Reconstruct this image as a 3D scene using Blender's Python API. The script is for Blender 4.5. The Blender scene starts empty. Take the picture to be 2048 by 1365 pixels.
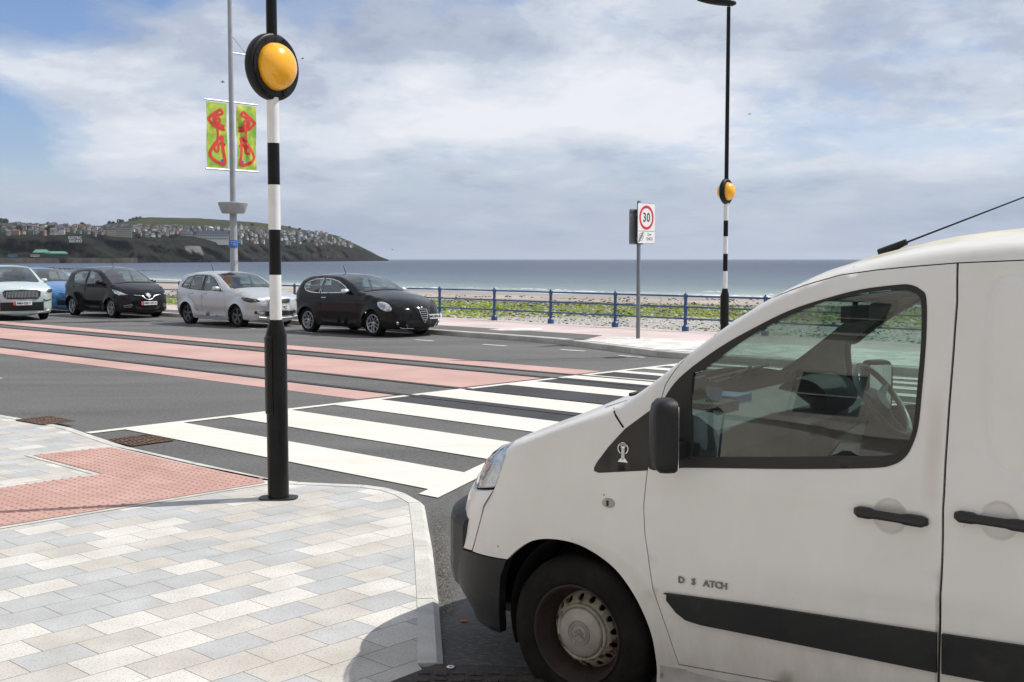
import bpy, bmesh, math, random
import numpy as np
from mathutils import Vector, Matrix
from mathutils.geometry import delaunay_2d_cdt
random.seed(7)
SC = bpy.context.scene
COL = SC.collection
R = math.radians

# ------------------------------------------------------------------ camera
F_PX, EYE = 2300.0, 1.85
PITCH = math.atan(163.5 / F_PX)
cd = bpy.data.cameras.new('camera')
cam = bpy.data.objects.new('camera', cd)
COL.objects.link(cam)
cam.location = (0, 0, EYE)
cam.rotation_euler = (math.pi / 2 - PITCH, 0, 0)
cd.sensor_width = 36.0
cd.lens = F_PX / 2048 * 36.0
cd.clip_start = 0.1
cd.clip_end = 90000
SC.camera = cam
SC.view_settings.view_transform = 'Standard'
SC.view_settings.look = 'None'
SC.view_settings.gamma = 1
SC.view_settings.exposure = 0.0

# ------------------------------------------------------------------ light
SUN_EL = R(54.5)
SUN_H = Vector((0.965, 0.262, 0)).normalized()      # horizontal direction towards the sun
sun_dir = Vector((SUN_H.x * math.cos(SUN_EL), SUN_H.y * math.cos(SUN_EL), math.sin(SUN_EL)))
sl = bpy.data.lights.new('sun', 'SUN')
sl.energy = 4.6
sl.angle = R(0.55)
sl.color = (1.0, 0.955, 0.89)
so = bpy.data.objects.new('sun', sl)
so.rotation_euler = sun_dir.to_track_quat('Z', 'Y').to_euler()
so.location = (20, 5, 30)
COL.objects.link(so)


# ------------------------------------------------------------------ world
def build_world():
    w = bpy.data.worlds.new('World')
    SC.world = w
    w.use_nodes = True
    nt = w.node_tree
    nt.nodes.clear()
    N, L = nt.nodes.new, nt.links.new
    out = N('ShaderNodeOutputWorld')
    sky = N('ShaderNodeTexSky')
    sky.sky_type = 'NISHITA'
    sky.sun_disc = False
    sky.sun_elevation = SUN_EL
    sky.sun_rotation = math.atan2(SUN_H.x, SUN_H.y)
    sky.air_density = 1.0
    sky.dust_density = 0.6
    bg = N('ShaderNodeBackground')
    tn = N('ShaderNodeMixRGB'); tn.blend_type = 'MULTIPLY'; tn.inputs[0].default_value = 1.0; tn.inputs[2].default_value = (0.90, 0.97, 1.22, 1)
    L(sky.outputs[0], tn.inputs[1]); L(tn.outputs[0], bg.inputs[0])
    bg.inputs[1].default_value = 0.10
    tc = N('ShaderNodeTexCoord')
    sep = N('ShaderNodeSeparateXYZ')
    L(tc.outputs['Generated'], sep.inputs[0])

    def M(op, a, b=None, c=None):
        n = N('ShaderNodeMath'); n.operation = op
        for i, v in enumerate((a, b, c)):
            if v is None: continue
            if isinstance(v, (int, float)): n.inputs[i].default_value = v
            else: L(v, n.inputs[i])
        return n.outputs[0]
    zz = M('ADD', M('MAXIMUM', sep.outputs[2], 0.0), 0.20)
    px = M('DIVIDE', sep.outputs[0], zz)
    py = M('DIVIDE', sep.outputs[1], zz)
    cmb = N('ShaderNodeCombineXYZ')
    L(px, cmb.inputs[0]); L(py, cmb.inputs[1])

    def noise(vec, scale, detail, rough, off, dist=0.0):
        mp = N('ShaderNodeMapping'); mp.inputs['Location'].default_value = off
        L(vec, mp.inputs[0])
        n = N('ShaderNodeTexNoise'); n.noise_dimensions = '3D'
        n.inputs['Scale'].default_value = scale
        n.inputs['Detail'].default_value = detail
        n.inputs['Roughness'].default_value = rough
        n.inputs['Distortion'].default_value = dist
        L(mp.outputs[0], n.inputs['Vector'])
        return n.outputs[0]

    def ramp(fac, stops, interp='EASE'):
        r = N('ShaderNodeValToRGB'); r.color_ramp.interpolation = interp
        e = r.color_ramp.elements
        while len(e) < len(stops): e.new(0.5)
        for i, (p, c) in enumerate(stops):
            e[i].position = p
            e[i].color = (c, c, c, 1) if isinstance(c, (int, float)) else (*c, 1)
        L(fac, r.inputs[0])
        return r.outputs[0]
    # cloud masses are laid out by compass direction and height
    az = M('DIVIDE', sep.outputs[0], M('MAXIMUM', sep.outputs[1], 0.15))
    el = sep.outputs[2]
    zc = M('MULTIPLY', M('SQRT', M('ADD', M('MAXIMUM', el, 0.0), 0.012)), 2.1)
    cmb2 = N('ShaderNodeCombineXYZ'); L(sep.outputs[0], cmb2.inputs[0]); L(sep.outputs[1], cmb2.inputs[1]); L(zc, cmb2.inputs[2])
    v = cmb2.outputs[0]
    warp = noise(v, 3.0, 4, 0.5, (0, 0, 0))
    big = noise(v, 3.4, 10, 0.60, (3.1, 1.7, 0.4), 0.15)
    fine = noise(v, 11.0, 10, 0.66, (9.3, 4.1, 2.0), 0.2)

    def blob(a0, e0, ra, re, amt):
        da = M('DIVIDE', M('SUBTRACT', az, a0), ra); de = M('DIVIDE', M('SUBTRACT', el, e0), re)
        d2 = M('ADD', M('MULTIPLY', da, da), M('MULTIPLY', de, de))
        return M('MULTIPLY', M('MAXIMUM', M('SUBTRACT', 1.0, d2), 0.0), amt)
    dens = M('ADD', M('MULTIPLY', big, 0.62), M('MULTIPLY', fine, 0.38))
    gaps = M('ADD', M('ADD', blob(-.43, .205, .17, .06, .32), blob(-.45, .095, .13, .055, .34)), M('ADD', blob(-.27, .225, .10, .035, .22), blob(-.18, .205, .06, .025, .18)))
    gaps = M('ADD', gaps, M('ADD', blob(.13, .235, .10, .02, .10), blob(.42, .225, .08, .03, .08)))
    cover = ramp(M('SUBTRACT', M('ADD', dens, 0.02), gaps), [(0.30, 0.0), (0.40, 0.50), (0.49, 0.93), (0.56, 1.0)])
    cover = M('MAXIMUM', cover, ramp(el, [(0.0, 1.0), (0.035, 1.0), (0.085, 0.0)]))
    sh1 = noise(v, 3.2, 9, 0.58, (1.2, 7.9, 5.0), 0.1)
    sh2 = noise(v, 10.0, 10, 0.64, (2.0, 3.0, 8.0), 0.15)
    lights = M('ADD', M('ADD', blob(.02, .135, .20, .040, .13), blob(.15, .125, .12, .05, .09)), M('ADD', blob(-.40, .155, .14, .025, .09), blob(.33, .085, .22, .022, .085)))
    darks = M('ADD', M('ADD', blob(-.05, .195, .13, .04, .08), blob(.30, .19, .25, .05, .02)), M('ADD', blob(.30, .125, .20, .03, .05), blob(-.1, .075, .25, .03, .03)))
    shade = M('SUBTRACT', M('ADD', M('ADD', M('MULTIPLY', sh1, 0.55), M('MULTIPLY', sh2, 0.45)), lights), darks)
    ccol = ramp(shade, [(0.34, (0.38, 0.44, 0.565)), (0.42, (0.48, 0.54, 0.66)), (0.49, (0.61, 0.665, 0.76)), (0.57, (0.75, 0.79, 0.86)), (0.66, (0.86, 0.88, 0.93))])
    low = ramp(el, [(0.0, 1.0), (0.03, 0.75), (0.10, 0.0)])
    mixc = N('ShaderNodeMixRGB')
    L(M('MULTIPLY', low, 0.72), mixc.inputs[0]); L(ccol, mixc.inputs[1])
    mixc.inputs[2].default_value = (0.335, 0.405, 0.54, 1)
    cb = N('ShaderNodeBackground')
    L(mixc.outputs[0], cb.inputs[0])
    cb.inputs[1].default_value = 1.0
    mx = N('ShaderNodeMixShader')
    L(cover, mx.inputs[0]); L(bg.outputs[0], mx.inputs[1]); L(cb.outputs[0], mx.inputs[2])
    L(mx.outputs[0], out.inputs[0])


build_world()


# ------------------------------------------------------------------ pixel helpers (measuring the place)
def ray(x, y):
    a = (x - 1024) / F_PX; b = (682.5 - y) / F_PX
    c, s = math.cos(PITCH), math.sin(PITCH)
    return (a, c + s * b, -s + c * b)


def G(x, y, z=0.0):
    r = ray(x, y); t = (z - EYE) / r[2]
    return (r[0] * t, r[1] * t, z)


def D(x, y, d):
    r = ray(x, y)
    return (r[0] / r[1] * d, d, EYE + r[2] / r[1] * d)


T0 = R(47.3)
CT, ST = math.cos(T0), math.sin(T0)


def UV(u, v, z=0.0):
    """road frame: u runs along the tram track (away to the left), v across it"""
    return (-u * ST + v * CT, u * CT + v * ST, z)


# ------------------------------------------------------------------ object helpers
def tag(o, label=None, cat=None, group=None, kind=None):
    if label: o['label'] = label
    if cat: o['category'] = cat
    if group: o['group'] = group
    if kind: o['kind'] = kind
    return o


def empty(name, loc=(0, 0, 0), rz=0.0):
    o = bpy.data.objects.new(name, None)
    o.empty_display_size = 0.2
    COL.objects.link(o)
    o.location = loc; o.rotation_euler = (0, 0, rz)
    return o


def mesh_obj(name, verts, faces, mat, parent=None, smooth=False, mats=None, fm=None, uvs=None):
    me = bpy.data.meshes.new(name)
    me.from_pydata([tuple(map(float, v)) for v in verts], [], [tuple(f) for f in faces])
    for m in (mats or [mat]): me.materials.append(m)
    if fm:
        for p, i in zip(me.polygons, fm): p.material_index = i
    if uvs:
        ul = me.uv_layers.new(name='UVMap')
        for lp in me.loops: ul.data[lp.index].uv = uvs[lp.vertex_index]
    if smooth:
        for p in me.polygons: p.use_smooth = True
    me.validate()
    me.update()
    o = bpy.data.objects.new(name, me)
    COL.objects.link(o)
    if parent: o.parent = parent
    return o


class MB:
    """collects shapes into one mesh with several materials"""
    def __init__(s): s.v = []; s.f = []; s.m = []; s.sm = []

    def add(s, v, f, m=0, smooth=False):
        b = len(s.v); s.v += [tuple(p) for p in v]
        s.f += [tuple(i + b for i in q) for q in f]
        s.m += [m] * len(f); s.sm += [smooth] * len(f)

    def box(s, x0, x1, y0, y1, z0, z1, m=0, T=None):
        v = [(x, y, z) for z in (z0, z1) for y in (y0, y1) for x in (x0, x1)]
        if T: v = [tuple(T @ Vector(p)) for p in v]
        s.add(v, [(0, 2, 3, 1), (4, 5, 7, 6), (0, 1, 5, 4), (2, 6, 7, 3), (0, 4, 6, 2), (1, 3, 7, 5)], m)

    def tube(s, pts, rad, n=12, m=0, cap=True, smooth=True):
        pts = [Vector(p) for p in pts]
        rads = rad if isinstance(rad, (list, tuple)) else [rad] * len(pts)
        rings = []
        up = None
        for i, p in enumerate(pts):
            a = pts[max(i - 1, 0)]; b = pts[min(i + 1, len(pts) - 1)]
            d = (b - a).normalized()
            if up is None:
                up = Vector((0, 0, 1)) if abs(d.z) < 0.9 else Vector((1, 0, 0))
            x = up.cross(d).normalized(); y = d.cross(x).normalized(); up = y if abs(d.dot(up)) > 0.7 else up
            rings.append([p + (x * math.cos(2 * math.pi * k / n) + y * math.sin(2 * math.pi * k / n)) * rads[i] for k in range(n)])
        v = [q for r in rings for q in r]
        f = []
        for i in range(len(pts) - 1):
            for k in range(n):
                k2 = (k + 1) % n
                f.append((i * n + k, i * n + k2, (i + 1) * n + k2, (i + 1) * n + k))
        s.add(v, f, m, smooth)
        if cap:
            s.add(rings[0], [tuple(range(n))[::-1]], m); s.add(rings[-1], [tuple(range(n))], m)

    def lathe(s, prof, n=32, axis='z', c=(0, 0, 0), m=0, smooth=True, close=False):
        """prof: list of (r, h)"""
        v = []
        for r, h in prof:
            for k in range(n):
                a = 2 * math.pi * k / n
                p = (r * math.cos(a), r * math.sin(a), h)
                if axis == 'y': p = (p[0], h, p[1])
                if axis == 'x': p = (h, p[0], p[1])
                v.append((p[0] + c[0], p[1] + c[1], p[2] + c[2]))
        f = []
        for i in range(len(prof) - 1):
            for k in range(n):
                k2 = (k + 1) % n
                f.append((i * n + k, i * n + k2, (i + 1) * n + k2, (i + 1) * n + k))
        s.add(v, f, m, smooth)

    def prism(s, poly, z0, z1, m=0, T=None):
        """poly in xy extruded in z"""
        n = len(poly)
        v = [(x, y, z0) for x, y in poly] + [(x, y, z1) for x, y in poly]
        if T: v = [tuple(T @ Vector(p)) for p in v]
        s.add(v, [tuple(range(n))[::-1], tuple(range(n, 2 * n))] + [(i, (i + 1) % n, (i + 1) % n + n, i + n) for i in range(n)], m)

    def build(s, name, mats, parent=None):
        if not isinstance(mats, (list, tuple)): mats = [mats]
        o = mesh_obj(name, s.v, s.f, None, parent, mats=mats, fm=s.m)
        for p, q in zip(o.data.polygons, s.sm): p.use_smooth = q
        return o


def copy_tree(o, parent=None):
    c = o.copy(); COL.objects.link(c)
    if parent: c.parent = parent
    for ch in list(o.children): copy_tree(ch, c)
    return c


# ------------------------------------------------------------------ materials
def mat_nodes(name):
    m = bpy.data.materials.new(name); m.use_nodes = True
    nt = m.node_tree
    return m, nt, nt.nodes['Principled BSDF']


def setp(b, **k):
    names = {'base': 'Base Color', 'rough': 'Roughness', 'metal': 'Metallic', 'coat': 'Coat Weight', 'spec': 'Specular IOR Level', 'coatr': 'Coat Roughness'}
    for a, v in k.items():
        b.inputs[names[a]].default_value = (*v, 1) if a == 'base' else v


def noise_mat(name, c1, c2, scale=5.0, detail=6, rough=0.8, bump=0.0, bscale=None, metal=0.0, coat=0.0, lo=0.35, hi=0.65,
              c3=None, scale3=60.0, lo3=0.62, hi3=0.7, spec=0.5, dist=0.0, stretch=None, vcoord='Object', amt3=1.0, rot=None):
    """two-tone noise with an optional third speckle colour and bump"""
    m, nt, b = mat_nodes(name)
    N, L = nt.nodes.new, nt.links.new
    tc = N('ShaderNodeTexCoord')
    mp = N('ShaderNodeMapping'); L(tc.outputs[vcoord], mp.inputs[0])
    if stretch: mp.inputs['Scale'].default_value = stretch
    if rot is not None: mp.inputs['Rotation'].default_value = (0, 0, rot)
    n = N('ShaderNodeTexNoise'); n.inputs['Scale'].default_value = scale; n.inputs['Detail'].default_value = detail
    n.inputs['Distortion'].default_value = dist
    L(mp.outputs[0], n.inputs['Vector'])
    r = N('ShaderNodeValToRGB'); r.color_ramp.elements[0].position = lo; r.color_ramp.elements[1].position = hi
    r.color_ramp.elements[0].color = (*c1, 1); r.color_ramp.elements[1].color = (*c2, 1)
    L(n.outputs[0], r.inputs[0])
    col = r.outputs[0]
    if c3:
        n3 = N('ShaderNodeTexNoise'); n3.inputs['Scale'].default_value = scale3; n3.inputs['Detail'].default_value = 3
        L(mp.outputs[0], n3.inputs['Vector'])
        r3 = N('ShaderNodeValToRGB'); r3.color_ramp.elements[0].position = lo3; r3.color_ramp.elements[1].position = hi3
        r3.color_ramp.elements[1].color = (amt3, amt3, amt3, 1)
        L(n3.outputs[0], r3.inputs[0])
        mx = N('ShaderNodeMixRGB'); L(r3.outputs[0], mx.inputs[0]); L(col, mx.inputs[1]); mx.inputs[2].default_value = (*c3, 1)
        col = mx.outputs[0]
    L(col, b.inputs['Base Color'])
    setp(b, rough=rough, metal=metal, coat=coat, spec=spec)
    if bump:
        nb = N('ShaderNodeTexNoise'); nb.inputs['Scale'].default_value = bscale or scale * 4; nb.inputs['Detail'].default_value = 5
        L(mp.outputs[0], nb.inputs['Vector'])
        bp = N('ShaderNodeBump'); bp.inputs['Strength'].default_value = min(1.0, bump); bp.inputs['Distance'].default_value = 0.01 * max(1, bump)
        L(nb.outputs[0], bp.inputs['Height']); L(bp.outputs[0], b.inputs['Normal'])
    return m


def plain(name, c, rough=0.5, metal=0.0, coat=0.0, var=0.12, scale=8.0, spec=0.5, bump=0.0):
    lo = tuple(x * (1 - var) for x in c); hi = tuple(min(1, x * (1 + var)) for x in c)
    return noise_mat(name, lo, hi, scale=scale, rough=rough, metal=metal, coat=coat, spec=spec, bump=bump)


def glass_mat(name, tint, refl=0.12, rough=0.0):
    m, nt, b = mat_nodes(name)
    nt.nodes.remove(b)
    N, L = nt.nodes.new, nt.links.new
    t = N('ShaderNodeBsdfTransparent'); t.inputs[0].default_value = (*tint, 1)
    g = N('ShaderNodeBsdfGlossy'); g.inputs['Roughness'].default_value = rough
    g.inputs[0].default_value = (0.95, 0.97, 0.97, 1)
    fr = N('ShaderNodeFresnel'); fr.inputs[0].default_value = 1.45
    ma = N('ShaderNodeMath'); ma.operation = 'ADD'; ma.use_clamp = True; ma.inputs[1].default_value = refl
    gm = N('ShaderNodeNewGeometry'); ir = N('ShaderNodeMapRange')       # thin pane: same reflection from both sides
    L(gm.outputs['Backfacing'], ir.inputs[0]); ir.inputs[3].default_value = 1.45; ir.inputs[4].default_value = 1 / 1.45
    L(ir.outputs[0], fr.inputs[0])
    L(fr.outputs[0], ma.inputs[0])
    mx = N('ShaderNodeMixShader'); L(ma.outputs[0], mx.inputs[0]); L(t.outputs[0], mx.inputs[1]); L(g.outputs[0], mx.inputs[2])
    L(mx.outputs[0], nt.nodes['Material Output'].inputs[0])
    return m


MT = {}
MT['asphalt'] = noise_mat('asphalt', (0.088, 0.087, 0.086), (0.140, 0.138, 0.136), scale=0.55, detail=10, rough=0.9, bump=1.4, bscale=160,
                          c3=(0.24, 0.235, 0.23), scale3=62, lo3=0.53, hi3=0.64, dist=0.6, amt3=0.75, lo=0.32, hi=0.68, stretch=(0.4, 1.5, 1), rot=-R(47.3))
MT['asphalt_dark'] = noise_mat('asphalt_dark', (0.028, 0.029, 0.034), (0.048, 0.049, 0.056), scale=0.9, detail=9, rough=0.85, bump=1.2, bscale=150,
                               c3=(0.10, 0.10, 0.105), scale3=140, lo3=0.6, hi3=0.72, amt3=0.6)
MT['white_paint'] = noise_mat('white_paint', (0.60, 0.575, 0.515), (0.665, 0.64, 0.585), scale=1.4, detail=9, rough=0.75, bump=0.6, bscale=90,
                              c3=(0.36, 0.335, 0.30), scale3=9, lo3=0.56, hi3=0.80, amt3=0.55, stretch=(0.35, 2.2, 1), rot=-R(47.3))
MT['red_surface'] = noise_mat('red_surface', (0.42, 0.265, 0.235), (0.50, 0.325, 0.29), scale=0.8, detail=9, rough=0.85, bump=0.8, bscale=120,
                              c3=(0.34, 0.17, 0.15), scale3=45, lo3=0.64, hi3=0.8, amt3=0.6)
MT['kerb'] = noise_mat('kerb_concrete', (0.42, 0.41, 0.385), (0.56, 0.545, 0.51), scale=2.5, detail=9, rough=0.85, bump=0.8, bscale=70,
                       c3=(0.30, 0.28, 0.25), scale3=9, lo3=0.6, hi3=0.8, dist=1.2, amt3=0.5)
MT['kerb_far'] = noise_mat('kerb_granite', (0.38, 0.365, 0.335), (0.54, 0.52, 0.48), scale=2.0, detail=9, rough=0.85, bump=0.8, bscale=50,
                           c3=(0.05, 0.045, 0.035), scale3=1.2, lo3=0.66, hi3=0.75, amt3=0.75)
MT['prom'] = noise_mat('promenade_concrete', (0.46, 0.375, 0.36), (0.56, 0.47, 0.45), scale=0.6, detail=8, rough=0.85, bump=0.6, bscale=60,
                       c3=(0.30, 0.26, 0.25), scale3=30, lo3=0.6, hi3=0.8, amt3=0.4)
MT['black_paint'] = noise_mat('black_paint', (0.006, 0.006, 0.006), (0.010, 0.010, 0.010), scale=6, rough=0.3, bump=0.15, bscale=20, coat=0.0, spec=0.22,
                              c3=(0.35, 0.35, 0.34), scale3=55, lo3=0.77, hi3=0.80)
MT['white_gloss'] = noise_mat('white_gloss', (0.70, 0.69, 0.67), (0.80, 0.79, 0.775), scale=5, rough=0.35, c3=(0.42, 0.42, 0.41), scale3=7, lo3=0.68, hi3=0.85, amt3=0.5)
MT['amber'] = noise_mat('amber_plastic', (0.93, 0.41, 0.010), (0.98, 0.46, 0.014), scale=3, rough=0.22, coat=0.5)
MT['black_plastic'] = plain('black_plastic', (0.010, 0.010, 0.011), rough=0.42, var=0.2, scale=14, bump=0.2, spec=0.25)
MT['grey_post'] = plain('grey_post_paint', (0.30, 0.31, 0.32), rough=0.45, var=0.1, scale=3)
MT['dark_post'] = plain('dark_post_paint', (0.16, 0.165, 0.175), rough=0.45, var=0.1, scale=3)
MT['galv'] = plain('pale_metal', (0.62, 0.62, 0.62), rough=0.35, metal=0.3)
MT['blue_rail'] = noise_mat('blue_railing_paint', (0.020, 0.058, 0.15), (0.030, 0.085, 0.21), scale=6, rough=0.35, c3=(0.16, 0.08, 0.04), scale3=22, lo3=0.74, hi3=0.8, amt3=0.6)
MT['rust_iron'] = noise_mat('rusty_iron', (0.075, 0.048, 0.034), (0.16, 0.095, 0.06), scale=14, rough=0.85, bump=1.0, bscale=60, c3=(0.03, 0.02, 0.015), scale3=25)
MT['hole'] = plain('dark_hole', (0.006, 0.006, 0.006), rough=0.9)
MT['rail_steel'] = plain('tram_rail_steel', (0.05, 0.045, 0.045), rough=0.45, metal=0.4)
MT['tyre'] = noise_mat('tyre_rubber', (0.008, 0.007, 0.006), (0.017, 0.014, 0.012), scale=9, rough=0.85, spec=0.2, bump=0.5, bscale=60)
MT['chrome'] = plain('chrome', (0.75, 0.76, 0.77), rough=0.12, metal=1.0, var=0.03)
MT['alloy'] = plain('alloy', (0.42, 0.43, 0.44), rough=0.32, metal=0.7, var=0.05)
MT['alloy_dark'] = plain('dark_alloy', (0.10, 0.10, 0.105), rough=0.4, metal=0.5)
MT['trim_dark'] = plain('interior_dark', (0.030, 0.031, 0.033), rough=0.7, var=0.2)
MT['trim_mid'] = plain('interior_grey', (0.115, 0.118, 0.120), rough=0.7)
MT['trim_light'] = plain('interior_light', (0.30, 0.295, 0.28), rough=0.8)
MT['plate_white'] = plain('plate_white', (0.78, 0.78, 0.76), rough=0.4, var=0.03)
MT['plate_red'] = plain('plate_red', (0.75, 0.06, 0.03), rough=0.4, var=0.05)
MT['ink'] = plain('ink_black', (0.012, 0.012, 0.014), rough=0.5)
MT['car_glass'] = glass_mat('car_glass', (0.52, 0.60, 0.58), 0.10)
MT['van_glass'] = glass_mat('van_glass', (0.57, 0.70, 0.65), 0.085)
MT['lamp_glass'] = glass_mat('headlamp_glass', (0.86, 0.87, 0.88), 0.12)


def paver_mat():
    m, nt, b = mat_nodes('block_paving')
    N, L = nt.nodes.new, nt.links.new
    tc = N('ShaderNodeTexCoord')
    br = N('ShaderNodeTexBrick')
    br.offset = 0.5; br.offset_frequency = 2; br.squash = 1.0
    br.inputs['Color1'].default_value = (0, 0, 0, 1); br.inputs['Color2'].default_value = (1, 1, 1, 1)
    br.inputs['Mortar'].default_value = (0, 0, 0, 1)
    br.inputs['Scale'].default_value = 1.0
    br.inputs['Mortar Size'].default_value = 0.0020
    br.inputs['Mortar Smooth'].default_value = 0.3
    br.inputs['Brick Width'].default_value = 0.3165
    br.inputs['Row Height'].default_value = 0.2245
    L(tc.outputs['Object'], br.inputs['Vector'])
    r = N('ShaderNodeValToRGB'); r.color_ramp.interpolation = 'CONSTANT'
    e = r.color_ramp.elements
    for _ in range(3): e.new(0.5)
    cols = [(0.0, (0.405, 0.411, 0.415)), (0.33, (0.475, 0.45, 0.415)), (0.56, (0.565, 0.548, 0.512)), (0.80, (0.425, 0.43, 0.433)), (0.90, (0.475, 0.45, 0.415))]
    for i, (p, c) in enumerate(cols): e[i].position = p; e[i].color = (*c, 1)
    L(br.outputs['Color'], r.inputs[0])
    # mottling + dark speckle
    n1 = N('ShaderNodeTexNoise'); n1.inputs['Scale'].default_value = 3.0; n1.inputs['Detail'].default_value = 8; L(tc.outputs['Object'], n1.inputs['Vector'])
    r1 = N('ShaderNodeValToRGB'); r1.color_ramp.elements[0].color = (0.84, 0.83, 0.81, 1); r1.color_ramp.elements[1].color = (1.08, 1.08, 1.07, 1)
    r1.color_ramp.elements[0].position = 0.3; r1.color_ramp.elements[1].position = 0.7
    L(n1.outputs[0], r1.inputs[0])
    mu = N('ShaderNodeMixRGB'); mu.blend_type = 'MULTIPLY'; mu.inputs[0].default_value = 1
    L(r.outputs[0], mu.inputs[1]); L(r1.outputs[0], mu.inputs[2])
    n2 = N('ShaderNodeTexNoise'); n2.inputs['Scale'].default_value = 95; n2.inputs['Detail'].default_value = 2; L(tc.outputs['Object'], n2.inputs['Vector'])
    r2 = N('ShaderNodeValToRGB'); r2.color_ramp.elements[0].position = 0.585; r2.color_ramp.elements[1].position = 0.66
    r2.color_ramp.elements[1].color = (0.75, 0.75, 0.75, 1)
    L(n2.outputs[0], r2.inputs[0])
    sp = N('ShaderNodeMixRGB'); L(r2.outputs[0], sp.inputs[0]); L(mu.outputs[0], sp.inputs[1]); sp.inputs[2].default_value = (0.20, 0.20, 0.21, 1)
    jt = N('ShaderNodeMixRGB'); L(br.outputs['Fac'], jt.inputs[0]); L(sp.outputs[0], jt.inputs[1]); jt.inputs[2].default_value = (0.10, 0.095, 0.085, 1)
    L(jt.outputs[0], b.inputs['Base Color'])
    b.inputs['Roughness'].default_value = 0.8
    sub = N('ShaderNodeMath'); sub.operation = 'MULTIPLY_ADD'; L(br.outputs['Fac'], sub.inputs[0]); sub.inputs[1].default_value = -1.0
    n4 = N('ShaderNodeTexNoise'); n4.inputs['Scale'].default_value = 140; L(tc.outputs['Object'], n4.inputs['Vector'])
    mm = N('ShaderNodeMath'); mm.operation = 'MULTIPLY'; mm.inputs[1].default_value = 0.16; L(n4.outputs[0], mm.inputs[0])
    L(mm.outputs[0], sub.inputs[2])
    bp = N('ShaderNodeBump'); bp.inputs['Strength'].default_value = 0.8; bp.inputs['Distance'].default_value = 0.006
    L(sub.outputs[0], bp.inputs['Height']); L(bp.outputs[0], b.inputs['Normal'])
    return m


def tactile_mat():
    m, nt, b = mat_nodes('tactile_paving')
    N, L = nt.nodes.new, nt.links.new
    tc = N('ShaderNodeTexCoord')
    br = N('ShaderNodeTexBrick'); br.offset = 0.5
    br.inputs['Color1'].default_value = (0, 0, 0, 1); br.inputs['Color2'].default_value = (1, 1, 1, 1)
    br.inputs['Scale'].default_value = 1; br.inputs['Mortar Size'].default_value = 0.002; br.inputs['Brick Width'].default_value = 0.44; br.inputs['Row Height'].default_value = 0.44
    L(tc.outputs['Object'], br.inputs['Vector'])
    n1 = N('ShaderNodeTexNoise'); n1.inputs['Scale'].default_value = 4; n1.inputs['Detail'].default_value = 9; L(tc.outputs['Object'], n1.inputs['Vector'])
    ad = N('ShaderNodeMath'); ad.operation = 'MULTIPLY_ADD'; L(br.outputs['Color'], ad.inputs[0]); ad.inputs[1].default_value = 0.25; L(n1.outputs[0], ad.inputs[2])
    r = N('ShaderNodeValToRGB'); r.color_ramp.elements[0].position = 0.35; r.color_ramp.elements[1].position = 0.85
    r.color_ramp.elements[0].color = (0.37, 0.21, 0.175, 1); r.color_ramp.elements[1].color = (0.47, 0.295, 0.255, 1)
    L(ad.outputs[0], r.inputs[0])
    jt = N('ShaderNodeMixRGB'); L(br.outputs['Fac'], jt.inputs[0]); L(r.outputs[0], jt.inputs[1]); jt.inputs[2].default_value = (0.17, 0.08, 0.065, 1)
    L(jt.outputs[0], b.inputs['Base Color']); b.inputs['Roughness'].default_value = 0.8
    bp = N('ShaderNodeBump'); bp.inputs['Strength'].default_value = 0.6; bp.inputs['Distance'].default_value = 0.004
    nn = N('ShaderNodeTexNoise'); nn.inputs['Scale'].default_value = 90; L(tc.outputs['Object'], nn.inputs['Vector'])
    L(nn.outputs[0], bp.inputs['Height']); L(bp.outputs[0], b.inputs['Normal'])
    return m


MT['pavers'] = paver_mat()
MT['tactile'] = tactile_mat()


def seg_norm(a, b):
    d = (Vector(b) - Vector(a)).normalized()
    return Vector((-d.y, d.x))


def offset_line(pts, d):
    """offset a 2D polyline to its left by d"""
    P = [Vector(p[:2]) for p in pts]; out = []
    for i, p in enumerate(P):
        ns = []
        if i > 0: ns.append(seg_norm(P[i - 1], P[i]))
        if i < len(P) - 1: ns.append(seg_norm(P[i], P[i + 1]))
        n = sum(ns, Vector((0, 0))).normalized()
        k = 1.0 / max(0.5, n.dot(ns[0]))
        out.append(p + n * d * k)
    return [(q.x, q.y) for q in out]


def poly_mesh(name, poly, z, mat, parent=None, kind=None, world_rot=None, origin=None):
    """flat polygon sheet (may be concave)"""
    from mathutils.geometry import tessellate_polygon
    pts = [Vector((p[0], p[1], 0)) for p in poly]
    tris = tessellate_polygon([pts])
    if world_rot is not None:
        Mi = (Matrix.Translation(Vector((*origin, 0))) @ Matrix.Rotation(world_rot, 4, 'Z')).inverted()
        pts = [Mi @ p for p in pts]
    vs = [(p.x, p.y, 0) for p in pts]
    fs = []
    for t in tris:
        a, b_, c = (Vector(vs[i]) for i in t)
        fs.append(t if (b_ - a).cross(c - a).z > 0 else t[::-1])
    o = mesh_obj(name, vs, fs, mat, parent)
    if world_rot is not None:
        o.location = (*origin, z); o.rotation_euler = (0, 0, world_rot)
    else:
        o.location = (0, 0, z)
    if kind: o['kind'] = kind
    return o


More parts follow.
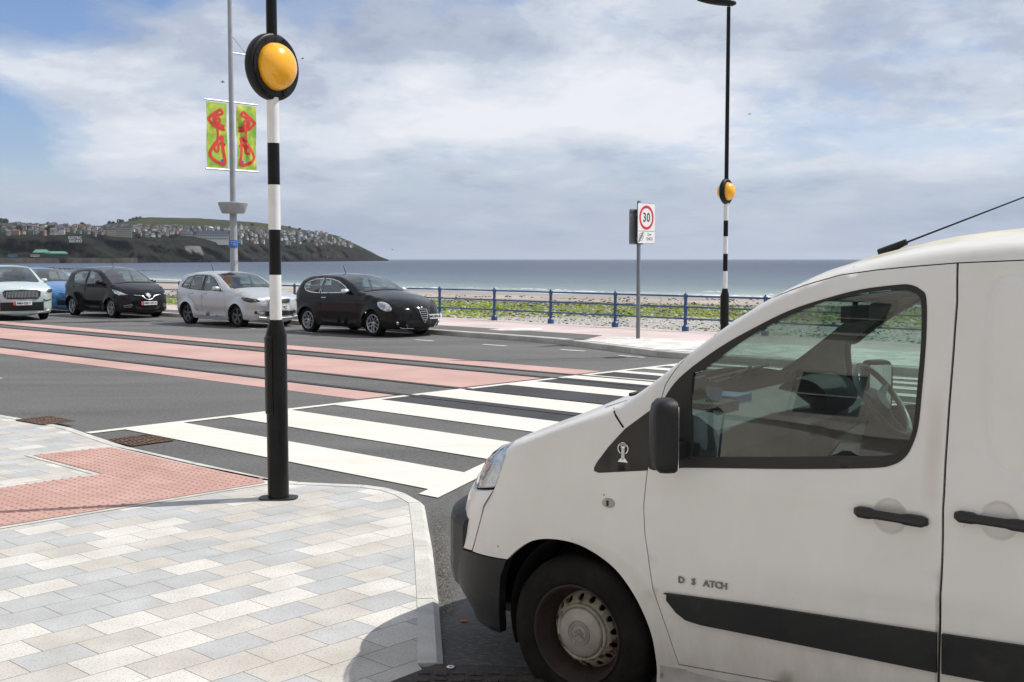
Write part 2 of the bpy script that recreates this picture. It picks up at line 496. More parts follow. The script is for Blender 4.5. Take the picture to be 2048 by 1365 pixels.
def kerb_mesh(name, outer, inner, ztop, mat, kind='structure', chamfer=0.02, joints=0.9):
    """kerb with chamfered outer edge; outer/inner polylines with equal counts"""
    v = []; f = []
    # resample so that joints show as narrow gaps
    O = [Vector(p) for p in outer]; I = [Vector(p) for p in inner]
    segs = []
    for i in range(len(O) - 1):
        n = max(1, round((O[i + 1] - O[i]).length / joints))
        for k in range(n):
            a, b = k / n, (k + 1) / n
            L_ = (O[i + 1] - O[i]).length / n
            e = 0.0045 / L_ / n
            segs.append((O[i].lerp(O[i + 1], a + e), O[i].lerp(O[i + 1], b - e), I[i].lerp(I[i + 1], a + e), I[i].lerp(I[i + 1], b - e)))
    for (o0, o1, i0, i1) in segs:
        b = len(v)
        for o, i in ((o0, i0), (o1, i1)):
            d = (i - o).normalized()
            c = o + d * chamfer
            v += [(o.x, o.y, -0.02), (o.x, o.y, ztop - chamfer), (c.x, c.y, ztop), (i.x, i.y, ztop), (i.x, i.y, -0.02)]
        for k in range(4): f.append((b + k, b + k + 1, b + 5 + k + 1, b + 5 + k))
        f.append((b, b + 1, b + 2, b + 3, b + 4)); f.append((b + 5, b + 9, b + 8, b + 7, b + 6))
    o = mesh_obj(name, v, f, mat)
    bm = bmesh.new(); bm.from_mesh(o.data); bmesh.ops.recalc_face_normals(bm, faces=bm.faces); bm.to_mesh(o.data); bm.free()
    o['kind'] = kind
    return o


# ------------------------------------------------------------------ road
ROADZ = 0.0
wall_xy = [(-0.5, 32.66)]
FAR_KERB = [UV(110, 20.3), UV(60, 19.8), UV(24, 19.75), UV(16.4, 19.16), UV(12.7, 17.85), UV(11.8, 17.8), UV(4, 17.8), UV(-40, 17.8)]
RAIL_PTS = [(-52, 88.5), (-30.5, 62.5), (-20.19, 51.15), (-13.27, 43.82), (-2.13, 34.2), (-0.5, 32.66), (1.09, 30.95), (2.70, 29.32), (4.25, 27.65), (5.80, 26.02), (30, 0.5), (45, -16)]
road = [UV(110, -6), UV(110, 20.4), UV(24, 20.0), UV(16, 20.0), UV(-40, 20.0), UV(-40, -12)]
road = [p[:2] for p in road]
poly_mesh('road', road, 0.0, MT['asphalt'], kind='structure')


def strip(name, u0, u1, v0, v1, z, mat, kind='structure'):
    return poly_mesh(name, [UV(u0, v0)[:2], UV(u1, v0)[:2], UV(u1, v1)[:2], UV(u0, v1)[:2]], z, mat, kind=kind)


VR = dict(r1=14.08, r2=13.50, r3=11.50, r4=10.42)
ZL = 11.62   # left edge of the crossing
strip('red_road_strip', ZL + 0.12, 110, 14.14, 14.90, 0.004, MT['red_surface'])
strip('red_road_strip', ZL + 0.12, 110, 11.57, 13.42, 0.004, MT['red_surface'])
strip('red_road_strip', ZL + 0.12, 110, 9.72, 10.36, 0.004, MT['red_surface'])
# tram track: rails as steel flush with the road with a dark flangeway beside each
for i, (a, v0) in enumerate(sorted(VR.items())):
    m = MB()
    for (dv, w, z, mi) in ((0.0, 0.055, 0.011, 0), (0.058, 0.04, 0.0095, 1), (0.10, 0.02, 0.0105, 0)):
        p = [UV(-30, v0 + dv), UV(110, v0 + dv), UV(110, v0 + dv + w), UV(-30, v0 + dv + w)]
        m.add([(q[0], q[1], z) for q in p], [(0, 1, 2, 3)], mi)
    m.build('tram_rail', [MT['rail_steel'], MT['hole']])['kind'] = 'structure'
# dark patched bands under the crossing beside the rails
strip('dark_asphalt_patch', 4.0, ZL, 9.75, 11.35, 0.004, MT['asphalt_dark'])
strip('dark_asphalt_patch', 4.0, ZL, 11.62, 12.35, 0.004, MT['asphalt_dark'])
strip('dark_asphalt_patch', 4.0, ZL, 13.05, 14.95, 0.004, MT['asphalt_dark'])

# zebra crossing markings: one sheet with dark gaps left open
def zebra():
    m = MB()
    RE = [(6.62, 6.1), (7.55, 8.25), (8.1, 9.5), (8.1, 40)]

    def right(v):
        for (u0, v0), (u1, v1) in zip(RE, RE[1:]):
            if v <= v1 or v1 == 40: return u0 + (u1 - u0) * (v - v0) / (v1 - v0)
    whites = [(6.26, 6.97), (7.59, 8.46), (9.13, 9.90), (10.64, 11.44), (12.34, 12.98), (13.68, 14.30), (14.93, 15.22), (15.72, 16.06), (16.42, 16.72), (17.05, 17.35)]

    def quad(a, b, c, d):
        m.add([(*UV(*p)[:2], 0.008) for p in (a, b, c, d)], [(0, 1, 2, 3)])
    bw = 0.13
    Rr = lambda v: 4.6 if v > 9.0 else right(v)
    for v0, v1 in whites:
        # split at rails so that the groove stays open
        n = 8
        for k in range(n):
            a, b = v0 + (v1 - v0) * k / n, v0 + (v1 - v0) * (k + 1) / n
            uL0 = ZL - bw; quad((Rr(a), a), (uL0, a), (uL0, b), (Rr(b), b))
    quad((ZL - bw, 5.86), (ZL, 5.86), (ZL, 17.6), (ZL - bw, 17.6))
    # right border of the near half
    n = 10
    for k in range(n):
        a, b = 6.08 + (8.6 - 6.08) * k / n, 6.08 + (8.6 - 6.08) * (k + 1) / n
        quad((right(a) - 0.22, a), (right(a), a), (right(b), b), (right(b) - 0.22, b))
    o = m.build('zebra_crossing_marking', MT['white_paint'])
    bm = bmesh.new(); bm.from_mesh(o.data); bmesh.ops.recalc_face_normals(bm, faces=bm.faces)
    for f_ in bm.faces:
        if f_.normal.z < 0: f_.normal_flip()
    bm.to_mesh(o.data); bm.free()
    o['kind'] = 'structure'


zebra()
# parking bay dashes
m = MB()
for (a, b, v) in ((19.5, 18.9, 17.8), (17.35, 16.65, 17.82), (15.2, 14.55, 17.88), (13.4, 12.8, 17.84 - 0.35), (24.0, 23.3, 17.8), (26.5, 25.8, 17.8), (29, 28.3, 17.8), (31.5, 30.8, 17.8), (34, 33.3, 17.8), (36.5, 35.8, 17.8), (39, 38.3, 17.8)):
    m.add([(*UV(*p)[:2], 0.008) for p in ((a, v), (b, v), (b, v + 0.11), (a, v + 0.11))], [(3, 2, 1, 0)])
m.build('parking_bay_marking', MT['white_paint'])['kind'] = 'structure'
m = MB()
m.add([(*UV(*p)[:2], 0.008) for p in ((19.1, 7.6), (17.85, 7.6), (17.85, 7.7), (19.1, 7.7))], [(3, 2, 1, 0)])
m.build('lane_marking', MT['white_paint'])['kind'] = 'structure'

# ------------------------------------------------------------------ near pavement
PZ = 0.05
kl = [UV(70, 5.75)[:2], (-5.96, 13.29), (-5.19, 12.66), (-4.72, 12.24), (-4.35, 11.78), (-3.93, 11.27), (-3.68, 10.97), (-2.77, 10.10), (-2.01, 9.40), (-1.71, 9.22),
      (-1.16, 9.10), (-0.96, 8.97), (-0.80, 8.76), (-0.65, 8.43), (-0.50, 7.12), (-0.39, 6.0), (-0.305, 5.02)]
kin = offset_line(kl, -0.115)
kerb_mesh('near_kerb', kl, kin, PZ + 0.004, MT['kerb'], chamfer=0.03)
kl2 = [(-0.16, 4.50), (2.0, 3.28), (8.0, 0.0), (20.0, -6.6)]
kin2 = offset_line(kl2, -0.115)
kerb_mesh('near_kerb', kl2, kin2, PZ + 0.004, MT['kerb'], chamfer=0.03)
pav = kin + [(-0.38, 4.9), (-0.55, 4.72), (-0.26, 4.44)] + kin2 + [UV(-40, -12)[:2], UV(70, -12)[:2]]
o0 = G(65.3, 1245.6, PZ)
PR = math.pi / 2 - R(42.73)
poly_mesh('pavement', pav, PZ, MT['pavers'], kind='structure', world_rot=PR, origin=o0[:2])
# ground between kerb end and cover
poly_mesh('pavement_edge_concrete', [(-0.44, 5.0), (-0.30, 5.02), (-0.16, 4.50), (-0.26, 4.4), (-0.55, 4.72)], PZ - 0.012, MT['asphalt'], kind='structure')


# pale grit gathered along the foot of the kerb
gq = [(866, 1040), (868, 1100), (874, 1150), (882, 1210), (892, 1222), (905, 1216), (902, 1180), (896, 1120), (893, 1080), (886, 1050), (874, 1030)]
MT['grit'] = noise_mat('kerb_grit', (0.17, 0.15, 0.125), (0.42, 0.38, 0.32), scale=38, detail=8, rough=0.95, bump=1.5, bscale=120, c3=(0.07, 0.065, 0.06), scale3=70, lo3=0.52, hi3=0.62)
grit_rng = np.random.default_rng(9)
gm_ = MB()
for _ in range(5200):
    yy = grit_rng.uniform(1015, 1235); k0 = 853 + (yy - 1005) * 0.108
    xx = k0 + 6 + abs(grit_rng.normal(0, 16))
    if grit_rng.random() > math.sin(math.pi * (yy - 1005) / 245) ** 0.7: continue
    p = G(xx, yy, 0.0); s_ = grit_rng.uniform(0.0015, 0.0050); a_ = grit_rng.uniform(0, 6)
    v = [(p[0] + s_ * math.cos(a_ + k * 2.1), p[1] + s_ * math.sin(a_ + k * 2.1), -0.001) for k in range(3)] + [(p[0], p[1], s_ * 1.1)]
    gm_.add(v, [(0, 1, 3), (1, 2, 3), (2, 0, 3)], 0)
tag(gm_.build('kerb_grit', MT['grit']), 'pale grit lying in the road along the foot of the kerb', 'grit', kind='stuff')


# red blister paving with pale edging
def inset_poly(poly, d):
    n = len(poly); out = []
    A = sum(poly[i][0] * poly[(i + 1) % n][1] - poly[(i + 1) % n][0] * poly[i][1] for i in range(n))
    s = 1 if A > 0 else -1
    for i in range(n):
        p0, p1, p2 = Vector(poly[i - 1]), Vector(poly[i]), Vector(poly[(i + 1) % n])
        n1 = seg_norm(p0, p1) * s; n2 = seg_norm(p1, p2) * s
        b = (n1 + n2).normalized(); k = 1 / max(0.4, b.dot(n1))
        q = p1 + b * d * k; out.append((q.x, q.y))
    return out


tact = [(-4.40, 10.46), (-3.83, 10.90), (-3.53, 10.63), (-2.80, 9.93), (-2.03, 9.27), (-1.99, 9.16), (-3.45, 7.63), (-8.2, 2.55), (-9.3, 3.6), (-6.0, 6.95), (-3.43, 9.53)]
poly_mesh('tactile_edging', inset_poly(tact, -0.055), PZ + 0.004, MT['kerb'], kind='structure')
poly_mesh('tactile_paving', tact, PZ + 0.008, MT['tactile'], kind='structure', world_rot=PR, origin=o0[:2])


def blisters():
    """rows of flat domes, one sheet of surface texture"""
    from math import cos, sin
    Mi = Matrix.Rotation(PR, 4, 'Z'); m = MB()
    T = np.array(tact + [tact[0]])
    sp = 0.0733
    for i in range(-140, 80):
        for j in range(-60, 110):
            if (i % 6 == 5 and False): continue
            p = Mi @ Vector((i * sp, j * sp, 0)); x, y = p.x + o0[0], p.y + o0[1]
            if not (-6.2 < x < -1.9 and 6.6 < y < 11): continue
            if proj_x(x, y) < -30: continue
            if not pip(x, y, T): continue
            z = PZ + 0.008
            m.add([(x + 0.0165 * cos(a), y + 0.0165 * sin(a), z) for a in HEX] + [(x + 0.011 * cos(a), y + 0.011 * sin(a), z + 0.006) for a in HEX],
                  [(k, (k + 1) % 8, (k + 1) % 8 + 8, k + 8) for k in range(8)] + [tuple(range(8, 16))], 0, False)
    o = m.build('tactile_blisters', MT['tactile_plain'])
    o['kind'] = 'structure'


HEX = [k * math.pi / 4 for k in range(8)]
proj_x = lambda x, y: 1024 + F_PX * x / max(y, 0.1)


def pip(x, y, P):
    c = False
    for (x0, y0), (x1, y1) in zip(P[:-1], P[1:]):
        if (y0 > y) != (y1 > y) and x < (x1 - x0) * (y - y0) / (y1 - y0) + x0: c = not c
    return c


MT['tactile_plain'] = noise_mat('tactile_blister', (0.37, 0.21, 0.175), (0.47, 0.295, 0.255), scale=4, rough=0.8)
blisters()

# ------------------------------------------------------------------ far pavement, promenade, sea wall
fk = [p[:2] for p in FAR_KERB][::-1]       # right to left so that the offset falls on the sea side
fo = [p[:2] for p in FAR_KERB]
fin = offset_line(fo, -0.0)
PZF = 0.12
inner = [(Vector(p) + Vector(UV(0, 1)[:2]) * 0.15) for p in fo]
inner = [(p.x, p.y) for p in inner]
kerb_mesh('far_kerb', fo, inner, PZF, MT['kerb_far'], chamfer=0.015)
prom_edge = [(p[0] + 0.10, p[1] + 0.10) for p in RAIL_PTS]
poly_mesh('promenade', inner[::1] + prom_edge[::-1], PZF, MT['prom'], kind='structure')
cyc = [UV(60, 20.0)[:2], UV(24, 19.95)[:2], UV(16.4, 19.36)[:2], UV(15.6, 19.15)[:2], UV(16.2, 20.6)[:2], UV(24, 21.0)[:2], UV(60, 21.2)[:2]]
poly_mesh('cycle_path', cyc, PZF + 0.004, MT['asphalt'], kind='structure')
MT['pale_pave'] = noise_mat('pale_paving', (0.50, 0.48, 0.455), (0.66, 0.64, 0.605), scale=2.3, detail=2, rough=0.8, bump=0.4, bscale=60, stretch=(1, 1, 1), lo=0.45, hi=0.55)
pale = [UV(15.45, 19.02)[:2], UV(12.7, 18.02)[:2], UV(11.8, 17.98)[:2], UV(-5, 17.98)[:2], UV(-5, 21.5)[:2], UV(11.3, 20.9)[:2], UV(15.6, 20.5)[:2]]
poly_mesh('pale_paving', pale, PZF + 0.006, MT['pale_pave'], kind='structure')
poly_mesh('painted_sun_patch', [G(x, y, PZF)[:2] for x, y in ((976, 660), (1080, 656), (1086, 662), (1000, 662))], PZF + 0.008, MT['pale_pave'], kind='structure')  # patch of sunlight painted on the promenade with the pale paving colour
# sea wall
m = MB()
for a, b in zip(prom_edge, prom_edge[1:]):
    m.add([(a[0], a[1], PZF), (b[0], b[1], PZF), (b[0], b[1], -3.2), (a[0], a[1], -3.2)], [(0, 1, 2, 3)])
m.build('sea_wall', MT['kerb_far'])['kind'] = 'structure'

# ------------------------------------------------------------------ beach and sea
SEAZ = -3.4


BE = (52, 62, 86, 96, 104)


def beach_mat():
    m, nt, b = mat_nodes('beach')
    N, L = nt.nodes.new, nt.links.new
    uv = N('ShaderNodeUVMap'); sep = N('ShaderNodeSeparateXYZ'); L(uv.outputs[0], sep.inputs[0])
    tc = N('ShaderNodeTexCoord')

    def noise(s, d, st=None, rough=0.5):
        n = N('ShaderNodeTexNoise'); n.inputs['Scale'].default_value = s; n.inputs['Detail'].default_value = d
        n.inputs['Roughness'].default_value = rough
        L(tc.outputs['Object'], n.inputs['Vector']); return n.outputs[0]

    def M(op, a, b_=None, c=None):
        n = N('ShaderNodeMath'); n.operation = op
        for i, v in enumerate((a, b_, c)):
            if v is None: continue
            if isinstance(v, (int, float)): n.inputs[i].default_value = v
            else: L(v, n.inputs[i])
        return n.outputs[0]

    def ramp(f, stops, interp='LINEAR'):
        r = N('ShaderNodeValToRGB'); r.color_ramp.interpolation = interp; e = r.color_ramp.elements
        while len(e) < len(stops): e.new(0.5)
        for i, (p, c) in enumerate(stops):
            e[i].position = p; e[i].color = (c, c, c, 1) if isinstance(c, float) else (*c, 1)
        L(f, r.inputs[0]); return r.outputs[0]
    wob = M('MULTIPLY_ADD', noise(0.045, 5), 30.0, -15.0)
    wob2 = M('MULTIPLY_ADD', noise(0.4, 4, rough=0.7), 12.0, -6.0)
    d = M('ADD', M('ADD', sep.outputs[0], wob), wob2)           # metres from the sea wall
    sand = ramp(noise(0.12, 8), [(0.3, (0.22, 0.185, 0.155)), (0.55, (0.33, 0.285, 0.245)), (0.7, (0.40, 0.355, 0.31))])
    peb = ramp(noise(5.5, 3, rough=0.8), [(0.32, (0.06, 0.055, 0.05)), (0.43, (0.22, 0.21, 0.19)), (0.53, (0.42, 0.40, 0.37)), (0.66, (0.66, 0.64, 0.60))])
    weed = ramp(noise(2.2, 6, rough=0.8), [(0.36, (0.03, 0.035, 0.012)), (0.48, (0.10, 0.14, 0.02)), (0.60, (0.24, 0.32, 0.035)), (0.72, (0.36, 0.44, 0.08))])
    rock = ramp(noise(3.1, 6, rough=0.85), [(0.40, (0.03, 0.03, 0.025)), (0.52, (0.11, 0.11, 0.08)), (0.66, (0.30, 0.29, 0.25))])
    patch = ramp(noise(0.33, 7, rough=0.7), [(0.44, 0.0), (0.53, 1.0)])
    mixw = N('ShaderNodeMixRGB'); L(patch, mixw.inputs[0]); L(rock, mixw.inputs[1]); L(weed, mixw.inputs[2])

    def blend(lo, hi, a, b_):
        f = N('ShaderNodeMapRange'); L(d, f.inputs[0]); f.inputs[1].default_value = lo; f.inputs[2].default_value = hi
        x = N('ShaderNodeMixRGB'); L(f.outputs[0], x.inputs[0]); L(a, x.inputs[1]); L(b_, x.inputs[2]); return x.outputs[0]
    c = blend(BE[0], BE[1], peb, mixw.outputs[0])
    c = blend(BE[2], BE[3], c, rock)
    c = blend(BE[3], BE[4], c, sand)
    # wet sheen by the water
    wet = N('ShaderNodeMapRange'); L(sep.outputs[1], wet.inputs[0]); wet.inputs[1].default_value = 0.80; wet.inputs[2].default_value = 0.96
    dk = N('ShaderNodeMixRGB'); L(wet.outputs[0], dk.inputs[0]); L(c, dk.inputs[1]); dk.inputs[2].default_value = (0.20, 0.19, 0.175, 1)
    L(dk.outputs[0], b.inputs['Base Color'])
    rr = N('ShaderNodeMapRange'); L(wet.outputs[0], rr.inputs[0]); rr.inputs[3].default_value = 0.9; rr.inputs[4].default_value = 0.35
    L(rr.outputs[0], b.inputs['Roughness'])
    bp = N('ShaderNodeBump'); bp.inputs['Distance'].default_value = 0.10
    fl = N('ShaderNodeMapRange'); L(d, fl.inputs[0]); fl.inputs[1].default_value = 80; fl.inputs[2].default_value = 90; fl.inputs[3].default_value = 1.0; fl.inputs[4].default_value = 0.08
    L(fl.outputs[0], bp.inputs['Strength']); L(noise(4.0, 6, rough=0.8), bp.inputs['Height']); L(bp.outputs[0], b.inputs['Normal'])
    return m


def resample(pts, n):
    P = [np.array(p, float) for p in pts]
    d = [0]
    for a, b in zip(P, P[1:]): d.append(d[-1] + np.linalg.norm(b - a))
    out = []
    for k in range(n):
        s = d[-1] * k / (n - 1)
        i = max(j for j in range(len(d)) if d[j] <= s + 1e-9); i = min(i, len(P) - 2)
        t = (s - d[i]) / (d[i + 1] - d[i]); out.append(P[i] * (1 - t) + P[i + 1] * t)
    return out


WATER_PX = [(-900, 541), (-300, 541.2), (0, 541.8), (61, 543.5), (120, 548), (170, 552), (250, 556), (360, 561.5), (600, 570), (850, 579), (1140, 588), (1500, 594.5), (1900, 601), (2500, 612)]
WATER = [G(x, y, SEAZ) for x, y in WATER_PX]
BW = [(-150, 195), (-110, 150), (-75, 115), (-52, 88.5), (-41, 75), (-30.5, 62.5), (-20.2, 51.2), (-13.3, 43.8), (-6, 37.6), (-0.4, 32.8), (2.7, 29.5), (5.9, 26.1), (14, 17.4), (30, 0.6)]


def build_beach():
    nb = len(WATER); rows = 26; v = []; uv = []; f = []
    cols = 90
    W = resample(WATER, 400)
    # pair by angle seen from the promenade
    import bisect
    wa = [(math.atan2(p[0], p[1]), p) for p in W]; wa.sort(key=lambda t: t[0])
    B = resample(BW, 400); ba = sorted([(math.atan2(p[0], p[1]), p) for p in B], key=lambda t: t[0])

    def at(tab, a):
        i = bisect.bisect([t[0] for t in tab], a); i = min(max(i, 1), len(tab) - 1)
        (a0, p0), (a1, p1) = tab[i - 1], tab[i]; t = min(1, max(0, (a - a0) / (a1 - a0 + 1e-9))); return p0 * (1 - t) + p1 * t
    a0, a1 = math.atan(-1.0 * 1100 / 2300), math.atan(1.15)
    for i in range(cols):
        a = a0 + (a1 - a0) * i / (cols - 1)
        pb = at(ba, a)[:2]; pw = at(wa, a)[:2]
        L_ = np.linalg.norm(pw - pb); dirv = (pw - pb) / L_
        for j in range(rows):
            t = (j / (rows - 1)) ** 1.3 * 1.22
            p = pb + dirv * L_ * t
            dm = L_ * t
            k = min(dm, 40) / 40
            z = -1.35 - 0.55 * k + (SEAZ + 1.9) * t if t <= 1 else SEAZ - (t - 1) * 4
            z = -1.35 - 0.55 * k + (SEAZ + 1.90) * min(t, 1) - max(0, t - 1) * 6
            z += 0.10 * math.sin(p[0] * 0.5 + p[1] * 0.23) * math.sin(p[1] * 0.31) * (1 if t < 0.7 else 0.15)
            v.append((p[0], p[1], z)); uv.append((dm, t))
    for i in range(cols - 1):
        for j in range(rows - 1):
            f.append((i * rows + j, (i + 1) * rows + j, (i + 1) * rows + j + 1, i * rows + j + 1))
    o = mesh_obj('beach', v, f, beach_mat(), smooth=True, uvs=uv)
    o['kind'] = 'structure'


build_beach()


def sea_mat():
    m, nt, b = mat_nodes('sea_water')
    N, L = nt.nodes.new, nt.links.new
    tc = N('ShaderNodeTexCoord'); uv = N('ShaderNodeUVMap')
    sep = N('ShaderNodeSeparateXYZ'); L(uv.outputs[0], sep.inputs[0])
    n1 = N('ShaderNodeTexNoise'); n1.inputs['Scale'].default_value = 0.012; n1.inputs['Detail'].default_value = 9; n1.inputs['Roughness'].default_value = 0.65; mp0 = N('ShaderNodeMapping'); mp0.inputs['Scale'].default_value = (0.35, 1.0, 1); L(tc.outputs['Object'], mp0.inputs[0]); L(mp0.outputs[0], n1.inputs['Vector'])
    ad = N('ShaderNodeMath'); ad.operation = 'MULTIPLY_ADD'; L(n1.outputs[0], ad.inputs[0]); ad.inputs[1].default_value = 0.30; L(sep.outputs[1], ad.inputs[2])
    r = N('ShaderNodeValToRGB'); e = r.color_ramp.elements; e.new(0.5); e.new(0.6); e.new(0.7)
    for i, (p, c) in enumerate([(0.14, (0.34, 0.35, 0.32)), (0.22, (0.24, 0.30, 0.29)), (0.40, (0.105, 0.15, 0.18)), (0.62, (0.050, 0.078, 0.120)), (1.0, (0.024, 0.040, 0.080))]):
        e[i].position = p; e[i].color = (*c, 1)
    L(ad.outputs[0], r.inputs[0])
    # white wave crests near the edge
    wv = N('ShaderNodeTexNoise'); wv.inputs['Scale'].default_value = 0.5; wv.inputs['Detail'].default_value = 6
    mp = N('ShaderNodeMapping'); mp.inputs['Rotation'].default_value = (0, 0, R(42)); mp.inputs['Scale'].default_value = (0.12, 1.0, 1); L(tc.outputs['Object'], mp.inputs[0]); L(mp.outputs[0], wv.inputs['Vector'])
    fr = N('ShaderNodeValToRGB'); fr.color_ramp.elements[0].position = 0.49; fr.color_ramp.elements[1].position = 0.55; L(wv.outputs[0], fr.inputs[0])
    ed = N('ShaderNodeMapRange'); L(sep.outputs[1], ed.inputs[0]); ed.inputs[1].default_value = 0.02; ed.inputs[2].default_value = 0.13; ed.inputs[3].default_value = 0.9; ed.inputs[4].default_value = 0.0
    mu = N('ShaderNodeMath'); mu.operation = 'MULTIPLY'; L(fr.outputs[0], mu.inputs[0]); L(ed.outputs[0], mu.inputs[1])
    mx = N('ShaderNodeMixRGB'); L(mu.outputs[0], mx.inputs[0]); L(r.outputs[0], mx.inputs[1]); mx.inputs[2].default_value = (0.75, 0.76, 0.76, 1)
    L(mx.outputs[0], b.inputs['Base Color'])
    b.inputs['Roughness'].default_value = 0.30
    b.inputs['Specular IOR Level'].default_value = 0.36
    b.inputs['IOR'].default_value = 1.333
    n2 = N('ShaderNodeTexNoise'); n2.inputs['Scale'].default_value = 0.35; n2.inputs['Detail'].default_value = 9; n2.inputs['Roughness'].default_value = 0.65
    mp2 = N('ShaderNodeMapping'); mp2.inputs['Rotation'].default_value = (0, 0, R(30)); mp2.inputs['Scale'].default_value = (0.45, 1, 1); L(tc.outputs['Object'], mp2.inputs[0]); L(mp2.outputs[0], n2.inputs['Vector'])
    bp = N('ShaderNodeBump'); bp.inputs['Distance'].default_value = 2.2; bp.inputs['Strength'].default_value = 0.8
    L(n2.outputs[0], bp.inputs['Height']); L(bp.outputs[0], b.inputs['Normal'])
    return m


def build_sea():
    W = resample(WATER, 120); v = []; uv = []; f = []
    outs = [0, 4, 10, 20, 40, 80, 160, 320, 700, 1500, 4000, 12000, 60000]
    for p in W:
        a = math.atan2(p[0], p[1]); d0 = math.hypot(p[0], p[1])
        for k, e in enumerate([-6] + outs):
            d = d0 + e
            v.append((math.sin(a) * d, math.cos(a) * d, SEAZ)); uv.append((a, max(0, e) / 1000.0 if e < 1000 else 1.0))
    n = len(outs) + 1
    uv = [(a, min(1.0, (max(t, 0) ** 0.55) * 1.05)) for a, t in uv]
    for i in range(len(W) - 1):
        for k in range(n - 1): f.append((i * n + k, (i + 1) * n + k, (i + 1) * n + k + 1, i * n + k + 1))
    o = mesh_obj('sea', v, f, sea_mat(), uvs=uv)
    bm = bmesh.new(); bm.from_mesh(o.data)
    for q in bm.faces:
        if q.normal.z < 0: q.normal_flip()
    bm.to_mesh(o.data); bm.free()
    o['kind'] = 'structure'


build_sea()


# ------------------------------------------------------------------ vehicle body surfaces
def interp(x, tab):
    """piecewise linear with sorted first column"""
    return float(np.interp(x, [t[0] for t in tab], [t[1] for t in tab]))


def smooth_line(pts, n=8):
    """Catmull-Rom through 2D points; points given twice in a row stay sharp"""
    out = []
    P = [np.array(p, float) for p in pts]
    for i in range(len(P) - 1):
        if np.linalg.norm(P[i + 1] - P[i]) < 1e-6: continue
        p1, p2 = P[i], P[i + 1]
        p0 = P[i - 1] if i > 0 and np.linalg.norm(P[i - 1] - p1) > 1e-6 else p1 - (p2 - p1) * 0.5
        p3 = P[i + 2] if i + 2 < len(P) and np.linalg.norm(P[i + 2] - p2) > 1e-6 else p2 + (p2 - p1) * 0.5
        for k in range(n):
            t = k / n
            out.append(0.5 * ((2 * p1) + (-p0 + p2) * t + (2 * p0 - 5 * p1 + 4 * p2 - p3) * t * t + (-p0 + 3 * p1 - 3 * p2 + p3) * t ** 3))
    out.append(P[-1])
    return [tuple(p) for p in out]


class Body:
    """vehicle skin: s backwards from the front axle, z up, y across; symmetric about y = 0.
    curve: upper side outline from front bottom over the roof to rear bottom"""
    def __init__(s, hw, curve, front, rear, tumble, top_r=0.06, barrel=(0.30, 0.5, 0.03)):
        s.hw = hw
        s.curve = smooth_line(curve, 8)
        C = np.array(s.curve)
        k = int(np.argmax(C[:, 1]))
        F_, B_ = C[:k + 1], C[k:][::-1]
        zf = np.maximum.accumulate(F_[:, 1] + np.arange(len(F_)) * 1e-6)
        zb = np.maximum.accumulate(B_[:, 1] + np.arange(len(B_)) * 1e-6)
        s.zf, s.sf_ = zf, F_[:, 0]
        s.zb, s.sb_ = zb, B_[:, 0]
        s.front, s.rear = front, rear      # [(z, a, b)]
        s.tumble = tumble                  # [(z, inset)]
        s.top_r = top_r; s.barrel = barrel
        # upper height by s
        i0 = int(np.argmin(C[:, 0])); i1 = int(np.argmax(C[:, 0]))
        s.ts, s.tz = C[i0:i1 + 1, 0], C[i0:i1 + 1, 1]
        s.ts = np.maximum.accumulate(s.ts)

    def sf(s, z): return float(np.interp(z, s.zf, s.sf_))
    def sr(s, z): return float(np.interp(z, s.zb, s.sb_))

    def inset(s, x, z):
        def ell(d, a, b):
            if a < 1e-4 or d >= a: return 0.0
            q = 1 - max(0.0, d) / a
            return b * (1 - math.sqrt(max(0.0, 1 - q * q)))
        fa = interp(z, [(t[0], t[1]) for t in s.front]); fb = interp(z, [(t[0], t[2]) for t in s.front])
        ra = interp(z, [(t[0], t[1]) for t in s.rear]); rb = interp(z, [(t[0], t[2]) for t in s.rear])
        i1 = ell(x - s.sf(z), fa, fb); i2 = ell(s.sr(z) - x, ra, rb)
        i3 = 0.0
        if s.ts[0] < x < s.ts[-1]:
            i3 = ell(float(np.interp(x, s.ts, s.tz)) - z, s.top_r, s.top_r)
        i = max(i1, i2, i3)
        i += interp(z, s.tumble)
        z0, z1, d = s.barrel
        if z < z1: i += d * min(1.0, (z1 - z) / (z1 - z0)) ** 1.6
        return min(i, s.hw - 0.02)

    def Y(s, x, z): return s.hw - s.inset(x, z)


def np_pip(X, Yv, poly):
    P = np.asarray(poly, float); n = len(P)
    c = np.zeros(len(X), bool)
    for i in range(n):
        x0, y0 = P[i - 1]; x1, y1 = P[i]
        cond = (y0 > Yv) != (y1 > Yv)
        with np.errstate(divide='ignore', invalid='ignore'):
            xi = (x1 - x0) * (Yv - y0) / (y1 - y0 + 1e-15) + x0
        c ^= cond & (X < xi)
    return c


def dist_poly(X, Yv, poly):
    P = np.asarray(poly, float); best = np.full(len(X), 1e9)
    for i in range(len(P)):
        a, b = P[i - 1], P[i]; d = b - a; L2 = max(1e-12, float(d @ d))
        t = np.clip(((X - a[0]) * d[0] + (Yv - a[1]) * d[1]) / L2, 0, 1)
        best = np.minimum(best, np.hypot(X - a[0] - t * d[0], Yv - a[1] - t * d[1]))
    return best


def resamp(poly, step):
    out = []
    for i in range(len(poly)):
        a, b = poly[i], poly[(i + 1) % len(poly)]
        L_ = math.hypot(b[0] - a[0], b[1] - a[1])
        if L_ < 1e-5: continue
        n = max(1, int(math.ceil(L_ / step)))
        for k in range(n): out.append((a[0] + (b[0] - a[0]) * k / n, a[1] + (b[1] - a[1]) * k / n))
    return out


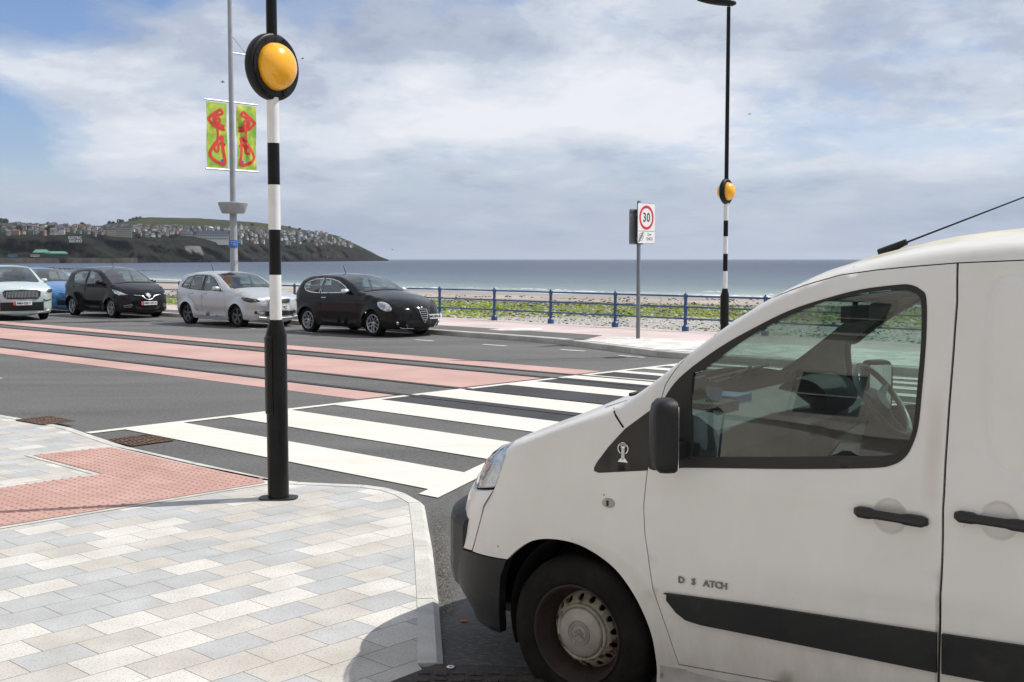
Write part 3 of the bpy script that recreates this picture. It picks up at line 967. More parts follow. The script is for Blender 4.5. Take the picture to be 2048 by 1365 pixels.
def tri_region(outer, holes, step, extra=None):
    """triangulate a 2D region with holes; returns (verts, tris, boundary loops as index lists)"""
    loops = [resamp(outer, step)] + [resamp(h, step) for h in holes]
    V = []; E = []
    for lp in loops:
        b = len(V); V += lp
        E += [(b + i, b + (i + 1) % len(lp)) for i in range(len(lp))]
    O = np.array(loops[0])
    x0, y0 = O.min(0); x1, y1 = O.max(0)
    gx, gy = np.meshgrid(np.arange(x0 + step / 2, x1, step), np.arange(y0 + step / 2, y1, step))
    gx = gx.ravel(); gy = gy.ravel()
    if extra is not None and len(extra):
        ex = np.array(extra); gx = np.concatenate([gx, ex[:, 0]]); gy = np.concatenate([gy, ex[:, 1]])
    ok = np_pip(gx, gy, loops[0])
    for h in loops[1:]: ok &= ~np_pip(gx, gy, h)
    dmin = np.minimum.reduce([dist_poly(gx, gy, lp) for lp in loops])
    lim = np.full(len(gx), step * 0.45)
    if extra is not None and len(extra): lim[-len(extra):] = 0.004
    ok &= dmin > lim
    V += list(zip(gx[ok].tolist(), gy[ok].tolist()))
    r = delaunay_2d_cdt([Vector(v) for v in V], E, [], 0, 1e-6)
    VV = np.array([(v.x, v.y) for v in r[0]]); T = [t for t in r[2]]
    cx = np.array([VV[list(t)].mean(0) for t in T])
    keep = np_pip(cx[:, 0], cx[:, 1], loops[0])
    for h in loops[1:]: keep &= ~np_pip(cx[:, 0], cx[:, 1], h)
    T = [t for t, k in zip(T, keep) if k]
    cnt = {}
    for t in T:
        for i in range(3):
            a, b = t[i], t[(i + 1) % 3]; k = (min(a, b), max(a, b)); cnt.setdefault(k, []).append((a, b))
    bd = [e[0] for e in cnt.values() if len(e) == 1]
    return VV, T, bd


def skin(name, body, outer, holes, mat, parent, side=-1, step=0.07, off=0.0, thick=0.012, extra=None, fn=None, smooth=True):
    """panel of the side skin; side=-1 is the near side (y<0), +1 the far side"""
    VV, T, bd = tri_region(outer, holes, step, extra)
    Yf = fn or body.Y
    v = []
    for x, z in VV:
        v.append((x, side * (Yf(x, z) + off), z))
    f = [t if side < 0 else t[::-1] for t in T]
    # check the winding of the first faces
    a, b, c = (Vector(v[i]) for i in f[0])
    if (b - a).cross(c - a).y * side < 0: f = [t[::-1] for t in f]
    nsm = len(f)
    if thick:
        m = {}
        for a_, b_ in bd:
            for q in (a_, b_):
                if q not in m:
                    x, z = VV[q]
                    m[q] = (len(v), len(v) + 1)
                    v.append(v[q]); v.append((x, v[q][1] - side * thick, z))
            (p0, p1), (q0, q1) = m[a_], m[b_]
            f.append((p0, q0, q1, p1))
    o = mesh_obj(name, v, f, mat, parent)
    for i, p in enumerate(o.data.polygons): p.use_smooth = smooth and i < nsm
    return o


def band(name, body, i0, i1, mat, parent, bulge=0.03, v0=-1.0, v1=1.0, nv=14, off=0.0, thick=0.0, uv=False):
    """panel across the vehicle following the outline between curve samples i0..i1"""
    C = body.curve; n = len(C)
    idx = range(i0, i1 + 1)
    V = []; F_ = []
    for i in idx:
        x, z = C[i]
        a = C[max(0, i - 1)]; b = C[min(n - 1, i + 1)]
        t = np.array([b[0] - a[0], b[1] - a[1]]); t /= np.linalg.norm(t) + 1e-9
        nx, nz = -t[1], t[0]            # outward: left of travel front->roof
        ye = body.Y(x, z)
        bl = bulge(i) if callable(bulge) else bulge
        for k in range(nv + 1):
            w = v0 + (v1 - v0) * k / nv
            h = bl * (1 - abs(w) ** 2.2) + off
            V.append((x + nx * h, w * ye, z + nz * h))
    m = nv + 1
    for r in range(len(idx) - 1):
        for k in range(nv): F_.append((r * m + k, r * m + k + 1, (r + 1) * m + k + 1, (r + 1) * m + k))
    a, b, c = (Vector(V[j]) for j in F_[0][:3])
    nrm = (b - a).cross(c - a)
    x, z = C[i0]; a = C[max(0, i0 - 1)]; b = C[min(n - 1, i0 + 1)]
    if nrm.x * -(b[1] - a[1]) + nrm.z * (b[0] - a[0]) < 0: F_ = [q[::-1] for q in F_]
    return mesh_obj(name, V, F_, mat, parent, smooth=True)


def arc(cx, cz, r, a0, a1, n=18):
    return [(cx + r * math.cos(R(a0 + (a1 - a0) * k / n)), cz + r * math.sin(R(a0 + (a1 - a0) * k / n))) for k in range(n + 1)]


def text_mesh(txt, size, mat, name='lettering', parent=None, M=None, depth=0.0, align='CENTER', sx=1.0, bold=0.0, spacing=1.0):
    """M maps text plane (x right, y up, z out of the face) to the parent's space"""
    cu = bpy.data.curves.new(name, 'FONT'); cu.body = txt; cu.size = size
    cu.align_x = align; cu.align_y = 'CENTER'; cu.extrude = depth; cu.offset = bold; cu.space_character = spacing
    cu.resolution_u = 3
    to = bpy.data.objects.new(name, cu); COL.objects.link(to)
    bpy.context.view_layer.update()
    dg = bpy.context.evaluated_depsgraph_get()
    me = bpy.data.meshes.new_from_object(to.evaluated_get(dg))
    bpy.data.objects.remove(to); bpy.data.curves.remove(cu)
    me.transform(Matrix.Diagonal((sx, 1, 1, 1)))
    if M is not None: me.transform(M)
    me.materials.clear(); me.materials.append(mat)
    o = bpy.data.objects.new(name, me); COL.objects.link(o)
    if parent: o.parent = parent
    return o


def frame_M(origin, xdir, ydir):
    x = Vector(xdir).normalized(); y = Vector(ydir).normalized(); z = x.cross(y)
    M = Matrix.Identity(4)
    for i in range(3): M[i][0] = x[i]; M[i][1] = y[i]; M[i][2] = z[i]; M[i][3] = origin[i]
    return M


# ------------------------------------------------------------------ the white van
VHW = 0.95
VAN = Body(VHW,
           [(-.90, .26), (-.95, .31), (-.99, .37), (-1.0, .45), (-.985, .585), (-.955, .69), (-.905, .776), (-.87, .806), (-.803, .866), (-.701, .943), (-.583, 1.005), (-.475, 1.045), (-.332, 1.094), (-.223, 1.134), (-.076, 1.192), (.115, 1.262), (.115, 1.262),
            (.225, 1.336), (.343, 1.429), (.472, 1.531), (.597, 1.62), (.717, 1.699), (.833, 1.756), (.946, 1.80), (1.056, 1.834), (1.282, 1.885), (1.631, 1.923), (2.1, 1.95), (2.6, 1.962), (3.3, 1.955), (3.78, 1.91), (3.90, 1.83), (3.96, 1.4), (3.99, .9), (4.0, .5), (3.94, .25)],
           front=[(.26, .50, .70), (.37, .52, .72), (.45, .55, .74), (.6, .58, .75), (.70, .57, .73), (.77, .55, .70), (.80, .53, .66), (.86, .46, .58), (.93, .38, .46), (.99, .28, .32), (1.03, .20, .22), (1.075, .12, .13), (1.12, .10, .10), (1.27, .08, .08), (1.40, .07, .07), (1.7, .05, .05), (1.95, .02, .05)],
           rear=[(.2, .12, .12), (1.9, .12, .12)],
           tumble=[(1.0, 0), (1.15, .012), (1.35, .045), (1.6, .095), (1.8, .145), (1.95, .20)], top_r=0.055, barrel=(.2, .55, .035))
VAN_DIR = R(54.5)
VAN_FW = (-math.sin(VAN_DIR), math.cos(VAN_DIR))
VAN_IN = (VAN_FW[1], -VAN_FW[0])
VAN_W0 = G(1168, 1262, 0.32)


def van_px(x, y, inset=None):
    """photo pixel -> (s, z) on the van's near side skin"""
    r = ray(x, y)
    i = 0.0
    for _ in range(60):
        o = (VAN_W0[0] + VAN_IN[0] * i, VAN_W0[1] + VAN_IN[1] * i)
        t = (o[0] * VAN_IN[0] + o[1] * VAN_IN[1]) / (r[0] * VAN_IN[0] + r[1] * VAN_IN[1])
        p = (r[0] * t, r[1] * t, EYE + r[2] * t)
        s = -((p[0] - VAN_W0[0]) * VAN_FW[0] + (p[1] - VAN_W0[1]) * VAN_FW[1])
        if inset is not None:
            if i == inset: break
            i = inset; continue
        n = VAN.inset(s, p[2]); i = i * 0.4 + min(n, 0.9) * 0.6
    return (s, p[2])


# the outlines were first measured with a provisional heading and nose; this carries them over to the final one
VAN_OLD = Body(VHW,
           [(-.80, .26), (-.85, .30), (-.90, .37), (-.905, .45), (-.90, .60), (-.862, .70), (-.821, .77), (-.789, .80), (-.73, .86), (-.648, .93), (-.546, .99), (-.447, 1.03), (-.309, 1.075), (-.203, 1.12), (-.066, 1.19), (.12, 1.262), (.12, 1.262), (.205, 1.325), (.316, 1.418),
            (.437, 1.52), (.555, 1.61), (.668, 1.69), (.781, 1.752), (1.0, 1.833), (1.23, 1.885), (1.6, 1.925), (2.1, 1.95), (2.6, 1.957), (3.3, 1.945), (3.70, 1.90), (3.80, 1.82), (3.86, 1.4), (3.89, .9), (3.90, .5), (3.84, .25)],
           front=[(.3, .50, .70), (.37, .52, .72), (.45, .55, .74), (.6, .58, .75), (.70, .57, .73), (.77, .55, .70), (.80, .53, .66), (.86, .46, .58), (.93, .38, .46), (.99, .28, .32), (1.03, .20, .22), (1.075, .12, .13), (1.12, .10, .10), (1.27, .08, .08), (1.40, .07, .07), (1.7, .05, .05), (1.95, .02, .05)],
           rear=[(.2, .12, .12), (1.9, .12, .12)],
           tumble=[(1.0, 0), (1.15, .012), (1.35, .045), (1.6, .095), (1.8, .145), (1.95, .20)], top_r=0.055, barrel=(.2, .55, .035))
_fo = (-math.sin(R(61.4)), math.cos(R(61.4))); _io = (_fo[1], -_fo[0])


def RM1(x, z, ins=None):
    i = VAN_OLD.inset(x, z) if ins is None else ins
    p = (VAN_W0[0] + _io[0] * i - _fo[0] * x, VAN_W0[1] + _io[1] * i - _fo[1] * x, z)
    c_, s_ = math.cos(PITCH), math.sin(PITCH); d = (p[0], p[1], p[2] - EYE)
    f_ = d[1] * c_ - d[2] * s_; u_ = d[1] * s_ + d[2] * c_
    px, py = 1024 + F_PX * d[0] / f_, 682.5 - F_PX * u_ / f_
    return van_px(px, py) if ins is None else van_px(px, py, ins)


def RM(pts): return [tuple(float(q) for q in RM1(*p)) for p in pts]


def van_white_mat():
    m, nt, b = mat_nodes('van_white_paint')
    N, L = nt.nodes.new, nt.links.new
    tc = N('ShaderNodeTexCoord'); sep = N('ShaderNodeSeparateXYZ'); L(tc.outputs['Object'], sep.inputs[0])

    def noise(s, d, st=None, r=0.6):
        mp = N('ShaderNodeMapping'); L(tc.outputs['Object'], mp.inputs[0])
        if st: mp.inputs['Scale'].default_value = st
        n = N('ShaderNodeTexNoise'); n.inputs['Scale'].default_value = s; n.inputs['Detail'].default_value = d; n.inputs['Roughness'].default_value = r
        L(mp.outputs[0], n.inputs['Vector']); return n.outputs[0]
    r = N('ShaderNodeValToRGB'); e = r.color_ramp.elements
    e[0].position = 0.3; e[0].color = (0.66, 0.635, 0.60, 1); e[1].position = 0.6; e[1].color = (0.74, 0.72, 0.69, 1)
    L(noise(1.6, 8, (1, 1, 0.6)), r.inputs[0])
    # road dirt building up towards the sill
    mr = N('ShaderNodeMapRange'); L(sep.outputs[2], mr.inputs[0]); mr.inputs[1].default_value = 0.18; mr.inputs[2].default_value = 0.75; mr.inputs[3].default_value = 0.75; mr.inputs[4].default_value = 0.0
    mu = N('ShaderNodeMath'); mu.operation = 'MULTIPLY'; L(mr.outputs[0], mu.inputs[0])
    r2 = N('ShaderNodeValToRGB'); r2.color_ramp.elements[0].position = 0.3; r2.color_ramp.elements[1].position = 0.7; L(noise(3.5, 9, (1, 1, 0.35), 0.7), r2.inputs[0]); L(r2.outputs[0], mu.inputs[1])
    mx = N('ShaderNodeMixRGB'); L(mu.outputs[0], mx.inputs[0]); L(r.outputs[0], mx.inputs[1]); mx.inputs[2].default_value = (0.33, 0.27, 0.20, 1)
    # small chips and spots
    r3 = N('ShaderNodeValToRGB'); r3.color_ramp.elements[0].position = 0.745; r3.color_ramp.elements[1].position = 0.765; L(noise(16, 2), r3.inputs[0])
    m3 = N('ShaderNodeMixRGB'); L(r3.outputs[0], m3.inputs[0]); L(mx.outputs[0], m3.inputs[1]); m3.inputs[2].default_value = (0.25, 0.19, 0.15, 1)
    # rusty vertical run under the rear edge of the front door window
    def gauss(x0, w, lo, hi, amt):
        a = N('ShaderNodeMath'); a.operation = 'SUBTRACT'; L(sep.outputs[0], a.inputs[0]); a.inputs[1].default_value = x0
        a2 = N('ShaderNodeMath'); a2.operation = 'MULTIPLY'; L(a.outputs[0], a2.inputs[0]); L(a.outputs[0], a2.inputs[1])
        g = N('ShaderNodeMapRange'); L(a2.outputs[0], g.inputs[0]); g.inputs[1].default_value = 0; g.inputs[2].default_value = w * w; g.inputs[3].default_value = amt; g.inputs[4].default_value = 0
        zz = N('ShaderNodeMapRange'); zz.interpolation_type = 'SMOOTHSTEP'; L(sep.outputs[2], zz.inputs[0]); zz.inputs[1].default_value = lo; zz.inputs[2].default_value = lo + 0.08
        z2 = N('ShaderNodeMapRange'); z2.interpolation_type = 'SMOOTHSTEP'; L(sep.outputs[2], z2.inputs[0]); z2.inputs[1].default_value = hi - 0.2; z2.inputs[2].default_value = hi; z2.inputs[3].default_value = 1; z2.inputs[4].default_value = 0
        p = N('ShaderNodeMath'); p.operation = 'MULTIPLY'; L(zz.outputs[0], p.inputs[0]); L(z2.outputs[0], p.inputs[1])
        q = N('ShaderNodeMath'); q.operation = 'MULTIPLY'; L(p.outputs[0], q.inputs[0]); L(g.outputs[0], q.inputs[1]); return q.outputs[0]
    g1 = gauss(1.375, 0.035, 0.98, 1.48, 0.45)
    g3 = gauss(1.414, 0.012, 0.28, 0.85, 0.9)
    nz = noise(9, 6, (1, 1, 0.25)); g2 = N('ShaderNodeMath'); g2.operation = 'MULTIPLY'; L(g1, g2.inputs[0]); L(nz, g2.inputs[1])
    m4 = N('ShaderNodeMixRGB'); L(g2.outputs[0], m4.inputs[0]); L(m3.outputs[0], m4.inputs[1]); m4.inputs[2].default_value = (0.42, 0.24, 0.13, 1)
    g4 = N('ShaderNodeMath'); g4.operation = 'MULTIPLY'; L(g3, g4.inputs[0]); L(noise(30, 6), g4.inputs[1])
    m5 = N('ShaderNodeMixRGB'); L(g4.outputs[0], m5.inputs[0]); L(m4.outputs[0], m5.inputs[1]); m5.inputs[2].default_value = (0.12, 0.06, 0.03, 1)
    L(m5.outputs[0], b.inputs['Base Color'])
    b.inputs['Roughness'].default_value = 0.30
    b.inputs['Coat Weight'].default_value = 0.45; b.inputs['Coat Roughness'].default_value = 0.07
    # faint panel waviness
    bp = N('ShaderNodeBump'); bp.inputs['Strength'].default_value = 0.10; bp.inputs['Distance'].default_value = 0.012
    L(noise(2.2, 2), bp.inputs['Height']); L(bp.outputs[0], b.inputs['Normal'])
    return m


MT['van_white'] = van_white_mat()
MT['van_black'] = noise_mat('van_black_plastic', (0.011, 0.011, 0.012), (0.019, 0.019, 0.019), scale=3.5, detail=8, rough=0.5, spec=0.3, bump=0.25, bscale=220, c3=(0.07, 0.065, 0.058), scale3=5, lo3=0.6, hi3=0.85, amt3=0.5)
MT['van_seal'] = plain('window_rubber', (0.013, 0.011, 0.010), rough=0.45)
MT['quarter_black'] = plain('quarter_panel_black', (0.022, 0.017, 0.015), rough=0.35)
MT['wheel_cream'] = noise_mat('painted_steel_wheel', (0.26, 0.23, 0.18), (0.44, 0.41, 0.35), scale=12, detail=8, rough=0.6, c3=(0.11, 0.045, 0.02), scale3=24, lo3=0.52, hi3=0.62, metal=0.1)
MT['rim_rust'] = noise_mat('rusty_rim', (0.014, 0.008, 0.006), (0.034, 0.018, 0.013), scale=9, detail=8, rough=0.75, bump=0.4)
MT['cap_silver'] = noise_mat('wheel_cap_silver', (0.29, 0.26, 0.225), (0.40, 0.37, 0.33), scale=8, rough=0.45, metal=0.35)
MT['groove'] = plain('panel_groove', (0.36, 0.35, 0.33), rough=0.6)
MT['reflector'] = plain('lamp_reflector', (0.60, 0.61, 0.62), rough=0.15, metal=0.9, var=0.25, scale=30)
MT['screen_blue'] = plain('phone_blue', (0.04, 0.12, 0.25), rough=0.3)
MT['roof_dirt'] = noise_mat('dirty_roof', (0.40, 0.37, 0.27), (0.62, 0.60, 0.54), scale=2.5, detail=9, rough=0.6)
MT['lens_orange'] = plain('orange_lens', (0.7, 0.25, 0.03), rough=0.25)


def inset_pts(poly, d):
    """shrink a polygon slightly towards its inside"""
    n = len(poly); A = sum(poly[i][0] * poly[(i + 1) % n][1] - poly[(i + 1) % n][0] * poly[i][1] for i in range(n))
    s = 1 if A > 0 else -1; out = []
    for i in range(n):
        p0, p1, p2 = Vector(poly[i - 1]), Vector(poly[i]), Vector(poly[(i + 1) % n])
        n1 = seg_norm(p0, p1) * s; n2 = seg_norm(p1, p2) * s
        b = (n1 + n2)
        if b.length < 1e-6: b = n1.copy()
        b.normalize(); k = 1 / max(0.5, b.dot(n1))
        q = p1 + b * d * k; out.append((q.x, q.y))
    return out


def dense_front(body, z0, z1, a_max=0.6, nz=26):
    """extra domain points where the nose curves away"""
    pts = []
    for k in range(nz + 1):
        z = z0 + (z1 - z0) * k / nz; a = interp(z, [(t[0], t[1]) for t in body.front])
        for q in (0.004, 0.018, 0.045, 0.09, 0.15, 0.22, 0.32, 0.45, 0.6, 0.78):
            pts.append((body.sf(z) + a * q, z))
    return pts


def steel_wheel(name, parent, x, y, side):
    """van wheel: tyre, rusty rim, cream disc with round holes, silver cap"""
    W = empty(name); W.parent = parent; W.location = (x, y, 0.285)
    if side > 0: W.rotation_euler = (0, 0, math.pi)
    t = MB()
    t.lathe([(0.205, 0.02), (0.212, 0.004), (0.235, -0.004), (0.275, -0.004), (0.305, 0.006), (0.322, 0.024), (0.328, 0.045), (0.328, 0.175), (0.318, 0.20), (0.28, 0.212), (0.21, 0.205)], n=72, axis='y')
    for r, h in ((0.327, 0.075), (0.327, 0.11), (0.327, 0.145)):
        t.lathe([(r + 0.003, h - 0.012), (r + 0.003, h + 0.012)], n=72, axis='y')
    # raised lettering band on the wall as fine ribs
    for k in range(90):
        a = 2 * math.pi * k / 90
        if (k * 7) % 13 < 4: continue
        ca, sa = math.cos(a), math.sin(a)
        t.add([(ca * 0.250 - sa * 0.004, -0.0065, sa * 0.250 + ca * 0.004), (ca * 0.250 + sa * 0.004, -0.0065, sa * 0.250 - ca * 0.004),
               (ca * 0.268 + sa * 0.004, -0.0065, sa * 0.268 - ca * 0.004), (ca * 0.268 - sa * 0.004, -0.0065, sa * 0.268 + ca * 0.004)], [(0, 1, 2, 3)])
    t.build('tyre', MT['tyre'], W)
    r = MB()
    r.lathe([(0.207, 0.012), (0.212, 0.002), (0.206, -0.002), (0.199, 0.006), (0.193, 0.03), (0.184, 0.045), (0.180, 0.080), (0.165, 0.092), (0.165, 0.12), (0.02, 0.12)], n=72, axis='y')
    r.build('rim', MT['rim_rust'], W)
    # disc with holes
    outer = [(0.163 * math.cos(2 * math.pi * k / 72), 0.163 * math.sin(2 * math.pi * k / 72)) for k in range(72)]
    inner = [(0.112 * math.cos(2 * math.pi * k / 48), 0.112 * math.sin(2 * math.pi * k / 48)) for k in range(48)]
    holes = [inner]
    nh = 16
    for k in range(nh):
        a = 2 * math.pi * (k + 0.35) / nh
        holes.append([(0.143 * math.cos(a) + 0.0128 * math.cos(b), 0.143 * math.sin(a) + 0.0128 * math.sin(b)) for b in [2 * math.pi * j / 14 for j in range(14)]])
    VV, T, bd = tri_region(outer, holes, 0.014)
    def hy(xx, zz):
        rr = math.hypot(xx, zz); return 0.052 + 0.05 * max(0, (rr - 0.118) / 0.045) ** 1.5
    v = [(a_, hy(a_, b_), b_) for a_, b_ in VV]; f = []
    for t_ in T:
        a_, b_, c_ = (Vector(v[i]) for i in t_)
        f.append(t_ if (b_ - a_).cross(c_ - a_).y < 0 else t_[::-1])
    ns = len(f); mm = {}
    for a_, b_ in bd:
        for q in (a_, b_):
            if q not in mm: mm[q] = len(v); v.append((v[q][0], v[q][1] + 0.012, v[q][2]))
        f.append((a_, b_, mm[b_], mm[a_]))
    o = mesh_obj('wheel_disc', v, f, MT['wheel_cream'], W)
    c = MB()
    c.lathe([(0.122, 0.056), (0.121, 0.046), (0.116, 0.040), (0.110, 0.040), (0.106, 0.046)], n=60, axis='y', m=0)
    c.build('wheel_ring', MT['wheel_cream'], W)
    c = MB()
    c.lathe([(0.106, 0.048), (0.104, 0.036), (0.095, 0.031), (0.05, 0.027), (0.001, 0.026)], n=60, axis='y')
    hc = c.build('hub_cap', MT['cap_silver'], W)
    # embossed badge: ring, two chevrons and rim lettering
    e = MB()
    for r0 in (0.052, 0.036):
        e.lathe([(r0 + 0.0018, 0.029), (r0 + 0.0012, 0.0245), (r0 - 0.0012, 0.0245), (r0 - 0.0018, 0.029)], n=44, axis='y')
    for k in (0, 1):
        z0 = -0.012 + 0.017 * k
        for sgn in (-1, 1):
            p = [(0, z0 + 0.016), (sgn * 0.022, z0), (sgn * 0.022, z0 - 0.009), (0, z0 + 0.007)]
            if sgn < 0: p = p[::-1]
            e.add([(a, 0.0225, b) for a, b in p] + [(a, 0.028, b) for a, b in p], [(0, 1, 2, 3), (0, 4, 5, 1), (1, 5, 6, 2), (2, 6, 7, 3), (3, 7, 4, 0)])
    for k in range(26):
        a = 2 * math.pi * k / 26
        if k % 9 == 8: continue
        ca, sa = math.cos(a), math.sin(a); w = 0.0026
        e.add([(ca * 0.041 - sa * w, 0.0250, sa * 0.041 + ca * w), (ca * 0.041 + sa * w, 0.0250, sa * 0.041 - ca * w), (ca * 0.047 + sa * w, 0.0250, sa * 0.047 - ca * w), (ca * 0.047 - sa * w, 0.0250, sa * 0.047 + ca * w)], [(0, 1, 2, 3)])
    MT.setdefault('emblem_grey', plain('embossed_grey', (0.22, 0.205, 0.19), rough=0.4, metal=0.4))
    e.build('badge', MT['emblem_grey'], W)
    b = MB()
    b.lathe([(0.30, 0.10), (0.001, 0.10)], n=24, axis='y')
    return W


def build_van():
    B = VAN
    V = empty('white_van', (VAN_W0[0] + VAN_IN[0] * VHW, VAN_W0[1] + VAN_IN[1] * VHW, 0.0), math.atan2(-VAN_FW[1], -VAN_FW[0]))
    tag(V, 'white panel van in the foreground with a black bumper and silver wheel cap', 'van')
    W, K = MT['van_white'], MT['van_black']
    C = B.curve
    isx = lambda s0: min(range(len(C)), key=lambda i: abs(C[i][0] - s0) if C[i][1] > 0.86 and C[i][0] < 3.5 else 9)
    i_h0 = min(range(60), key=lambda i: abs(C[i][1] - 0.80))     # foot of headlamp zone
    i_h1 = isx(-0.43)
    i_cowl = isx(0.115)
    i_ws = min(range(len(C)), key=lambda i: abs(C[i][1] - 1.765) if C[i][0] < 2 else 9)
    i_blk = min(range(60), key=lambda i: abs(C[i][1] - 0.545))
    i_rear = min(range(len(C)), key=lambda i: abs(C[i][0] - 3.72) if C[i][1] > 1.5 else 9)
    arch_f = [(-.363, .574), (-.31, .624), (-.24, .669), (-.149, .69), (-.047, .685), (.05, .651), (.137, .598), (.203, .527), (.254, .443), (.292, .345), (.308, .235), (.312, .15)]
    arch_f = RM(smooth_line(arch_f, 4))
    arch_r = arc(3.0, 0.33, 0.37, 180, 0, 20)
    gapf = [(-.612, .553), (-.571, .665), (-.538, .768), (-.474, .853)]
    lampb = [(-.442, .914), (-.408, 1.002), (C[i_h1][0], C[i_h1][1])]
    up = [tuple(p) for p in C[i_h1:]]
    body_outer = gapf + lampb[:-1] + up + [(3.90, .22), (3.40, .20)] + arch_r[::-1] + [(2.6, .16)] + arch_f[::-1]
    door = [(.311, 1.284), (.327, 1.354), (.362, 1.414), (.448, 1.507), (.587, 1.619), (.719, 1.699), (.85, 1.754), (.981, 1.793), (1.113, 1.813), (1.24, 1.826), (1.391, 1.839), (1.398, 1.70), (1.396, 1.53), (1.392, 1.356),
            (1.389, 1.18), (1.388, .83), (1.386, .47), (1.384, .236), (.402, .236), (.357, .377), (.317, .491), (.287, .618), (.264, .753), (.257, .869), (.272, 1.018), (.29, 1.15)]
    slide = [(1.391, 1.839), (1.7, 1.853), (2.5, 1.865), (2.52, 1.6), (2.52, .236), (1.384, .236), (1.386, .47), (1.388, .83), (1.389, 1.18), (1.392, 1.356), (1.396, 1.53), (1.398, 1.70)]
    door = RM(door); slide = RM(slide)
    hole = door[:11] + slide[1:5] + door[17:]
    quarter = [(.311, 1.284), (.29, 1.265), (.17, 1.171), (.10, 1.092), (.054, 1.029), (.041, 1.005), (.042, .99), (.062, .984), (.272, 1.012), (.285, 1.12)]
    seal = [(.300, 1.235), (.345, 1.33), (.406, 1.404), (.539, 1.508), (.673, 1.589), (.803, 1.657), (.935, 1.704), (1.061, 1.739), (1.185, 1.757), (1.234, 1.758), (1.271, 1.742), (1.294, 1.708), (1.302, 1.57), (1.298, 1.384),
            (1.292, 1.259), (1.276, 1.192), (1.252, 1.145), (1.21, 1.114), (1.13, 1.096), (.844, 1.068), (.43, 1.037), (.283, 1.02), (.288, 1.12)]
    glass = [(.455, 1.08), (.438, 1.379), (.478, 1.418), (.612, 1.525), (.743, 1.607), (.871, 1.670), (1.0, 1.711), (1.125, 1.734), (1.218, 1.740), (1.255, 1.727), (1.276, 1.697), (1.285, 1.569), (1.281, 1.384), (1.275, 1.258), (1.26, 1.198), (1.232, 1.165), (1.191, 1.148), (1.099, 1.137)]
    def rnd(pl): return [tuple(p) for p in smooth_line(pl + [pl[0]], 4)[:-1]]
    seal = RM(rnd(seal)); glass = RM(rnd(glass)); quarter = RM(quarter)
    ex = dense_front(B, 0.27, 1.25) + [(C[i][0] + d * 0.3, C[i][1] - d) for i in range(i_h1, i_rear) for d in (0.004, 0.015, 0.032, 0.055)]

    RECESS = smooth_line(RM([(1.611, 1.798), (1.543, 1.789), (1.509, 1.75), (1.498, 1.673), (1.503, 1.445), (1.514, 1.281), (1.544, 1.171), (1.60, 1.122), (1.66, 1.118)]), 12)

    def crease(x, z):
        # soft horizontal pressings in the flank, bulged arch lip and recessed handle dishes
        y = B.Y(x, z)
        y += 0.006 * math.exp(-((z - 1.00) / 0.035) ** 2) * min(1, max(0, (x - 0.3) / 0.4))
        y += 0.010 * math.exp(-((z - 0.67 - 0.03 * x) / 0.05) ** 2) * min(1, max(0, (x - 0.6) / 0.5))
        r = math.hypot(x + 0.0, z - 0.325)
        if x < 0.33: y += 0.012 * math.exp(-((r - 0.385) / 0.035) ** 2)
        for (cx, cz, rx, rz) in ((1.243, .963, .060, .064), (1.599, .994, .062, .066)):
            q = ((x - cx) / rx) ** 2 + ((z - cz) / rz) ** 2
            if q < 1: y -= 0.020 * (1 - q) ** 0.6
        if x > 1.44:      # pressed panel in the sliding door
            lo = RECESS
            d = min(math.hypot(x - a, z - b_) for a, b_ in lo) if x < RECESS[-1][0] else min(abs(z - RECESS[-1][1]), abs(z - RECESS[0][1]))
            y -= 0.010 * math.exp(-(d / 0.016) ** 2)
        return y
    dish = []
    for (cx, cz, rx, rz) in ((1.243, .963, .060, .064), (1.599, .994, .062, .066)):
        for q in (0.2, 0.5, 0.75, 0.92, 1.0, 1.06):
            for k in range(26): dish.append((cx + rx * q * math.cos(k * math.pi / 13), cz + rz * q * math.sin(k * math.pi / 13)))
    crs = [(x / 100 * 1.0, z) for x in range(30, 160, 5) for z in (0.62, 0.65, 0.68, 0.71, 0.74, 0.97, 0.985, 1.0, 1.015, 1.03)]
    rec = []
    lo = RECESS
    for i in range(1, len(lo)):
        n = seg_norm(lo[i - 1], lo[i])
        for d in (-0.03, -0.016, -0.008, 0, 0.008, 0.016, 0.03): rec.append((lo[i][0] + n.x * d, lo[i][1] + n.y * d))
    archx = [(r * math.cos(R(a)), 0.325 + r * math.sin(R(a))) for r in (0.37, 0.385, 0.40, 0.42, 0.45) for a in range(-10, 190, 7)]
    for side in (-1, 1):
        near = side < 0
        st = 0.055 if near else 0.09
        body = skin('body_side', B, body_outer, [hole, quarter], W, V, side, st, 0, 0.02, ex + archx + [(x, z) for x, z in crs if x < 1.6], crease)
        holesd = [seal]
        skin('front_door', B, inset_pts(door, 0.004), holesd, W, V, side, st, 0, 0.022, ex[300:] + dish + crs, crease)
        skin('sliding_door' if near else 'rear_side_panel', B, inset_pts(slide, 0.004), [], W, V, side, st, 0, 0.022, ex[300:] + dish + rec + crs, crease)
        skin('door_seal', B, hole, [inset_pts(door, 0.03), inset_pts(slide, 0.03)], MT['hole'], V, side, 0.09, -0.020, 0)
        skin('quarter_panel', B, inset_pts(quarter, 0.001), [], MT['quarter_black'], V, side, 0.06, -0.001, 0.02)
        skin('bonnet_gap', B, RM([(.1025, 1.246), (.109, 1.249), (.166, 1.178), (.160, 1.173)]), [], MT['hole'], V, side, 0.02, 0.0012, 0)
        skin('window_frame', B, inset_pts(seal, 0.0005), [glass], MT['van_seal'], V, side, 0.05, 0.003, 0.016)
        skin('side_window', B, inset_pts(glass, -0.006), [], MT['van_glass'], V, side, 0.08, -0.010, 0)
        # inner trim of door, pillar and roof edge
        low = lambda x, z: B.Y(x, z) - 0.055
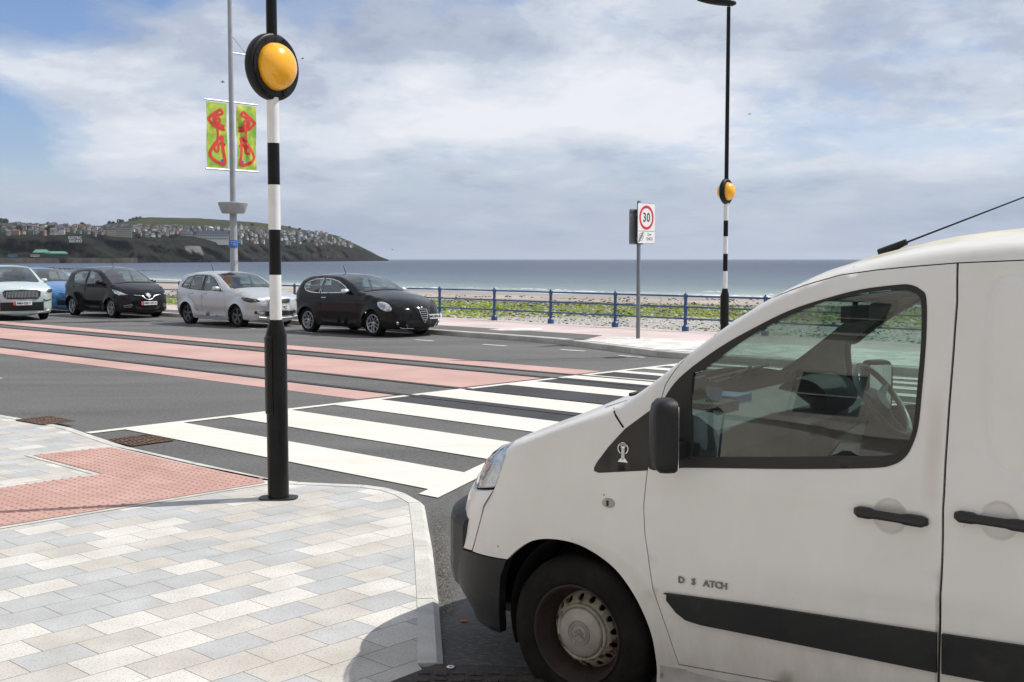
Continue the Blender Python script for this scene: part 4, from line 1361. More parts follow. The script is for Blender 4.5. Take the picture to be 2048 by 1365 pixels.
        skin('door_trim', B, inset_pts([(p[0], min(p[1], 1.08)) for p in door if p[1] <= 1.1] + [(1.385, 1.08)][:0], 0.01) if False else [(.32, .30), (1.40, .30), (1.40, 1.14), (1.2, 1.12), (.45, 1.045), (.32, 1.03)], [], MT['trim_dark'], V, side, 0.12, 0, 0, fn=low)
        up_out = RM([(.14, 1.24), (.205, 1.30), (.316, 1.40), (.437, 1.50), (.555, 1.59), (.668, 1.67), (.781, 1.73), (1.0, 1.81), (1.23, 1.86), (1.5, 1.89), (1.5, 1.10), (1.2, 1.10), (.45, 1.045), (.14, 1.03)])
        skin('pillar_trim', B, up_out, [inset_pts(glass, -0.02)], MT['trim_light'], V, side, 0.08, 0, 0, fn=lambda x, z: B.Y(x, z) - 0.035)
        # headlamp, bumper corner and black bumper
        fr = [tuple(p) for p in C[i_h0:i_h1 + 1]]
        lamp = fr + [(-.408, 1.002), (-.442, .914), (-.476, .857), (-.68, .812)]
        skin('headlight', B, inset_pts(lamp, 0.004), [], MT['reflector'], V, side, 0.04, -0.030, 0.0, ex)
        skin('headlight_lens', B, inset_pts(lamp, 0.004), [], MT['lamp_glass'], V, side, 0.045, 0.002, 0.02, ex)
        fb = [tuple(p) for p in C[i_blk:i_h0 + 1]]
        cover = fb + [(-.68, .804), (-.482, .847), (-.546, .767), (-.580, .664), (-.620, .556), (-.80, .530)]
        cv = lambda x, z: B.Y(x, z) + 0.010 * math.exp(-((z - 0.80) / 0.05) ** 2)
        skin('bumper_corner', B, cover, [], W, V, side, 0.05, 0, 0.03, ex, cv)
        fl = [tuple(p) for p in C[0:i_blk + 1]]
        blk = fl + [(-.80, .522), (-.612, .548), (-.393, .556), (-.401, .537), (-.427, .479), (-.439, .382), (-.454, .215), (-.60, .218), (-.76, .235)]
        skin('front_bumper', B, blk, [], K, V, side, 0.05, 0.004, 0.05, ex)
        skin('gap_liner', B, [(-.72, .58), (-.42, .58), (-.38, .90), (-.39, 1.0), (-.52, .96), (-.76, .80)], [], MT['hole'], V, side, 0.06, -0.05, 0, ex)
        # black rubbing strips
        st1 = [(.366, .527), (.378, .531), (.708, .535), (.992, .533), (1.378, .531), (1.380, .386), (.993, .404), (.708, .416), (.505, .424), (.444, .434), (.405, .459), (.365, .503)]
        st2 = [(1.396, .531), (1.9, .531), (2.50, .529), (2.50, .37), (1.9, .37), (1.398, .386)]
        st1 = RM(smooth_line(st1[:3], 4) + st1[3:]); st2 = RM(st2)
        sf = lambda x, z: crease(x, z) + 0.016
        skin('side_strip', B, st1, [], K, V, side, 0.06, 0, 0.018, fn=sf)
        skin('side_strip', B, st2, [], K, V, side, 0.08, 0, 0.018, fn=sf)
    # panels across the body
    band('bumper_front', B, 0, i_blk, K, V, 0.03)
    band('bumper_front_upper', B, i_blk, i_h0, W, V, 0.03)
    band('grille', B, i_h0, i_h0 + 6, K, V, 0.03)
    band('bonnet', B, i_h0 + 6, i_cowl, W, V, lambda i: 0.03 + 0.02 * (i - i_h0) / 30)
    band('windscreen_frame', B, i_cowl, i_ws, W, V, 0.07, -1, -0.955, 2)
    band('windscreen_frame', B, i_cowl, i_ws, W, V, 0.07, 0.955, 1, 2)
    band('windscreen', B, i_cowl, i_ws, MT['van_glass'], V, 0.07, -0.955, 0.955, 18)
    band('roof', B, i_ws, i_rear, MT['roof_dirt'], V, lambda i: 0.062 if i > i_ws + 6 else 0.07 - 0.0013 * (i - i_ws), -0.9, 0.9)
    for s0, s1 in ((-1, -0.9), (0.9, 1)): band('roof_gutter', B, i_ws, i_rear, W, V, lambda i: 0.062 if i > i_ws + 6 else 0.07 - 0.0013 * (i - i_ws), s0, s1, 3)
    band('rear_door', B, i_rear, len(C) - 1, W, V, 0.03)
    band('cowl_panel', B, isx(-0.0), i_cowl, K, V, 0.05, -0.93, 0.93, 14, off=0.004)
    m = MB()
    for y in (-0.62, 0.10):
        m.tube([(0.07, y, 1.262), (0.13, y + 0.10, 1.285), (0.17, y + 0.20, 1.330)], 0.008, 6)
        m.tube([(0.125, y - 0.18, 1.295), (0.15, y + 0.45, 1.318)], 0.008, 6)
    m.build('wiper', K, V)
    # protruding black centre bumper
    m = MB()
    prof = []
    for k in range(29):
        y = 0.85 * (-1 + 2 * k / 28)
        xx = B.sf(0.6) + 0.58 * (1 - math.sqrt(max(0, 1 - (max(0, abs(y) - 0.2) / 0.75) ** 2))) - 0.068 + 0.05 * abs(y / 0.85) ** 14
        prof.append((xx, y))
    n = len(prof); vv = []
    for (x, y) in prof:
        t_ = abs(y) / 0.85; vv += [(x + 0.08, y, 0.30 + .03 * t_), (x + 0.010, y, 0.33 + .03 * t_), (x - 0.004, y, 0.42), (x - 0.002, y, 0.64), (x + 0.012, y, 0.69 - .02 * t_), (x + 0.09, y, 0.73 - .03 * t_)]
    ff = []
    for k in range(n - 1):
        for j in range(5): ff.append((k * 6 + j, (k + 1) * 6 + j, (k + 1) * 6 + j + 1, k * 6 + j + 1))
    ff.append(tuple(range(6))); ff.append(tuple(range((n - 1) * 6, n * 6))[::-1])
    m.add(vv, ff, 0, False)
    m.build('bumper_bar', K, V)
    # sill and underbody
    m = MB()
    for s in (-1, 1):
        y0 = s * (VHW - 0.028); y1 = s * (VHW - 0.10)
        v_ = [(xx, yy, zz) for xx, zs in ((0.340, (0.14, 0.238)), (2.56, (0.20, 0.345))) for yy in (y0, y1) for zz in zs]
        m.add(v_, [(0, 1, 3, 2), (4, 6, 7, 5), (0, 4, 5, 1), (2, 3, 7, 6), (1, 5, 7, 3), (0, 2, 6, 4)])
    MT['sill_grey'] = noise_mat('worn_sill', (0.33, 0.31, 0.28), (0.52, 0.50, 0.47), scale=7, detail=9, rough=0.5, c3=(0.16, 0.11, 0.08), scale3=12, lo3=0.55, hi3=0.65)
    m.build('sill', MT['sill_grey'], V)
    m = MB()
    m.box(-0.70, 3.7, -0.60, 0.60, 0.20, 0.30); m.box(0.34, 2.60, -0.88, 0.88, 0.20, 0.28)
    m.box(-0.65, -0.10, -0.55, 0.55, 0.30, 0.95)       # engine block volume
    m.box(0.10, 0.16, -0.85, 0.85, 0.3, 1.10)          # bulkhead
    m.box(1.56, 1.60, -0.74, 0.74, 0.3, 1.80)          # load partition
    m.build('underbody', MT['trim_dark'], V)
    for s in (-1, 1):
        for cx in (0.0, 3.0):
            m = MB()
            ring = arc(cx - 0.02, 0.325, 0.385, -22, 202, 24)
            v = []; f = []
            for (x, z) in ring: v += [(x, s * 0.905, z), (x, s * 0.60, z)]
            for k in range(len(ring) - 1): f.append((2 * k, 2 * k + 1, 2 * k + 3, 2 * k + 2))
            m.add(v, f, 0, True)
            m.add([(x, s * 0.60, z) for x, z in ring], [tuple(range(len(ring)))])
            m.build('wheel_arch_liner', MT['hole'], V)
    m = MB(); m.box(-0.80, -0.43, -0.68, 0.68, 0.27, 0.76); m.build('arch_gap_block', MT['hole'], V)  # black box added to block light showing through the wheel arch gap
    m = MB()
    m.tube([(-0.33, -0.80, 0.36), (-0.36, -0.80, 0.25), (-0.32, -0.79, 0.21)], [0.03, 0.035, 0.02], 8)
    m.tube([(-0.38, -0.85, 0.42), (-0.35, -0.80, 0.33)], [0.03, 0.02], 6)
    m.build('splash_guard', K, V)
    for cx in (0.0, 3.0):
        steel_wheel('wheel', V, cx - 0.055, -VHW + 0.022, -1)
        steel_wheel('wheel', V, cx - 0.055, VHW - 0.022, 1)
    # handles
    for (x0, x1, cz, nm) in ((1.121, 1.374, .964, 0), (1.460, 1.716, .992, 1)):
        for side in ((-1, 1) if nm == 0 else (-1,)):
            m = MB(); zz = lambda x: cz + (0.012 if x < (x0 + x1) / 2 else -0.010) * (1 if nm == 0 else 1)
            pts = []
            n = 14
            secs = []
            for k in range(n + 1):
                x = x0 + (x1 - x0) * k / n
                h = 0.0185 if (k < 4 or k > n - 5) else 0.0150
                if k in (0, n): h = 0.011
                y = -(B.Y(x, cz) + (0.030 if 0 < k < n else 0.018)) * (1 if side < 0 else -1)
                yi = -(B.Y(x, cz) + (0.0 if (k <= 3 or k >= n - 3) else 0.013)) * (1 if side < 0 else -1)
                z = cz + 0.004 - 0.008 * k / n
                secs.append([(x, yi, z - h), (x, y * 0.995, z - h), (x, y, z - h * 0.5), (x, y, z + h * 0.5), (x, y * 0.995, z + h), (x, yi, z + h)])
            v = [p for s_ in secs for p in s_]; f = []
            for k in range(n):
                for j in range(6): f.append((k * 6 + j, k * 6 + (j + 1) % 6, (k + 1) * 6 + (j + 1) % 6, (k + 1) * 6 + j))
            f.append(tuple(range(6))); f.append(tuple(range(n * 6, n * 6 + 6)))
            m.add(v, f, 0, True)
            o = m.build('door_handle', MT['van_seal'], V)
            bm = bmesh.new(); bm.from_mesh(o.data); bmesh.ops.recalc_face_normals(bm, faces=bm.faces); bm.to_mesh(o.data); bm.free()
    # fuel / indicator plug on the wing
    m = MB(); y = -(B.Y(.114, .869))
    MT['plug'] = plain('pale_green_plastic', (0.36, 0.36, 0.29), rough=0.4)
    ring = [(0.030, 0.0), (0.028, -0.006), (0.018, -0.008), (0.001, -0.008)]
    b0 = len(m.v); m.lathe(ring, n=24, axis='y')
    m.v = [(x * 1.0 + .114, yy + y, z * 0.66 + .869) for x, yy, z in m.v]
    m.box(.109, .119, y - 0.0105, y - 0.007, .858, .880, 1)
    m.build('side_repeater', [MT['plug'], MT['ink']], V)
    # model letters, two of them missing
    MT['badge_grey'] = plain('tarnished_chrome', (0.16, 0.15, 0.13), rough=0.3, metal=0.6)
    yl = -(B.Y(.5, .585) + 0.0045)
    s0 = 0.445
    for ch, dx in (('D', 0.0), ('S', 0.052), ('A', 0.106), ('T', 0.131), ('C', 0.155), ('H', 0.180)):
        x = s0 + dx; zt = 0.606 + 0.035 * dx
        text_mesh(ch, 0.036, MT['badge_grey'], 'model_letter', V, frame_M((x, -(crease(x, .606) + 0.004), zt), (1, 0, 0), (0, 0, 1)), 0.002, sx=1.05, bold=0.0006)
    # award sticker on the quarter panel: ring, column, flared base and lettering
    m = MB(); cx, cz = .177, 1.096; yq = -(B.Y(cx, cz) + 0.004)
    def ringp(r0, r1, a0, a1, n=26):
        o = [(cx + r1 * math.cos(R(a0 + (a1 - a0) * k / n)), cz + r1 * math.sin(R(a0 + (a1 - a0) * k / n))) for k in range(n + 1)]
        i = [(cx + r0 * math.cos(R(a0 + (a1 - a0) * k / n)), cz + r0 * math.sin(R(a0 + (a1 - a0) * k / n))) for k in range(n + 1)]
        for k in range(n): m.add([(p[0], yq - 0.0006, p[1]) for p in (o[k], o[k + 1], i[k + 1], i[k])], [(0, 1, 2, 3)])
    ringp(0.021, 0.0245, -60, 240)
    for (x0, x1, z0, z1) in ((-0.0065, 0.0065, -0.046, 0.004), (-0.009, 0.009, 0.004, 0.008), (-0.016, 0.016, 0.010, 0.0215)):
        m.add([(cx + x0, yq - 0.0010, cz + z0), (cx + x1, yq - 0.0010, cz + z0), (cx + x1, yq - 0.0010, cz + z1), (cx + x0, yq - 0.0010, cz + z1)], [(0, 1, 2, 3)], 0 if z0 != 0.010 else 1)
    m.add([(cx + a, yq - 0.0010, cz + b_) for a, b_ in ((-0.0235, -0.055), (0.0235, -0.055), (0.0065, -0.036), (-0.0065, -0.036))], [(0, 1, 2, 3)])
    for dx in (-0.003, 0.003): m.add([(cx + dx - 0.0008, yq - 0.0014, cz - 0.034), (cx + dx + 0.0008, yq - 0.0014, cz - 0.034), (cx + dx + 0.0008, yq - 0.0014, cz + 0.002), (cx + dx - 0.0008, yq - 0.0014, cz + 0.002)], [(0, 1, 2, 3)], 1)
    m.build('sticker', [MT['chrome'], MT['ink']], V)
    text_mesh('VAN OF', 0.0085, MT['chrome'], 'sticker_lettering', V, frame_M((cx, yq - 0.0016, cz + 0.0175), (1, 0, 0), (0, 0, 1)))
    text_mesh('THE YEAR', 0.0085, MT['chrome'], 'sticker_lettering', V, frame_M((cx, yq - 0.0016, cz + 0.0115), (1, 0, 0), (0, 0, 1)))
    # mirrors
    for side in (-1, 1):
        m = MB()
        MXC = 0.430 if side < 0 else 0.53

        def ringm(x, sc, yo):
            # outline in the (y, z) plane, x backwards
            pts = []
            for k in range(28):
                a = 2 * math.pi * k / 28; ca, sa = math.cos(a), math.sin(a)
                e = 0.42
                yy = 0.080 * math.copysign(abs(ca) ** e, ca) * sc; zz = 0.140 * math.copysign(abs(sa) ** e, sa) * sc
                th = R(-38) * side; xx = x - 0.40; yc = yy
                pts.append((MXC + xx * math.cos(th) - yc * math.sin(th), side * (VHW + 0.125 + yo) + xx * math.sin(th) + yc * math.cos(th), 1.188 + zz))
            return pts
        secs = [ringm(0.345, 0.30, 0), ringm(0.349, 0.62, 0), ringm(0.358, 0.86, 0), ringm(0.375, 0.98, 0), ringm(0.40, 1.0, 0), ringm(0.432, 0.99, 0), ringm(0.440, 0.95, 0)]
        v = [p for s_ in secs for p in s_]; f = []
        for k in range(len(secs) - 1):
            for j in range(28): f.append((k * 28 + j, k * 28 + (j + 1) % 28, (k + 1) * 28 + (j + 1) % 28, (k + 1) * 28 + j))
        f.append(tuple(range(28))[::-1]); f.append(tuple(range((len(secs) - 1) * 28, len(secs) * 28)))
        m.add(v, f[:-2], 0, True); m.add(v, f[-2:], 0)
        y0, y1 = sorted((side * (VHW - 0.02), side * (VHW + 0.08)))
        m.box(MXC - 0.04, MXC + 0.03, y0, y1, 1.09, 1.15)
        hs = m.build('wing_mirror', K, V)
        bm = bmesh.new(); bm.from_mesh(hs.data); bmesh.ops.recalc_face_normals(bm, faces=bm.faces); bm.to_mesh(hs.data); bm.free()
        gm = MB()
        Tm = Matrix.Translation((MXC, side * (VHW + 0.125), 1.188)) @ Matrix.Rotation(R(-38) * side, 4, 'Z')
        gm.box(0.0405, 0.0425, -0.064, 0.064, -0.115, 0.115, 0, Tm)
        MT.setdefault('mirror_glass', plain('mirror_glass', (0.80, 0.84, 0.87), rough=0.02, metal=1.0, var=0.02))
        gm.build('mirror_glass', MT['mirror_glass'], hs)
    # aerial
    m = MB()
    m.tube([(0.92, -0.12, 1.872), (1.03, -0.12, 1.922)], [0.022, 0.012], 8)
    m.tube([(1.00, -0.12, 1.908), (1.60, -0.12, 2.138)], [0.0045, 0.0025], 6)
    m.build('aerial', K, V)
    # fittings of the cab
    m = MB()
    prof = [(.16, .30), (.14, 1.16), (.22, 1.225), (.34, 1.25), (.46, 1.24), (.54, 1.19), (.57, 1.10), (.54, .94), (.50, .80), (.50, .40)]
    v = []
    for y in (-0.86, 0.86): v += [(x, y, z) for x, z in prof]
    n = len(prof)
    m.add(v, [(k, k + 1, n + k + 1, n + k) for k in range(n - 1)] + [tuple(range(n)), tuple(range(n, 2 * n))[::-1]])
    m.build('dashboard', MT['trim_mid'], V)
    m = MB()
    m.lathe([(0.16, -0.22), (0.17, 0.0), (0.155, 0.20), (0.02, 0.23)], n=20, axis='y', c=(0.48, 0.38, 1.20))
    m.v = [(0.48 + (x - 0.48) * 0.8, y, 1.20 + (z - 1.20) * 0.62) for x, y, z in m.v]
    m.build('instrument_hood', MT['trim_dark'], V)
    m = MB()
    m.box(0.50, 0.64, -0.16, 0.16, 0.40, 1.14); m.box(0.60, 0.66, -0.12, 0.12, 0.85, 1.08, 1)
    m.build('centre_console', [MT['trim_mid'], MT['trim_dark']], V)
    # steering wheel
    c = Vector((0.785, 0.385, 1.200)); ax = Vector((0.80, 0, 0.60)).normalized()
    e1 = Vector((0, 1, 0)); e2 = ax.cross(e1).normalized()
    m = MB(); rr = 0.19; ring = []
    for k in range(37):
        a = 2 * math.pi * k / 36; ring.append(c + e1 * rr * math.cos(a) + e2 * rr * math.sin(a))
    m.tube(ring, 0.0145, 8, cap=False)
    for a in (20, 160, 270):
        d = e1 * math.cos(R(a)) + e2 * math.sin(R(a)); m.tube([c - ax * 0.03, c + d * 0.10 - ax * 0.02, c + d * 0.186], [0.035, 0.022, 0.014], 8)
    m.tube([c - ax * 0.05, c - ax * 0.01, c + ax * 0.008], [0.07, 0.078, 0.05], 18)
    m.tube([c - ax * 0.05, c - ax * 0.38], 0.035, 10)
    MT['wheel_grip'] = plain('steering_wheel_grey', (0.30, 0.31, 0.315), rough=0.3); m.build('steering_wheel', MT['wheel_grip'], V)
    m = MB()
    m.box(0.34, 0.48, -0.72, -0.52, 1.10, 1.27); m.tube([(0.41, -0.62, 1.27), (0.41, -0.60, 1.32)], [0.03, 0.035], 10, 1); m.box(0.30, 0.44, -0.46, -0.30, 1.235, 1.275, 1)
    m.build('phone_holder', [MT['trim_dark'], MT['screen_blue']], V)
    m = MB()
    m.box(0.80, 1.02, -0.64, -0.12, 1.69, 1.705); m.box(0.80, 1.02, 0.12, 0.64, 1.69, 1.705)
    m.build('sun_visor', MT['trim_mid'], V)
    m = MB(); m.box(0.76, 0.80, -0.12, 0.12, 1.58, 1.65); m.tube([(0.78, 0, 1.64), (0.78, 0, 1.74)], 0.012, 6)
    m.build('rear_view_mirror', MT['trim_dark'], V)
    for y in (-0.45, 0.42):
        m = MB()
        w = 0.34 if y < 0 else 0.24
        m.box(1.12, 1.50, y - w, y + w, 0.55, 0.72); m.box(1.42, 1.53, y - w, y + w, 0.72, 1.30); m.box(1.45, 1.52, y - 0.12, y + 0.12, 1.31, 1.50)
        m.build('seat', MT['trim_dark'], V)
    # headliner
    m = MB()
    m.box(1.22, 1.56, -0.70, 0.70, 1.835, 1.845)
    m.build('headliner', MT['trim_light'], V)
    return V


build_van()


# ------------------------------------------------------------------ street furniture
ALONG = Vector((-ST, CT, 0))           # along the road, away to the left
ACROSS = Vector((CT, ST, 0))


def beacon_post(base, dz, label, top):
    """black and white banded crossing post; heights measured above the road at the near post"""
    t = empty('crossing_beacon_post', base)
    tag(t, label, 'beacon post', 'black and white crossing posts with amber globes')
    Z = lambda y: D(557, y, 8.577)[2] - dz - base[2]
    # base section
    m = MB()
    rb = 0.079
    m.lathe([(rb, 0.0), (rb, Z(640 + 32)), (rb * 0.97, Z(668)), (0.050, Z(642)), (0.050, Z(640))], n=28)
    m.build('base_section', MT['black_paint'], t)
    m = MB()     # door panel standing proud of the base section
    prof = []
    for s in (0,):
        v = []; f = []
        n = 16
        for i in range(n + 1):
            a = R(40 + 200 * i / n) + R(20)
            for (r, z) in ((rb + 0.001, Z(828)), (rb + 0.009, Z(826)), (rb + 0.009, Z(674)), (rb + 0.001, Z(672))):
                v.append((r * math.cos(a), r * math.sin(a), z))
        for i in range(n):
            for j in range(3): f.append((i * 4 + j, (i + 1) * 4 + j, (i + 1) * 4 + j + 1, i * 4 + j + 1))
        f.append((0, 1, 2, 3)); f.append((n * 4 + 3, n * 4 + 2, n * 4 + 1, n * 4))
        m.add(v, f, 0, False)
    for z in (Z(700), Z(810)): m.tube([(-0.03, -rb - 0.012, z), (-0.03, -rb - 0.005, z)], 0.006, 8)
    m.build('access_door', MT['black_paint'], t)
    m = MB(); pr = []
    for i in range(26):
        a = 2 * math.pi * i / 26; e = 0.62
        pr.append((0.145 * math.copysign(abs(math.cos(a)) ** e, math.cos(a)), 0.10 * math.copysign(abs(math.sin(a)) ** e, math.sin(a))))
    m.prism(pr, 0.002, 0.010); m.build('base_plate', MT['ink'], t)
    # bands
    r0 = 0.045
    bands = [(640, 550, 'w'), (550, 460, 'b'), (460, 370, 'w'), (370, 287, 'b'), (287, 196, 'w')]
    for y0, y1, c in bands:
        m = MB(); m.lathe([(r0, Z(y0)), (r0 - 0.0008, Z(y1))], n=28)
        m.build('white_band' if c == 'w' else 'black_band', MT['white_gloss'] if c == 'w' else MT['black_paint'], t)
    # upper column
    zt = Z(196) + 0.0
    ztop = top - base[2]
    m = MB(); m.lathe([(0.040, Z(200)), (0.040, Z(60)), (0.036, ztop)], n=24); m.build('upper_column', MT['black_paint'], t)
    # ring housing, facing along the road
    zc = Z(135)
    H_ = empty('beacon_head'); H_.parent = t; H_.location = (0, 0, zc)
    ang = R(90 - 124.5)        # +x of the head points to the right-hand traffic
    H_.rotation_euler = (0, 0, ang)
    m = MB()
    m.lathe([(0.168, 0.036), (0.226, 0.040), (0.240, 0.032), (0.245, 0.015), (0.245, -0.015), (0.240, -0.032), (0.226, -0.040), (0.168, -0.036)], n=64, axis='x')
    m.build('ring_housing', MT['black_plastic'], H_)
    for sg in (1, -1):
        m = MB()
        # flange of two arc plates with bolts
        for (a0, a1) in ((20, 160), (200, 340)):
            n = 24; v = []; f = []
            for i in range(n + 1):
                a = R(a0 + (a1 - a0) * i / n) + R(90)
                for r, x in ((0.180, 0.036), (0.180, 0.045), (0.221, 0.048), (0.221, 0.036)):
                    v.append((sg * x, r * math.cos(a), r * math.sin(a)))
            for i in range(n):
                for j in range(3): f.append((i * 4 + j, (i + 1) * 4 + j, (i + 1) * 4 + j + 1, i * 4 + j + 1))
            f.append((0, 1, 2, 3)); f.append((n * 4, n * 4 + 1, n * 4 + 2, n * 4 + 3))
            m.add(v, f, 0, False)
            for i in range(4):
                a = R(a0 + (a1 - a0) * (i + 0.25) / 3.5) + R(90)
                m.tube([(sg * 0.044, 0.201 * math.cos(a), 0.201 * math.sin(a)), (sg * 0.053, 0.201 * math.cos(a), 0.201 * math.sin(a))], 0.006, 8, 1)
        m.build('lamp_flange', [MT['black_plastic'], MT['hole']], H_)
        m = MB(); pr = [(0.176, 0.030)]
        for i in range(0, 15):
            a = R(90 * i / 14); pr.append((0.173 * math.cos(a) if i < 14 else 0.0005, 0.036 + 0.135 * math.sin(a)))
        m.lathe([(r, sg * x) for r, x in pr], n=48, axis='x')
        m.build('amber_globe', MT['amber'], H_)
    # lantern at the top: long dark shell pointing over the road
    m = MB(); secs = []
    L_ = 0.78
    for i in range(13):
        u = i / 12; w = 0.13 * math.sin(math.pi * min(1, 0.12 + u * 0.88)) ** 0.6 * (1 - 0.35 * u); h = 0.085 * math.sin(math.pi * min(1, 0.15 + u * 0.85)) ** 0.5
        if i in (0, 12): w *= 0.4; h *= 0.4
        secs.append([(u * L_ - 0.14, w * math.cos(2 * math.pi * k / 16), h * math.sin(2 * math.pi * k / 16) * (1.0 if math.sin(2 * math.pi * k / 16) > 0 else 0.85) + 0.06 + 0.10 * u) for k in range(16)])
    v = [p for s_ in secs for p in s_]; f = []
    for i in range(12):
        for k in range(16): f.append((i * 16 + k, i * 16 + (k + 1) % 16, (i + 1) * 16 + (k + 1) % 16, (i + 1) * 16 + k))
    f.append(tuple(range(16))[::-1]); f.append(tuple(range(12 * 16, 13 * 16)))
    m.add(v, f, 0, True)
    o = m.build('street_lantern', MT['black_plastic'], t)
    o.location = (0, 0, ztop); o.rotation_euler = (0, 0, math.radians(175))
    return t


PB = G(557, 997, PZ)
beacon_post((PB[0], PB[1], PZ), 0.0, 'nearer crossing post with a large amber globe, left of the van', 6.85)
d2 = 22.2
FB = D(1450, 577, d2)
beacon_post((FB[0], FB[1], PZF), 0.112, 'farther crossing post with a small amber globe, beyond the van bonnet', D(1457, 14, 22.2)[2])


def lamp_post():
    Yd = 35.0
    b = D(468, 520, Yd)
    s = 65.7
    Z = lambda y: 1.85 + (519 - y) / s * 1.0
    t = empty('street_lamp_post', (b[0], b[1], PZF))
    tag(t, 'tall grey post with a wide grey collar and a blue band, behind the silver car', 'lamp post')
    z = lambda y: Z(y) - PZF
    m = MB(); m.lathe([(0.15, 0), (0.15, 0.1), (0.118, 0.12), (0.108, z(428))], n=24); m.build('lower_column', MT['galv'] if False else MT['grey_post'], t)
    m = MB(); m.lathe([(0.088, z(408)), (0.080, z(250)), (0.056, z(-90)), (0.05, z(-120))], n=20); m.build('upper_column', MT['grey_post'], t)
    m = MB(); m.lathe([(0.10, z(428)), (0.33, z(428)), (0.345, z(427)), (0.445, z(409.5)), (0.45, z(407)), (0.43, z(406)), (0.08, z(407))], n=40); m.build('collar', MT['grey_post'], t)
    m = MB(); m.lathe([(0.119, z(496)), (0.121, z(495)), (0.121, z(482)), (0.119, z(481))], n=24)
    MT['band_blue'] = plain('blue_label_band', (0.02, 0.13, 0.48), rough=0.4)
    o = m.build('blue_band', MT['band_blue'], t)
    m = MB()
    for k, zz in enumerate((z(484.5), z(488), z(491))):
        for i in range(7):
            a = -math.pi / 2 + (i - 3) * 0.16 + 0.08 * k
            if (i + k) % 4 == 3: continue
            m.add([(0.1225 * math.cos(a), 0.1225 * math.sin(a), zz), (0.1225 * math.cos(a + 0.11), 0.1225 * math.sin(a + 0.11), zz), (0.1225 * math.cos(a + 0.11), 0.1225 * math.sin(a + 0.11), zz + 0.018), (0.1225 * math.cos(a), 0.1225 * math.sin(a), zz + 0.018)], [(0, 1, 2, 3)])
    m.build('label_marks', MT['plate_white'], o)
    m = MB(); m.box(0.05, 0.14, -0.12, -0.09, z(529), z(521)); m.build('socket', MT['galv'], t)
    for y0, nm in ((209.5, 'banner_arm'), (343.0, 'banner_arm')):
        for sg in (1, -1):
            m = MB(); d = ACROSS * sg
            m.tube([d * 0.06 + Vector((0, 0, z(y0))), d * 0.93 + Vector((0, 0, z(y0)))], 0.028, 10)
            m.build('banner_arm', MT['galv'], t)
    m = MB(); m.tube([ACROSS * 0.05 + Vector((0, 0, z(113))), ACROSS * 1.45 + Vector((0, 0, z(113)))], 0.028, 8); m.build('spare_arm', MT['galv'], t)
    m = MB(); m.tube([ACROSS * 0.05 + Vector((0, 0, z(80))), ACROSS * 0.6 + Vector((0, 0, z(114)))], 0.007, 5); m.build('stay_wire', MT['dark_post'], t)
    # banners hang between the arms
    MT['banner_green'] = noise_mat('banner_green', (0.22, 0.42, 0.05), (0.55, 0.60, 0.07), scale=3.2, detail=6, rough=0.7, lo=0.4, hi=0.62)
    MT['banner_red'] = noise_mat('banner_red', (0.55, 0.03, 0.03), (0.66, 0.06, 0.035), scale=6, rough=0.7)
    MT['banner_blue'] = plain('banner_blue', (0.10, 0.10, 0.60), rough=0.7)
    z1, z0 = z(213.5), z(339.5); Hh = z1 - z0; wd = 0.70
    for sg, lab in ((-1, 'green banner with red knotwork hanging flat, left of the tall grey post'), (1, 'creased green banner with red knotwork, right of the tall grey post')):
        o0 = Vector((b[0], b[1], PZF))
        nrm = ACROSS.cross(Vector((0, 0, 1))).normalized()     # towards the camera side
        if nrm.y > 0: nrm = -nrm
        inner_e = 0.17

        def P(u, w, off=0.0):
            # u 0..1 from the post outwards, w 0 bottom .. 1 top
            rip = (0.012 * math.sin(u * 9 + w * 5) + (0.05 * math.exp(-((u - 0.75 + 0.65 * w) / 0.13) ** 2) if sg > 0 else 0.0) + 0.02 * math.sin(w * 7 + u * 3)) * math.sin(math.pi * w) ** 0.4
            q = ACROSS * sg * (inner_e + wd * u) + nrm * (rip + off)
            return (q.x, q.y, z0 + Hh * w)
        bo = empty('street_banner', o0); tag(bo, lab, 'banner', 'banners on the tall grey post')
        nu, nw = 14, 24; v = []; f = []
        for i in range(nu + 1):
            for j in range(nw + 1): v.append(P(i / nu, j / nw, 0.004))
        for i in range(nu + 1):
            for j in range(nw + 1): v.append(P(i / nu, j / nw, -0.004))
        Nn = (nu + 1) * (nw + 1)
        for i in range(nu):
            for j in range(nw):
                q = (i * (nw + 1) + j, (i + 1) * (nw + 1) + j, (i + 1) * (nw + 1) + j + 1, i * (nw + 1) + j + 1)
                f.append(q); f.append(tuple(x + Nn for x in q[::-1]))
        mesh_obj('cloth', v, f, MT['banner_green'], bo, smooth=True)

        def ribbon(pts, w, mat, nm):
            pts = smooth_line(pts, 7); vv = []; ff = []
            for i, p in enumerate(pts):
                a = Vector(pts[max(0, i - 1)]); c = Vector(pts[min(len(pts) - 1, i + 1)])
                a = Vector((a.x * wd, a.y * Hh)); c = Vector((c.x * wd, c.y * Hh)); d = (c - a).normalized(); nn = Vector((-d.y / wd, d.x / Hh)) * w / 2
                for s_ in (-1, 1):
                    uu, ww = p[0] + s_ * nn.x, p[1] + s_ * nn.y
                    vv.append(P(uu, ww, 0.010)); vv.append(P(uu, ww, -0.010))
            for i in range(len(pts) - 1): ff.append((4 * i, 4 * i + 2, 4 * i + 6, 4 * i + 4)); ff.append((4 * i + 1, 4 * i + 5, 4 * i + 7, 4 * i + 3))
            return mesh_obj(nm, vv, ff, mat, bo)
        rd = MT['banner_red']
        # two interlaced knots joined by a stem (u measured from the post)
        ribbon([(0.30, 0.90), (0.50, 0.86), (0.74, 0.80), (0.93, 0.74), (0.93, 0.74), (0.70, 0.66), (0.45, 0.62), (0.18, 0.60), (0.10, 0.61)], 0.095, rd, 'knot_pattern')
